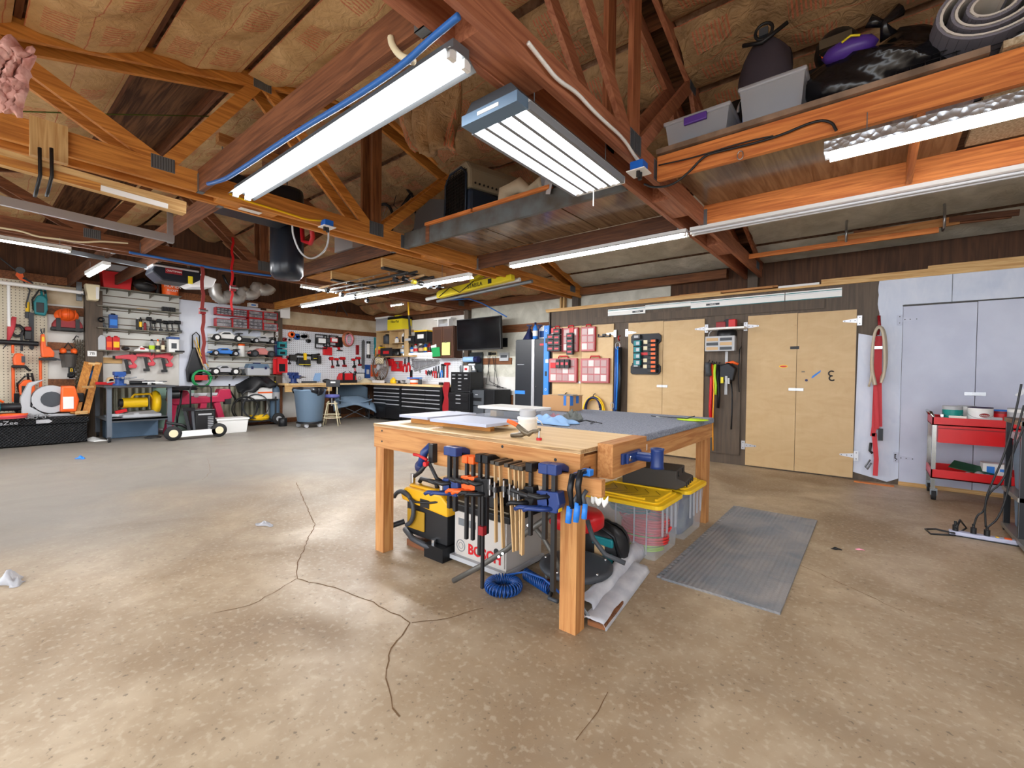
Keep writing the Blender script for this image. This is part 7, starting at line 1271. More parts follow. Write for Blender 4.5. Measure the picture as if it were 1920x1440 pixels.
# blue coil hoses
def bigcoil(c, R, r, n, m, k=10):
    P = []; N_ = n*k
    for i in range(N_): th = 2*PI*i/N_; ph = 2*PI*i/k; q = R+r*math.cos(ph); P.append((c[0]+q*math.cos(th), c[1]+q*math.sin(th), c[2]+r+r*math.sin(ph)))
    return P
t = T('coiled_air_hose', 'blue coiled air hose ring on the floor beneath the clamps', 'hose', (0, 0, 0)); c = on('Z', 938, 1112, 0)
obj('hose_ring', MB().tube(bigcoil((c.x, c.y+.03, .006), .085, .032, 30, 'blueh'), .0055, 'blueh', 6, closed=True), t)
c2 = on('Z', 1005, 1105, 0); P = []
for i in range(14*10): th = 2*PI*i/10; P.append((c2.x-.13+i*.0017, c2.y+.06-i*.0005, .042+.034*math.sin(th))); P[-1] = (P[-1][0], P[-1][1]+.034*math.cos(th), P[-1][2])
obj('hose_spring', MB().tube(P, .0055, 'blueh', 6), t); obj('hose_tail', MB().tube([on('Y', x, y, 2.12) for x, y in ((950, 1078), (985, 1072), (1020, 1085), (1050, 1112))], .007, 'blueh', 6).tube([P[-1], on('Z', 1030, 1122, .02), on('Z', 1046, 1128, .02)], .012, 'dgrey', 8), t); mt('blueh', (18, 66, 132), .35)
# mat
t = T('rubber_floor_mat', 'grey interlocking foam floor mat beside the workbench', 'mat', (0, 0, 0)); m0, m1, m2 = Vector((-1.06, 2.93, 0)), Vector((-.40, 2.93, 0)), Vector((-.36, 5.1, 0))
X0m, X1m, Y0m, Y1m = -1.07, -.385, 2.93, 5.08
poly = [(X1m, Y0m), (X1m, Y1m), (X0m-.0, Y1m)]; y = Y1m; n = 36; st = (Y1m-Y0m)/n
poly = [(X0m, Y0m), (X1m, Y0m), (X1m, Y1m), (X0m, Y1m)]
for i in range(n): yy = Y1m-(i+.25)*st; poly += [(X0m, yy), (X0m-.035, yy+st*.12), (X0m-.035, yy-st*.6), (X0m, yy-st*.48)]
obj('mat_sheet', MB().prism(poly, 0, .014, 'matm', 'xy'), t); m, nt, b, V, S = base('matm', .75)
n1 = noise(nt, V, 3, 5, 1); c = ramp(nt, n1, .35, .7, lin((118, 122, 128)), lin((148, 144, 142))); nt.links.new(c, b.inputs['Base Color']); bump(nt, b, mathn(nt, 'ADD', dtex(nt, V, 14, .8), noise(nt, V, 90, 3)), .5, .006)
# litter
def litter(px_, py_, lab, m, w, cat='litter', nm='plastic_scrap', h=.02): one(nm, MB().grid(lambda u, v: ((u-.5)*w*(1+.3*math.sin(v*5)), (v-.5)*w*.5*(1+.4*math.sin(u*6)), h*math.sin(PI*u)*math.sin(PI*v)*(1+.7*math.sin(u*11+v*7))+.003), 10, 7, m), lab, cat, on('Z', px_, py_, 0), .3, solid=.002)
litter(498, 984, 'crumpled clear plastic scrap on the open floor', 'clearb', .16); litter(20, 1092, 'clear plastic bag scrap at the left edge of the floor', 'clearb', .2, h=.05); litter(770, 918, 'small white paper scrap behind the bench leg', 'white', .14)
litter(152, 860, 'tiny bright blue tape scrap on the left floor', 'lblue', .16, h=.03); litter(1612, 1031, 'tiny pink paper scrap on the floor right of the mat', 'pink', .05, h=.006); litter(1568, 1030, 'small black wire scrap right of the mat', 'black', .06, h=.01); litter(716, 1004, 'white paper strip behind the left bench leg', 'white', .1, h=.006) if False else None
# ================= closet front gear =================
def C_(fn, name, lab, cat, box, **k): return put(fn, name, lab, cat, box, wall='C', off=k.pop('off', .005), **k)
def orgcase(t, w, h, cols=2, rows=3):
    obj('case_body', MB().box(-w/2, -.06, 0, w/2, 0, h*.92, 'orgc'), t, bev=.012); obj('red_frame', MB().tube([(-w/2, -.03, .01), (w/2, -.03, .01), (w/2, -.03, h*.9), (-w/2, -.03, h*.9)], .014, 'reds', 6, closed=True), t)
    obj('handle', MB().tube([(-w*.18, -.03, h*.9), (-w*.15, -.03, h), (w*.15, -.03, h), (w*.18, -.03, h*.9)], .014, 'reds', 8), t)
    for i in range(cols):
        for j in range(rows): a = -w*.44+w*.88*i/cols; z = h*.05+h*.82*j/rows; obj('clear_window', MB().box(a+.008, -.066, z+.01, a+w*.88/cols-.008, -.06, z+h*.82/rows-.01, 'orgw' if (i+j) % 3 else 'orgw2'), t, bev=.003)
mt('orgc', (176, 96, 100), .4); mt('orgw', (172, 140, 140), .25); mt('orgw2', (206, 196, 194), .25); mt('reds', (184, 26, 36), .4)
C_(orgcase, 'parts_organizer_case', 'upper left red organizer case behind the left battery column', 'organizer case', (1036, 612, 1057, 660)); C_(orgcase, 'parts_organizer_case', 'upper middle red organizer case behind the four batteries', 'organizer case', (1058, 611, 1086, 660)); C_(orgcase, 'parts_organizer_case', 'narrow red organizer case right of the others', 'organizer case', (1092, 609, 1118, 659))
C_(orgcase, 'parts_organizer_case', 'lower left red organizer case with three batteries', 'organizer case', (1032, 668, 1084, 717), cols=4); C_(orgcase, 'parts_organizer_case', 'wide lower right red organizer case', 'organizer case', (1091, 668, 1144, 718), cols=4)
def batt_(t, w, h): obj('battery_body', B(-w/2, -.07, 0, w/2, 0, h, 'black'), t, bev=.008); obj('red_mark', B(-w*.3, -.073, h*.35, w*.3, -.07, h*.65, 'pinkred'), t)
bls = [(1029, 627), (1029, 638), (1029, 649), (1041, 617), (1041, 628), (1041, 638), (1041, 649), (1065, 625), (1065, 635), (1065, 645), (1065, 655)]
for i, (x, y) in enumerate(bls): C_(batt_, 'tool_battery', 'black battery, %s from the top in the %s' % (WO[i if i < 3 else i-3 if i < 7 else i-7], 'left column of three' if i < 3 else 'second column of four' if i < 7 else 'third column hanging lowest'), 'battery', (x, y, x+12, y+10), off=.075, group='batteries on the organizer cases, '+('left column' if i < 3 else 'second column' if i < 7 else 'third column'))
for i in range(3): C_(batt_, 'tool_battery', 'black battery, '+WO[i]+' in the row on the lower left red case', 'battery', (1045+8.5*i, 674, 1053+8.5*i, 690), off=.075, group='batteries in the row on the lower case')
for x, l in ((1034, 'small red tag box on the upper left organizer'), (1068, 'small red tag box on the upper middle organizer')): C_(boxy, 'red_tag', l, 'tag', (x, 615, x+8, 624), off=.075, c='red', d=.03)
C_(boxy, 'battery_dock', 'red battery dock clips on the lower left organizer', 'dock', (1033, 680, 1046, 690), off=.075, c='red', d=.04)
C_(lambda t, w, h: obj('level_beam', MB().box(-w/2, -.05, 0, w/2, 0, h, 'lblue').box(-w*.2, -.053, h*.75, w*.2, -.05, h*.82, 'black').box(-w*.2, -.053, h*.28, w*.2, -.05, h*.35, 'black').box(-w*.1, -.055, h*.47, w*.5, -.05, h*.52, 'white').torus((0, -.051, h*.09), .02, .004, 'white', 'y', 12, 4).torus((0, -.051, h*.93), .02, .004, 'white', 'y', 12, 4), t), 'spirit_level', 'long blue spirit level hanging upright beside the black cabinet', 'level', (1022, 611, 1031, 742), off=.01)
C_(lambda t, w, h: obj('rack_bar', MB().box(-w/2, -.03, 0, w/2, -.01, .02, 'blackm').box(-w/2, -.03, 0, -w/2+.015, 0, h, 'blackm').box(w/2-.015, -.03, 0, w/2, 0, h, 'blackm').box(-.03, -.03, 0, .03, 0, h, 'blackm'), t), 'empty_rack', 'small empty black bracket on the first birch door', 'bracket', (1122, 626, 1145, 632), off=.005)
def hangcoil(cs, sz=1.25): 
    def f(t, w, h):
        for i, (c, R) in enumerate(cs): mb = MB(); coil(coil(mb, (0, -.05-.02*i, h-R*w*sz), R*w, .013, c, 3, 'y', .02, 3+i, sz), (0, -.04-.02*i, h-R*w*sz*1.05), R*w*.93, .013, c, 2, 'y', .02, 6+i, sz); obj('hose_loops', mb, t)
        obj('coil_hook', MB().tube([(0, 0, h+.06), (0, -.06, h+.04), (0, -.1, h-.02), (0, -.02, h-.05)], .008, 'black', 6), t)
    return f
C_(hangcoil([('lblue', .5)]), 'hose_coil', 'blue hose coil hanging left on the first birch doors', 'hose', (1050, 742, 1075, 790), off=.005); C_(hangcoil([('yellow', .5), ('navy', .36)]), 'hose_coil', 'yellow and navy hose coils hanging on the birch door', 'hose', (1096, 744, 1135, 800), off=.005)
def ropes(t, w, h, cols):
    for i, (x, z0, z1, r, c) in enumerate(cols): obj('strap_strand', MB().tube([(x*w, -.05-.02*(i % 3), z1*h), (x*w+.012*math.sin(i), -.06-.02*(i % 3), (z0+z1)*h/2), (x*w-.01, -.05-.02*(i % 3), z0*h)], r, c, 7), t)
    obj('hook', MB().tube([(0, 0, h), (0, -.07, h*.99), (0, -.08, h*.96), (0, -.03, h*.94)], .012, 'red', 6), t)
C_(lambda t, w, h: (ropes(t, w, h, [(-.25, 0, .86, .03, 'blue'), (-.05, .05, .86, .02, 'lblue'), (.25, .0, .85, .035, 'blackm'), (.1, .4, .9, .009, 'pinkred')]), obj('carabiner', MB().torus((0, -.1, h*.87), .045, .007, 'steel', 'y', 14, 6, sz=1.4), t), obj('carabiner', MB().torus((-.1, -.08, h*.1), .035, .007, 'steel', 'y', 14, 6, sz=1.6), t)), 'strap_bundle', 'blue and black straps hanging between the birch doors', 'straps', (1153, 630, 1171, 775), off=.01)
# battery rack
def rack(t, w, h):
    obj('rack_plate', MB().prism([(-w*.5, h*.04), (-w*.44, 0), (w*.42, 0), (w*.5, h*.06), (w*.5, h*.2), (w*.42, h*.26), (w*.42, h*.74), (w*.5, h*.8), (w*.5, h*.94), (w*.42, h), (-w*.44, h), (-w*.5, h*.94), (-w*.5, h*.8), (-w*.42, h*.74), (-w*.42, h*.26), (-w*.5, h*.2)], -.03, 0, 'blackm'), t, bev=.004)
    obj('charger_top', MB().box(-w*.4, -.09, h*.88, -w*.15, -.03, h*.98, 'dgrey').box(-w*.34, -.095, h*.9, -w*.2, -.09, h*.96, 'lgrey'), t, bev=.006); obj('charger_bottom', MB().box(-w*.4, -.09, h*.17, -w*.12, -.03, h*.28, 'black').box(-w*.34, -.095, h*.19, -w*.2, -.09, h*.25, 'lgrey'), t, bev=.006)
    obj('center_badge', MB().box(-w*.13, -.045, h*.47, w*.1, -.03, h*.54, 'red'), t); obj('pale_slot', (lambda mb: [mb.box(-w*.07, -.034, h*z, w*.06, -.03, h*(z+.09), 'cream') for z in (.15, .3, .6, .75)] and mb)(MB()), t)
C_(rack, 'battery_rack', 'black battery rack plate on the second birch doors', 'rack', (1184, 626, 1240, 702), off=.005)
for k in range(4): C_(lambda t, w, h: (obj('battery_body', B(-w/2, -.07, 0, w/2, 0, h, 'teal'), t, bev=.006), obj('pale_mark', B(-w*.1, -.073, h*.2, w*.4, -.07, h*.8, 'lgrey'), t)), 'tool_battery', 'teal battery, '+WO[k]+' from the top on the black rack', 'battery', (1191, 639+12*k, 1203, 649+12*k), off=.04, group='teal batteries on the rack')
for k in range(8): C_(lambda t, w, h: (obj('battery_body', B(-w/2, -.07, 0, w/2, 0, h, 'black'), t, bev=.006), obj('red_mark', B(-w*.1, -.073, h*.2, w*.4, -.07, h*.8, 'orangep'), t)), 'tool_battery', 'black battery, '+WO[k]+' from the top in the tall rack column', 'battery', (1217, 636+8*k, 1233, 643+8*k), off=.04, group='red marked batteries on the rack')
# tool panel
C_(lambda t, w, h: obj('panel_board', MB().box(-w/2, -.02, 0, w/2, 0, h, 'ply_dark'), t), 'dark_panel_board', 'dark plywood strip between the birch door pairs', 'board', (1328, 608, 1389, 850), off=-.025)
sp = on('Y', 1360, 618, CY-.12)
t = T('wall_shelf', 'white small shelf with red boxes on the dark panel', 'shelf', (sp.x, CY+.005, sp.z)); obj('shelf_board', B(-.27, -.22, 0, .28, 0, .03, 'white'), t, bev=.003); obj('wall_standard', MB().box(-.02, -.02, -1.0, .02, 0, 0, 'lgrey'), t)
at(sp.x-.05, CY-.1, sp.z+.03, 'torch_kit', 'red box set standing on the small white shelf', 'box', lambda t: (obj('box_body', MB().box(-.08, -.06, 0, .06, .06, .09, 'dred').box(.1, -.06, 0, .2, .06, .12, 'red'), t, bev=.01), obj('dark_disc', MB().cyl((.08, -.04, .07), (.08, .02, .07), .06, 'blackm', 16), t)), 0)
def grey_cad(t, w, h):
    obj('caddy_box', MB().box(-w/2, -.12, 0, w/2, 0, h, 'lgrey'), t, bev=.006); obj('slot', (lambda mb: [mb.box(-w*.45+w*.46*i, -.124, h*(.08+.3*j), -w*.45+w*.46*i+w*.4, -.12, h*(.08+.3*j)+h*.2, 'dgrey' if (i+j) % 2 else 'tan') for i in (0, 1) for j in (0, 1, 2)] and mb)(MB()), t)
C_(grey_cad, 'parts_caddy', 'light grey slotted caddy below the small shelf', 'caddy', (1326, 631, 1381, 659), off=.01)
C_(lambda t, w, h: (obj('disc_stack', MB().lathe([(0, -.1), (w*.35, -.08), (w*.4, -.02), (0, 0)], (w*.2, -.0, h*.4), 'blackm', 18, 'y'), t), obj('cord_loop', MB().torus((-w*.25, -.05, h*.4), .09, .008, 'lgrey', 'y', 18, 6), t)), 'abrasive_discs', 'dark round discs and cord loop above the grey caddy', 'disc', (1330, 622, 1378, 634), off=.0)
def apron(t, w, h):
    obj('pouch_body', MB().prism([(-w*.4, 0), (w*.35, h*.05), (w*.5, h*.7), (w*.1, h), (-w*.4, h*.85)], -.14, -.01, 'blackm'), t, bev=.02); obj('orange_strap', MB().tube([(-w*.1, -.08, h*.95), (w*.3, -.1, h*1.02), (w*.6, -.08, h*.9)], .02, 'orangep', 8), t); obj('buckle', MB().box(-w*.3, -.16, -.02, -w*.15, -.13, h*.25, 'yellow2').box(-w*.05, -.16, -.03, .02, -.13, h*.3, 'lgrey').box(w*.1, -.16, -.03, w*.2, -.13, h*.2, 'lgrey'), t)
C_(apron, 'tool_pouch', 'black tool pouch with orange strap on the dark panel', 'pouch', (1350, 680, 1383, 716), off=.01)
for i, (x, y0, y1, r, c, l) in enumerate(((1334, 682, 800, .026, 'red', 'red strap hanging left on the dark panel'), (1337, 684, 845, .010, 'orangey', 'thin orange cord hanging to near the floor'), (1341, 683, 740, .018, 'limeh', 'lime green strap loop on the dark panel'), (1347, 684, 765, .022, 'blackm', 'black bungee cords beside the green strap'), (1371, 715, 805, .012, 'black', 'long black cable with flat end below the pouch'), (1328, 680, 705, .05, 'dgrey', 'tangled dark bungee bundle at the panel left'), (1387, 655, 735, .008, 'black', 'thin black cord at the right of the pouch'))):
    a, b_ = on('Y', x, y0, CY-.07-.02*(i % 3)), on('Y', x-1+(i % 3), y1, CY-.05-.02*(i % 3)); mb = MB().tube([a, a.lerp(b_, .3)+Vector((.015*math.sin(i*2), 0, 0)), a.lerp(b_, .7)+Vector((-.012*math.cos(i), 0, 0)), b_], r, c, 7); mb.tube([a+Vector((0, .06, .02)), a+Vector((.02, 0, .04)), a], .006, 'black', 5)
    one('hanging_strap', mb, l, 'strap')
mt('orangey', (240, 160, 30), .5); mb = MB(); q = on('Y', 1354, 685, CY-.03)
# red strap bundle and rope on painted face
t = T('ratchet_strap_bundle', 'bundle of long red tow straps hanging on the painted face', 'straps', (0, 0, 0)); Ys = CY-.05
def sp_(x, y, dy=0): return on('Y', x, y, Ys-dy)
for pts, w, dy in ((((1646, 630), (1643, 700), (1639, 800), (1636, 818)), .05, 0), (((1650, 630), (1649, 720), (1650, 800)), .045, .02), (((1644, 640), (1641, 720), (1645, 805)), .04, .04), (((1639, 812), (1643, 860), (1641, 892)), .05, .0)):
    mb = MB(); P = [sp_(x, y, dy) for x, y in pts]
    for p, q in zip(P, P[1:]): mb.bar(p, q, w, .014, 'strapr', up=(0, -1, 0))
    obj('strap_webbing', mb, t)
obj('strap_buckle', MB().box(sp_(1645, 652, .05).x-.05, Ys-.09, sp_(1645, 655).z, sp_(1645, 652).x+.05, Ys-.05, sp_(1645, 650).z, 'steel').tube([sp_(1648, 592), sp_(1649, 610, .02), sp_(1646, 628, .02)], .018, 'dred', 7).box(sp_(1652, 805).x-.03, Ys-.08, sp_(1652, 825).z, sp_(1652, 805).x+.02, Ys-.03, sp_(1652, 803).z, 'blackm').tube([sp_(1633, 830), sp_(1631, 845), sp_(1636, 850)], .016, 'black', 6).tube([sp_(1632, 862), sp_(1622, 875), sp_(1626, 880), sp_(1634, 868)], .01, 'galv', 6), t)
mt('strapr', (196, 58, 66), .7); mb = MB()
for k, (xo, R) in enumerate(((0, 0), (3, .01), (-3, .02), (6, .0))):
    P = [sp_(1641-xo*.4, 722, .1-.02*k), sp_(1634-xo*.2, 690, .1-.02*k), sp_(1637, 640, .1-.02*k), sp_(1641, 620, .1-.02*k), sp_(1648, 613-k, .1-.02*k), sp_(1655+k, 618, .1-.02*k), sp_(1659+k, 650, .1-.02*k), sp_(1659+k, 700-4*k, .1-.02*k), sp_(1652, 718-3*k, .1-.02*k)]
    for _ in range(2): P = [P[0]]+[x for p, q in zip(P, P[1:]) for x in (p.lerp(q, .25), p.lerp(q, .75))]+[P[-1]]
    mb.tube(P, .016, 'rope', 7)
mb.tube([sp_(1636, 690, .1), sp_(1632, 715, .1), sp_(1629, 725, .1)], .013, 'rope', 6)
one('rope_coil', mb, 'beige rope coil hanging behind the red straps', 'rope')
one('gate_hook', MB().tube([(0, 0, .04), (0, -.03, .03), (0, -.03, -.02), (.02, -.03, -.03)], .006, 'black', 6), 'small black hook beside the painted door', 'hook', on('Y', 1678, 856, CY+.015)); one('wood_shim', B(-.2, -.04, 0, .2, .03, .012, 'orange_x'), 'reddish wood shim on the floor below the straps', 'wood', on('Z', 1638, 906, 0)+Vector((0, -.06, 0)))
# red cart
cx0, cx1, cy0, cy1 = .52, 1.42, 6.85, 7.42; ctz = on('Y', 1752, 782, 6.85).z; cbz = on('Y', 1752, 880, 6.85).z
t = T('service_cart', 'red two tray rolling service cart with one drawer', 'cart', ((cx0+cx1)/2, (cy0+cy1)/2, 0)); L, D = (cx1-cx0)/2, (cy1-cy0)/2
def traym(z, h): return MB().box(-L, -D, z, L, D, z+.012, 'redc').box(-L, -D, z, L, -D+.012, z+h, 'redc').box(-L, D-.012, z, L, D, z+h, 'redc').box(-L, -D, z, -L+.012, D, z+h, 'redc').box(L-.012, -D, z, L, D, z+h, 'redc')
obj('top_tray', traym(ctz-.09, .09), t); obj('bottom_tray', traym(cbz-.1, .1), t); dr = obj('drawer', MB().box(-L+.05, -D+.005, ctz-.28, L-.02, D-.02, ctz-.09, 'redc').box(-L+.05, -D+.001, ctz-.125, L-.02, -D+.005, ctz-.115, 'dred'), t)
for s in (-1, 1):
    for r in (-1, 1): obj('corner_post', B(s*(L-.02)-.018, r*(D-.02)-.018, .12, s*(L-.02)+.018, r*(D-.02)+.018, ctz-.05, 'chromed'), t); obj('caster', MB().cyl((s*(L-.03)-.02, r*(D-.04), .055), (s*(L-.03)+.02, r*(D-.04), .055), .055, 'rubber', 16).box(s*(L-.03)-.03, r*(D-.04)-.025, .055, s*(L-.03)+.03, r*(D-.04)+.025, .13, 'galv'), t)
obj('push_handle', MB().tube([(-L+.03, -D+.03, ctz-.05), (-L-.01, -D+.03, ctz+.05), (-L-.01, D-.03, ctz+.05), (-L+.03, D-.03, ctz-.05)], .014, 'chrome', 8), t)
mt('redc', (206, 14, 22), .35); mt('chromed', (150, 150, 148), .2, .8)
def paint(c, band, txt=None, r=.085, h=.19, lid='lgrey'):
    def f(t):
        obj('can_body', MB().lathe([(r*.97, 0), (r, .004), (r, h), (r*.97, h+.004)], (0, 0, 0), c, 28), t); obj('can_lid', MB().lathe([(r*.99, h), (r*1.0, h+.012), (r*.9, h+.012), (r*.86, h+.004), (0, h+.004)], (0, 0, 0), lid, 28), t)
        obj('can_label', MB().lathe([(r*1.005, h*.12), (r*1.005, h*.85)], (0, 0, 0), band, 28), t); obj('wire_handle', MB().tube([(r*math.cos(a_), -r*1.03*abs(math.sin(a_))-.0, h*.75-.06*math.sin(a_)) for a_ in [i*PI/10 for i in range(11)]], .0025, 'steel', 5), t)
        if txt: obj('label_print', MB().text(txt[0], (.01, -r*1.01-.003, h*.3), .035, 'dgrey').sph((.02, -r*.99, h*.62), (.04, .008, .022), 'dred', 14).text('Glidden', (.02, -r*1.01-.007, h*.61), .022, 'white').box(-.01, -r*1.01-.001, .01, .06, -r*1.0, .04, 'red'), t)
    return f
def oncart(pxx, name, lab, cat, fn, y=7.0, z=None): q = on('Y', pxx, 770, y); return at(q.x, y, (ctz-.078) if z is None else z, name, lab, cat, fn, 0)
oncart(1786, 'paint_can', 'teal labelled paint can at the left of the cart tray', 'paint can', paint('lgrey', 'tealp'), 7.03); mt('tealp', (0, 140, 132), .4)
oncart(1812, 'paint_can', 'white paint can with silver lid behind the front cans', 'paint can', paint('white', 'white', r=.08), 7.24); oncart(1838, 'paint_can', 'white wall paint can with red oval logo', 'paint can', paint('white', 'whitel', ('SPEED-WALL',), r=.10, lid='purpled'), 7.0); mt('whitel', (236, 236, 236), .4); mt('purpled', (52, 40, 70), .4)
oncart(1868, 'small_tin', 'small rectangular tin between paint can and red tub', 'tin', lambda t: boxy(t, .09, .1, 'lgrey', d=.05, stk='lime'), 6.95); oncart(1878, 'paint_tub', 'red round tub with blue lid in the cart tray', 'tub', paint('dred', 'redc', r=.1, h=.16, lid='lblue'), 7.15); oncart(1912, 'paint_can', 'white paint can at the right end of the cart tray', 'paint can', paint('white', 'lgrey', r=.09), 7.02)
oncart(1768, 'chrome_bracket', 'shiny chrome bracket parts at the cart left corner', 'hardware', lambda t: obj('bracket', MB().box(-.03, -.1, 0, .0, .1, .11, 'chrome').cyl((.02, -.06, .04), (.02, .06, .04), .03, 'chrome'), t, bev=.004), 7.05); oncart(1796, 'cardboard_tag', 'pale crumpled card in front of the teal paint can', 'card', lambda t: obj('card_sheet', B(-.07, -.003, 0, .07, .003, .1, 'creamw'), t), 6.9)
oncart(1830, 'green_folder', 'dark green booklet on the lower cart tray', 'booklet', lambda t: obj('booklet', MB().add([(-.22, -.12, .1), (.12, -.12, .04), (.2, .1, .08), (-.15, .1, .15), (-.22, -.12, .108), (.12, -.12, .048), (.2, .1, .088), (-.15, .1, .158)], [(3, 2, 1, 0), (4, 5, 6, 7), (0, 1, 5, 4), (1, 2, 6, 5), (2, 3, 7, 6), (3, 0, 4, 7)], 'dgreen'), t), 7.15, cbz-.085); mt('dgreen', (14, 74, 46), .5)
oncart(1836, 'plastic_wrap', 'crumpled clear plastic wrap on the lower cart tray', 'plastic', cloth(.42, .2, .09, 'clearb', 3), 6.98, cbz-.085); oncart(1868, 'cardboard_carton', 'white and blue carton on the lower cart tray', 'box', lambda t: (obj('carton_body', B(-.1, -.08, 0, .12, .08, .17, 'white'), t), obj('carton_print', MB().box(-.07, -.084, .03, -.01, -.08, .14, 'lblue').box(.03, -.084, .09, .1, -.08, .12, 'lblue'), t)), 7.2, cbz-.085)
# shelf unit at right edge
sx = .93; sy0, sy1 = 5.0, 5.9
t = T('steel_shelving', 'black perforated steel shelving unit at the right edge', 'shelving', (0, 0, 0))
for y in (5.42, 5.95):
    for x in (.94, 1.7): obj('upright', MB().box(x, y-.02, 0, x+.04, y+.02, 1.02, 'blackm').box(x-.001, y-.021, 0, x+.0, y-.02, 1.02, 'galv'), t)
for z, m in ((.03, 'galvs'), (.36, 'galvs'), (.98, 'mdf')): obj('shelf_deck', B(.93, 5.0 if z < .1 else 5.4, z, 1.75, 5.98, z+.035, m), t)
mt('galvs', (140, 138, 132), .4, .5)
at(1.22, 5.68, .066, 'recycling_bin', 'blue bin on the lowest shelf at the right edge', 'bin', lambda t: boxy(t, .46, .27, 'slateb', d=.4, taper=.02), 0); at(1.22, 5.68, .396, 'storage_bin', 'grey blue bin with cloudy lid at the right edge', 'bin', lambda t: boxy(t, .5, .5, 'slateb', d=.42, lid='clearb', taper=.04), 0)
def miter(t):
    obj('saw_base', MB().box(-.18, -.2, 0, .3, .2, .06, 'blackm').box(-.2, -.12, .03, -.16, .12, .13, 'black'), t, bev=.01); obj('motor_head', MB().box(-.06, -.1, .06, .3, .1, .2, 'slate').cyl((.02, -.12, .24), (.3, -.12, .24), .07, 'dgrey', 14), t, bev=.01)
    obj('arm', MB().bar((.1, -.08, .24), (-.2, -.14, .34), .04, .05, 'black').cyl((.02, -.16, .3), (.02, -.1, .3), .035, 'red').cyl((.1, -.16, .25), (.1, -.1, .25), .035, 'red').cyl((-.2, -.16, .33), (-.2, -.12, .33), .02, 'red'), t); obj('blade_tip', MB().bar((-.2, -.14, .32), (-.3, -.14, .2), .006, .03, 'lgrey'), t)
at(1.22, 5.62, 1.02, 'bench_saw', 'grey and red bench tool on top of the shelving', 'saw', miter, 0)
def strip(t):
    obj('strip_body', B(-.2, -.035, .008, .2, .035, .04, 'stripc'), t, bev=.006); obj('strip_base', B(-.2, -.037, 0, .2, .037, .008, 'black'), t)
    for x in (-.16, -.05, .03): obj('plug', MB().cyl((x, 0, .04), (x, 0, .09), .02, 'black', 10).cyl((x, 0, .09), (x, .01, .12), .01, 'black', 8), t)
    obj('switch', MB().box(.13, -.02, .04, .17, .02, .046, 'orangep').box(.08, -.015, .04, .1, .015, .044, 'yellow'), t)
mt('stripc', (186, 190, 214), .5); a, b_ = on('Z', 1783, 1002, 0), on('Z', 1902, 1022, 0)
at((a.x+b_.x)/2, (a.y+b_.y)/2, 0, 'power_strip', 'pale grey power strip with three black plugs on the floor', 'power strip', strip, math.atan2(b_.y-a.y, b_.x-a.x))
def zp(x, y, z): return on('Z', x, y, z)
yv = 5.3
one('electric_cable', MB().tube([zp(1793, 990, .1), on('Y', 1800, 975, 5.4), zp(1812, 990, .02), zp(1790, 1004, .006), zp(1745, 1001, .006), zp(1735, 992, .006), zp(1755, 992, .006), zp(1790, 1000, .03)], .008, 'black', 6), 'black cord looping out left of the power strip', 'cord')
for i, (pts, l) in enumerate(((((1826, 985), (1832, 965), (1845, 960), (1852, 925), (1880, 905), (1895, 860), (1920, 800)), 'black cord rising from the middle plug'), (((1848, 988), (1846, 940), (1862, 900), (1885, 850), (1905, 770), (1915, 720)), 'black cord rising to the shelving top'), (((1850, 990), (1875, 970), (1895, 900), (1900, 830), (1920, 760)), 'black cord nearest the shelving'))):
    P = [on('Y', x, y, yv-.02*i) for x, y in pts]
    for _ in range(2): P = [P[0]]+[x for p, q in zip(P, P[1:]) for x in (p.lerp(q, .25), p.lerp(q, .75))]+[P[-1]]
    one('electric_cable', MB().tube(P, .007, 'black', 7), l, 'cord')
# ================= things up in the roof =================
LZ = 3.26
def crate(t):
    obj('crate_base', MB().box(-.27, -.4, 0, .27, .4, .3, 'navyc'), t, bev=.04); obj('crate_top', MB().prism([(-.27, .3), (.27, .3), (.26, .5), (.18, .6), (-.18, .6), (-.26, .5)], -.4, .4, 'beigec'), t, bev=.03)
    g = MB()
    for i in range(13): x = -.2+.4*i/12; g.cyl((x, -.42, .04), (x, -.42, .52-.4*abs(x)**1.6), .004, 'blackm', 5)
    for k in range(14): z = .05+.035*k; g.cyl((-.2, -.42, z), (.2, -.42, z), .004, 'blackm', 5)
    obj('wire_door', g, t); obj('door_frame', MB().tube([(-.22, -.415, .03), (-.22, -.415, .45), (-.12, -.415, .54), (.12, -.415, .54), (.22, -.415, .45), (.22, -.415, .03)], .012, 'navyc', 6, closed=True), t); obj('dark_inside', B(-.21, -.405, .04, .21, -.4, .5, 'black'), t)
    v = MB()
    for r in range(4):
        for c in range(12): v.cyl((.262-.02*r, -.33+.055*c, .35+.045*r), (.275-.02*r, -.33+.055*c, .35+.045*r), .012, 'black', 6)
    obj('vent_holes', v, t)
mt('navyc', (30, 46, 66), .5); mt('beigec', (150, 140, 120), .6)
q = on('Y', 868, 418, 3.98); at(q.x+.1, 4.3, 3.21, 'pet_crate', 'navy and beige pet travel crate on the middle loft', 'pet crate', crate, -.25).scale = (1.15, 1.1, 1.15)
def foldb(t): obj('batt_roll', MB().tube([(-.2, 0, .03), (-.18, 0, .2), (0, 0, .26), (.12, 0, .15), (.25, 0, .25), (.3, 0, .1)], [.09, .1, .09, .08, .07, .05], 'kraft_w', 8), t)
q = on('Y', 965, 370, 3.9); at(q.x, 4.0, 3.22, 'folded_insulation', 'folded brown insulation beside the pet crate', 'insulation', foldb, .2)
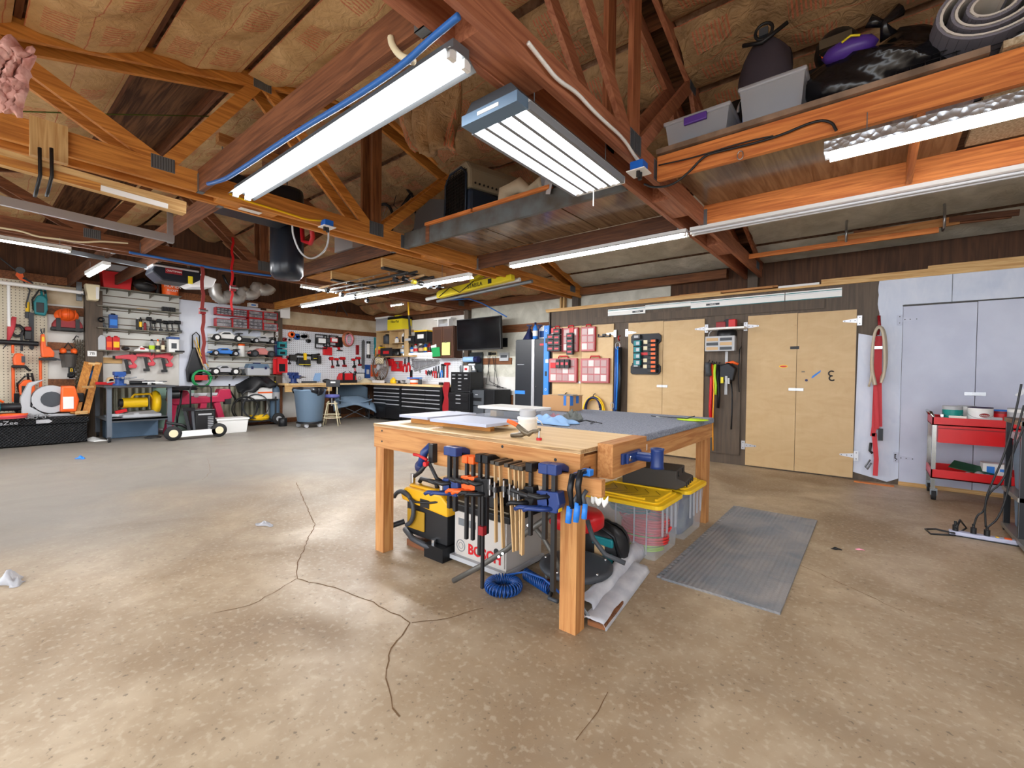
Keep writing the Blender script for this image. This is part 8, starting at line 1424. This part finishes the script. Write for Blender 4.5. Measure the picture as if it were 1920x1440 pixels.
def lampsh(t): obj('shade_cone', MB().lathe([(.16, -.3), (.2, -.28), (.26, .1), (.25, .12), (.19, -.27), (.15, -.29)], (0, 0, .1), 'lgreyd', 24, 'y'), t); obj('shade_ring', MB().torus((0, -.28, .12), .14, .012, 'lgrey', 'y', 24, 6), t); obj('paper_flap', MB().add([(.02, -.32, .05), (.2, -.32, 0), (.14, -.34, -.22), (-.02, -.34, -.16)], [(0, 1, 2, 3)], 'lgrey'), t, solid=.004)
mt('lgreyd', (132, 136, 142), .5); q = on('Y', 1045, 330, 3.9); at(q.x+.1, 4.05, 3.35, 'drum_shade', 'grey round shade leaning at the loft edge', 'shade', lampsh, -.5)
one('sheet_metal_duct', MB().prism([(-.3, 0), (.3, 0), (.32, .35), (.05, .42), (-.25, .3)], -.2, .2, 'galvd'), 'dull sheet metal duct piece at the loft left end', 'duct', (-4.6, 4.1, 3.21)); mt('galvd', (96, 98, 102), .45, .4)
t = T('bicycle', 'black bicycle frame and handlebar hanging in the truss', 'bicycle', (0, 0, 0)); bp = lambda x, y: on('Y', x, y, 4.6)
obj('handlebar', MB().tube([bp(752, 330), bp(760, 350), bp(775, 370), bp(800, 385), bp(812, 392)], .022, 'black', 8).tube([bp(752, 328), bp(762, 338)], .03, 'rubber', 8), t); obj('frame_tube', MB().tube([bp(772, 362), bp(745, 400), bp(728, 425)], .026, 'blackm', 8).tube([bp(772, 375), bp(785, 420), bp(760, 450)], .02, 'blackm', 8), t)
w_ = obj('wheel', MB().torus(bp(715, 420), .33, .025, 'rubber', 'y', 28, 6), t); obj('wheel_spokes', (lambda mb, c: [mb.cyl(c, c+Vector((.32*math.cos(k*PI/8), 0, .32*math.sin(k*PI/8))), .003, 'steel', 4) for k in range(16)] and mb)(MB(), bp(715, 420)), w_); obj('front_lamp', MB().sph(bp(767, 352), .03, 'lgrey'), t); obj('brake_cable', MB().tube([bp(765, 350), bp(745, 355), bp(738, 385), bp(755, 400)], .006, 'black', 5), t)
# right loft contents
def tote3(w, d, h, lidc, hc=None): return lambda t: (obj('tote_body', MB().add([(sx_*w/2*(.88 if z == 0 else 1), sy_*d/2*(.88 if z == 0 else 1), z*h) for sx_ in (-1, 1) for sy_ in (-1, 1) for z in (0, 1)], [(0, 1, 3, 2), (4, 6, 7, 5), (0, 4, 5, 1), (2, 3, 7, 6), (0, 2, 6, 4), (1, 5, 7, 3)], 'clearb'), t), obj('tote_rim', B(-w*.53, -d*.54, h-.02, w*.53, d*.54, h+.015, lidc), t, bev=.012), hc and obj('latch', B(-.09, -d*.55-.01, h-.07, .09, -d*.5, h-.01, hc), t, bev=.008))
at(-1.17, 3.98, LZ, 'storage_tote', 'clear tote with purple latch on the right loft', 'tote', tote3(.5, .38, .22, 'clearb', 'purple'), 0); at(-.63, 3.93, LZ, 'storage_tote', 'tall clear tote on the loft under the dark bag', 'tote', tote3(.42, .34, .27, 'clearb'), 0)
one('tote_contents', MB().sph((-.1, 0, .09), (.1, .1, .08), 'slate', 10).sph((.1, 0, .08), (.09, .1, .07), 'dgrey', 10), 'dark items inside the purple latched tote', 'contents', (-1.17, 3.98, LZ+.01)); one('tote_contents', B(-.16, -.12, 0, .16, .12, .2, 'slate2'), 'dark fabric inside the tall clear tote', 'contents', (-.63, 3.93, LZ+.01), bev=.03)
def dufb(w, d, h, m, s, wr=.05, tp=.75): return lambda t: (obj('bag_body', MB().grid(lambda u, v: (w/2*math.cos(2*PI*u)*(1-(1-tp)*v)*(1+wr*math.sin(u*31+v*9+s))*(math.sin(PI*min(v*1.02, 1))**.25 if v > .02 else .9), d/2*math.sin(2*PI*u)*(1-(1-tp)*v)*(1+wr*math.sin(u*23+s))*(math.sin(PI*min(v*1.02, 1))**.25 if v > .02 else .9), h*v+.03*math.sin(u*13+v*11+s)*v), 40, 14, m), t))
at(-.72, 4.05, LZ+.29, 'duffel_bag', 'dark plum cloth bag standing on the tall clear tote', 'bag', lambda t: (dufb(.42, .36, .46, 'plum', 1)(t), obj('bag_opening', MB().tube([(-.14, -.12, .42), (0, -.16, .36), (.16, -.12, .46)], .016, 'black', 6), t), obj('carry_buckle', MB().torus((0, -.1, .48), .06, .012, 'black', 'y', 14, 6).box(-.03, -.12, .44, .03, -.09, .5, 'dgrey'), t)), 0); mt('plum', (58, 50, 58), .8)
def trashb(t):
    obj('bag_body', MB().grid(lambda u, v: ((.48 if math.cos(2*PI*u) < 0 else .42)*math.cos(2*PI*u)*math.sin(PI*(.12+.83*v))**.55*(1+.07*math.sin(u*37+v*9)+.04*math.sin(u*90-v*20)), .25*math.sin(2*PI*u)*math.sin(PI*(.12+.83*v))**.55*(1+.09*math.sin(u*29+v*7)+.05*math.sin(u*75+v*24)), .40*v*(1+.12*math.sin(u*17+v*5))), 56, 18, 'bagb'), t)
    obj('bag_knot', MB().tube([(.05, -.14, .36), (.02, -.18, .44), (.1, -.16, .5)], [.05, .02, .045], 'bagb', 8).tube([(.02, -.17, .44), (-.06, -.2, .48)], [.02, .04], 'bagb', 8), t); obj('purple_item', MB().sph((-.16, -.15, .36), (.16, .09, .07), 'purpleg'), t); obj('gold_mark', MB().tube([(-.2, -.235, .38), (-.15, -.245, .4), (-.1, -.245, .38)], .008, 'yellow2', 5), t)
mt('bagb', (18, 18, 22), .22); mt('purpleg', (78, 50, 140), .35); at(-.02, 4.05, LZ, 'trash_bag', 'shiny black knotted bag with a purple thing poking out', 'bag', trashb, 0)
one('foam_roll', MB().cyl((-1.0, 0, 0), (.85, 0, 0), .13, 'slatec', 22).sph((-1.0, 0, 0), (.14, .13, .13), 'slatec', 14), 'long blue grey rolled mat lying behind the bags', 'roll', (.05, 4.6, LZ+.42)); mt('slatec', (82, 106, 124), .6)
one('loft_crate', B(-.9, -.15, 0, .8, .15, .25, 'black'), 'dark crate row under the rolled mat on the loft', 'crate', (0.05, 4.6, LZ)); one('motorcycle_helmet', MB().sph((0, 0, .15), (.15, .17, .15), 'black', 16).torus((0, -.1, .14), .1, .014, 'orangep', 'y', 16, 6).box(-.1, -.18, .1, .1, -.1, .17, 'bronze'), 'black helmet with orange trim behind the dark bag', 'helmet', (-.28, 4.35, LZ+.5)); one('loft_bin', B(-.2, -.15, 0, .2, .15, .49, 'blackm'), 'dark box holding the helmet on the loft', 'box', (-.28, 4.35, LZ))
at(-1.0, 4.45, LZ, 'black_case', 'round black drum like case behind the totes', 'case', lambda t: obj('case_body', MB().lathe([(0, -.1), (.26, -.1), (.28, -.05), (.28, .05), (.26, .1), (0, .1)], (0, 0, .28), 'blackblue', 24, 'y'), t), 0)
one('camp_gear', MB().tube([(-.1, 0, 0), (-.14, -.02, .2), (-.2, -.04, .34)], .02, 'silver', 8).tube([(-.13, -.02, .24), (-.16, -.03, .27)], .03, 'lblue', 8).torus((.08, 0, .3), .14, .014, 'silver', 'y', 18, 6, .3, PI).box(-.02, -.03, .1, .16, .05, .24, 'blue'), 'silver and blue folding camp frame left of the dark bag', 'camp gear', (-.88, 4.16, LZ+.02))
def wirebk(t): obj('wire_mesh', (lambda mb: [mb.cyl((-.35+.07*i, -.1, 0), (-.35+.07*i, -.1, .12), .003, 'blackm', 4) for i in range(11)] and [mb.cyl((-.35, -.1, .03*k), (.35, -.1, .03*k), .003, 'blackm', 4) for k in range(5)] and mb)(MB()), t)
at(.42, 3.95, LZ, 'wire_basket', 'flat dark wire basket in front of the black bag', 'basket', wirebk, 0); one('headphones', MB().torus((0, 0, .14), .11, .016, 'black', 'y', 18, 6, 0, PI).sph((-.11, 0, .13), (.03, .05, .06), 'black').sph((.11, 0, .13), (.03, .05, .06), 'black'), 'black curved headband gear on the rolled mat', 'gear', (.4, 4.3, LZ+.2)); one('dark_pad', B(-.25, -.15, 0, .3, .12, .2, 'navyc'), 'dark blue pad under the black headband gear', 'pad', (.42, 4.28, LZ))
def spiral(t):
    for k, m in ((0, 'matw'), (1, 'matg')):
        P = []
        for i in range(90): a_ = i*.22; r = .05+.0105*i*.22*1.0+.03*k*.45; P.append((r*math.cos(a_), r*math.sin(a_)*.75))
        mb = MB(); n = len(P)
        for (x, z), (x2, z2) in zip(P, P[1:]):
            dx_, dz_ = x2-x, z2-z; l = math.hypot(dx_, dz_); nx, nz = -dz_/l*.009, dx_/l*.009
            mb.add([(p[0]+s*nx, yy, p[1]+s*nz+.26) for p in ((x, z), (x2, z2)) for s in (-1, 1) for yy in (-.3, .5)], [(0, 1, 5, 4), (2, 6, 7, 3), (0, 4, 6, 2), (1, 3, 7, 5), (0, 2, 3, 1), (4, 5, 7, 6)], m)
        obj('rolled_layer', mb, t)
mt('matw', (210, 204, 196), .8); mt('matg', (120, 118, 130), .8)
at(.45, 4.05, LZ+.0, 'rolled_carpet', 'rolled striped carpet pad at the right loft edge', 'rolled carpet', spiral, .1); one('white_rope', MB().tube([(-.1, 0, .02), (.0, -.05, .03), (.12, 0, .1), (.2, .02, .2), (.3, 0, .3)], .008, 'white', 6), 'white cord curling beside the rolled carpet', 'cord', (.66, 3.78, LZ))
# outlets on trusses
def jbox(t): obj('junction_box', B(-.05, -.05, 0, .05, .05, .07, 'lbluep'), t, bev=.004); obj('cover_plate', B(-.07, -.07, -.008, .07, .07, 0, 'white'), t); obj('plug', MB().cyl((.0, -.01, -.06), (.0, -.01, -.008), .017, 'black', 8).cyl((-.035, -.01, -.05), (-.035, -.01, -.008), .015, 'black', 8), t)
mt('lbluep', (20, 100, 200), .5)
q = on('X', 615, 425, T1X+.2); at(q.x-.02, q.y, q.z, 'junction_box', 'blue junction box with yellow cable on the golden truss', 'junction box', jbox, HP); q = on('X', 1205, 318, T2X+.22); at(q.x-.03, q.y, q.z-.01, 'junction_box', 'blue junction box with white plate on the reddish truss', 'junction box', jbox, HP)
XA = T1X+.14
def xp(x, y, X=XA): return on('X', x, y, X)
def sm(P, n=2):
    for _ in range(n): P = [P[0]]+[x for p, q in zip(P, P[1:]) for x in (p.lerp(q, .25), p.lerp(q, .75))]+[P[-1]]
    return P
one('yellow_cable', MB().tube(sm([xp(430, 363), xp(465, 378), xp(500, 388), xp(545, 402), xp(575, 412), xp(604, 414)]), .011, 'yellow', 6), 'yellow cable running along the golden truss', 'cable')
one('grey_cable', MB().tube(sm([xp(548, 423), xp(549, 440), xp(560, 470), xp(575, 484), xp(590, 485), xp(610, 470), xp(616, 452), xp(616, 432)]), .01, 'lgrey', 6), 'grey cable looping below the golden truss box', 'cable')
one('blue_air_line', MB().tube(sm([on('Y', x, y, 1.36) for x, y in ((390, 345), (420, 337), (440, 325), (500, 285), (560, 245), (640, 198), (700, 160), (760, 118), (800, 80), (860, 30))]), .016, 'hoseb', 8), 'thick blue air hose fixed along the joist above the big light', 'hose'); one('blue_air_line', MB().tube(sm([on('X', x, y, T3X+.16) for x, y in ((242, 473), (300, 483), (400, 503), (460, 511), (508, 517))]), .018, 'hoseb', 8), 'blue air hose along the darker left truss', 'hose')
mt('hoseb', (40, 100, 176), .4); one('white_cable', MB().tube(sm([xp(x, y, T2X+.16) for x, y in ((990, 80), (1020, 118), (1045, 150), (1080, 172), (1105, 200), (1130, 225), (1170, 260), (1188, 290), (1198, 302))]), .012, 'white', 6), 'white cable running down the reddish truss', 'cable')
one('black_cable', MB().tube(sm([on('Y', x, y, 3.70) for x, y in ((1208, 345), (1225, 352), (1260, 348), (1290, 325), (1320, 292), (1345, 285), (1450, 260), (1530, 225), (1560, 228), (1568, 245))]), .009, 'black', 6).tube(sm([on('Y', x, y, 3.70) for x, y in ((1235, 310), (1300, 296), (1400, 265), (1450, 255))]), .006, 'black', 5), 'black cable stapled along the orange loft beam', 'cable')
one('white_conduit', MB().tube(sm([on('Y', x, y, 1.40) for x, y in ((733, 70), (735, 85), (750, 105), (775, 115))]), .018, 'cream', 8), 'cream bent cable feeding the big tube light', 'cable'); one('white_cable', MB().tube(sm([on('X', x, y, T3X+.3) for x, y in ((0, 427), (40, 433), (70, 444), (110, 448), (150, 455), (190, 452), (240, 456))]), .012, 'cream', 6), 'pale cables draped along the far left truss', 'cable')
one('green_string', MB().tube([on('X', -20, 207, -5.6), on('X', 200, 214, -5.6), on('X', 395, 218, -5.6)], .006, 'stringg', 5), 'thin green string stretched across the left rafters', 'string'); mt('stringg', (80, 96, 30), .7)
one('beam_snap_hook', MB().torus((0, 0, -.02), .02, .004, 'steel', 'y', 14, 6, sz=1.6), 'small metal snap hook on the orange loft beam', 'hook', on('Y', 1388, 286, 3.71)); one('paper_label', B(-.1, -.04, 0, .1, .04, .003, 'white'), 'white paper label under the golden truss', 'label', on('Z', 469, 396, 2.985), HP)
# ceiling items, left
q = on('X', 538, 531, -6.3); at(-6.3, q.y, 2.63, 'punching_bag', 'black cylindrical punching bag hanging behind the golden truss', 'punching bag', lambda t: (obj('bag_body', MB().lathe([(0, 0), (.16, .0), (.205, .06), (.21, .2), (.21, 1.15), (.2, 1.2), (.05, 1.25)], (0, 0, 0), 'bagl', 28), t), obj('chain', MB().cyl((0, 0, 1.25), (0, 0, 2.1), .012, 'steel', 6), t), obj('bag_print', MB().text('RINGSIDE', (.2145, 0, 1.08), .075, 'white', ax='x+'), t)), -.7)
mt('bagl', (24, 32, 44), .28)
t = T('heater_unit', 'dark hanging heater box beside the golden truss', 'heater', (-5.9, 2.25, 3.25)); obj('heater_case', MB().box(-.3, -.35, 0, .3, .45, .32, 'blackblue').box(.3, -.2, .1, .303, -.02, .2, 'dgrey').box(.3, .1, .05, .303, .2, .15, 'dred'), t, bev=.01); obj('heater_chain', MB().cyl((0, -.3, .32), (0, -.3, .8), .008, 'steel', 6).cyl((0, .3, .32), (0, .3, .8), .008, 'steel', 6), t)
one('timber_cleat', MB().box(-.5, -.045, 0, .5, .045, .09, 'truss_x').box(-.1, -.35, -.1, .0, .35, 0, 'fir_y').box(-.5, .3, .0, .5, .36, .09, 'truss_x'), 'short timber frame holding the hanging heater', 'timber', (-5.7, 2.2, 4.0))
one('clear_plastic_bin', B(-.25, -.5, 0, .25, .5, .35, 'clearb'), 'cloudy plastic bin on the joist behind the punching bag', 'bin', (-6.3, 4.2, 3.21)); one('plywood_deck', B(-1.3, -.65, 0, 1.3, .65, .018, 'ply_gloss'), 'plywood deck above the joist behind the punching bag', 'deck', (-6.6, 4.45, 3.19)); one('red_sled', MB().tube([(-.1, -.1, .3), (-.15, -.05, .0), (0, -.02, -.05), (.12, -.05, 0), (.12, -.1, .3)], .03, 'reds', 8), 'red plastic loop frame behind the golden truss', 'frame', on('X', 585, 450, -5.9))
# garage door track parts
t = T('garage_door_opener', 'black and white ceiling door opener hanging over the bucket', 'door opener', (-9.0, 2.25, 2.78), HP)
obj('opener_body', MB().prism([(-.33, .12), (-.28, .26), (.3, .26), (.34, .1), (.2, .0), (-.2, 0)], -.25, .2, 'blackblue').box(-.33, -.26, .2, .3, .22, .24, 'silver'), t, bev=.02); obj('white_lens', MB().prism([(.1, .02), (.2, -.04), (.5, 0), (.56, .15), (.3, .2), (.12, .14)], -.24, .18, 'lens'), t, bev=.02); obj('brand_plate', MB().box(-.16, -.256, .12, .06, -.25, .2, 'dred').text('CRAFTSMAN', (-.05, -.258, .16), .035, 'white'), t); obj('yellow_sticker', B(.14, -.27, .0, .2, -.25, .12, 'yellow2'), t); obj('hanger_strap', MB().box(-.2, -.01, .26, -.17, .01, .45, 'galv').box(.2, -.01, .26, .23, .01, .45, 'galv'), t)
one('opener_rail', MB().bar((-9.0, 1.9, 3.0), (-8.1, -1.2, 2.97), .05, .06, 'galv'), 'galvanized opener rail running toward the door', 'rail')
t = T('door_track', 'silver horizontal door track below the golden truss', 'track', (0, 0, 0)); a, b_ = on('X', -20, 371, -6.5), on('X', 326, 449, -6.5); obj('track_channel', MB().bar(a, b_, .05, .085, 'galvl'), t); obj('track_hanger', MB().box(b_.x-.03, b_.y-.06, b_.z-.05, b_.x-.02, b_.y, b_.z+.45, 'galvl'), t); mt('galvl', (176, 178, 182), .35, .6)
t = T('overhead_panel', 'pale plywood and white panel hung in black hooks under the truss', 'panel', (0, 0, 0)); a, b_ = on('X', -20, 290, -4.75), on('X', 346, 392, -4.75); d = b_-a
obj('plywood_sheet', MB().bar(a+Vector((0, 0, 0)), b_, .1, .10, 'pine_y', up=(0, 0, 1)), t); obj('yellow_strip', MB().bar(a+d*.0+Vector((.055, 0, -.03)), a+d*.5+Vector((.055, 0, -.03)), .012, .06, 'gold_y'), t); obj('white_strip', MB().bar(a+d*.5+Vector((.06, 0, -.035)), a+d*.88+Vector((.06, 0, -.035)), .014, .04, 'white'), t)
for px_ in (97, 75): q = on('X', px_, 330, -4.68); obj('black_hook', MB().tube([(q.x, q.y, q.z+.2), (q.x+.01, q.y, q.z), (q.x, q.y-.02, q.z-.12), (q.x-.08, q.y-.02, q.z-.13)], .011, 'black', 7), t)
one('hook_block', B(-.03, -.1, 0, .03, .1, .28, 'pine_z'), 'wooden block screwed to the golden truss', 'block', on('X', 92, 300, T1X+.15))
# pink fluff and hanging batt
one('insulation_fluff', MB().grid(lambda u, v: ((u-.5)*.16*(1-.6*v)+.015*math.sin(v*25+u*9), .03*math.sin(u*20+v*14), -.3*v-.03*math.sin(u*17)), 18, 22, 'fluffp'), 'ragged pink insulation tuft hanging at the upper left', 'insulation', on('X', 12, 75, -3.0), HP, solid=.015)
A4 = [on('Y', 733, 160, 2.9), on('Y', 862, 150, 2.9), on('Y', 855, 290, 2.75), on('Y', 778, 285, 2.75)]
one('insulation_batt', MB().grid(lambda u, v: tuple((A4[0].lerp(A4[1], u)).lerp(A4[3].lerp(A4[2], u), v)+Vector((0, -.16*math.sin(PI*u)*math.sin(PI*v*.8)+.03*math.sin(u*26+v*5), .05*math.sin(u*9)*v))), 26, 16, 'kraft_dark'), 'drooping torn kraft batt hanging beside the big light', 'insulation', solid=.07)
# fishing rods
t = None
rodl = ['dark', 'thin silver', 'black', 'brown', 'grey', 'long black', 'slim red trimmed', 'stout dark', 'pale', 'worn black']
fx0, fx1, fy0, fy1 = -7.3, -5.3, 3.95, 5.05
t = T('rod_rack', 'black rod rack strips screwed under the rear joists', 'rod rack', (-6.95, 4.5, 2.86)); [obj('rack_strip', MB().box(x, -.62, 0, x+.08, .62, .03, 'black').box(x, -.62, .03, x+.04, .62, .16, 'pine_y'), t) for x in (-.04, 1.35)]; one('plywood_deck', B(-1.3, -.7, 0, 1.3, .75, .018, 'gold_x'), 'golden plywood deck above the fishing rods', 'deck', (-6.55, 4.6, 3.02))
for i in range(10):
    y = 4.0+.105*i; x0 = -7.55-.1*((i*3) % 4); x1 = -5.35+.08*((i*7) % 3); z = 2.83-.02*(i % 2)
    t = T('fishing_rod', '%s fishing rod, number of the row counted from the near joist: %s' % (rodl[i], ('first', 'second', 'third', 'fourth', 'fifth', 'sixth', 'seventh', 'eighth', 'ninth', 'tenth')[i]), 'fishing rod', ((x0+x1)/2, y, z), 0, 'fishing rods in the ceiling rack'); L = (x1-x0)/2; f = 1 if i % 3 else -1
    obj('rod_blank', MB().tube([(-f*L, 0, 0), (0, 0, 0), (f*L*.7, 0, 0)], [.004, .009, .012], 'blackm' if i % 2 else 'bronze', 6), t); obj('grip', MB().cyl((f*L*.7, 0, 0), (f*L, 0, 0), .018, 'tan' if i % 4 == 0 else 'black', 8), t); obj('reel', MB().cyl((f*L*.78, -.03, -.07), (f*L*.78, .03, -.07), .038, 'yellow2' if i == 4 else 'blackm', 12).cyl((f*L*.78, 0, -.05), (f*L*.78, 0, 0), .01, 'steel', 6).tube([(f*L*.78, .03, -.07), (f*L*.82, .05, -.1), (f*L*.86, .05, -.1)], .007, 'steel', 5), t)
    [obj('line_guide', MB().torus((f*L*(-.8+.35*k), 0, -.02), .014, .003, 'steel', 'x', 8, 4), t) for k in range(4)]
a, b_ = on('Y', 822, 553, 5.9), on('Y', 962, 520, 5.9); t = T('yellow_level_bag', 'long yellow carry bag lying on the white beam rail', 'bag', (a+b_)/2, 0, None, rot=(0, -math.atan2(b_.z-a.z, b_.x-a.x), 0)); L = (b_-a).length/2
obj('bag_body', MB().prism([(-L, -.07), (L, -.05), (L, .05), (.3*L, .08), (-L*.9, .07), (-L, .04)], -.06, .06, 'yellow2'), t, bev=.02); obj('bag_print', MB().text('STABILA', (.1, -.064, .0), .1, 'black'), t); obj('logo_mark', B(.42, -.066, -.03, .5, -.062, .05, 'black'), t); obj('bag_strap', MB().tube([(-L*.9, -.07, -.06), (-L*.55, -.08, .07), (-L*.3, -.07, -.07), (L*.1, -.08, .07)], .008, 'black', 5), t)
one('white_rail_pipe', MB().cyl(on('Y', 800, 561, 6.1), on('Y', 975, 524, 6.1), .035, 'white', 10).cyl(on('Y', 820, 565, 6.1), on('Y', 998, 527, 6.1), .03, 'galv', 10), 'white and grey pipes below the yellow carry bag', 'pipe')
one('yellow_hanger', MB().bar(on('Y', 885, 528, 5.9), on('Y', 905, 516, 5.9), .12, .05, 'yellow2'), 'yellow ladder end above the carry bag', 'ladder'); one('wall_hooks', MB().tube([on('X', x, y, WX+.14) for x, y in ((587, 585), (585, 577), (596, 572), (600, 584), (603, 588))], .012, 'dgrey', 6).tube([on('X', x, y, WX+.14) for x, y in ((630, 588), (633, 574), (640, 571), (646, 582), (652, 592))], .012, 'dgrey', 6), 'bent dark wire hooks above the white pegboard', 'hooks')
one('white_timber_end', MB().bar(on('Y', 1015, 522, 8.2), on('Y', 1065, 516, 8.2), .09, .06, 'cream'), 'cream timber offcut resting in the wall corner framing', 'timber')
for me, i, k in PEND: me.materials[i] = MT[k]
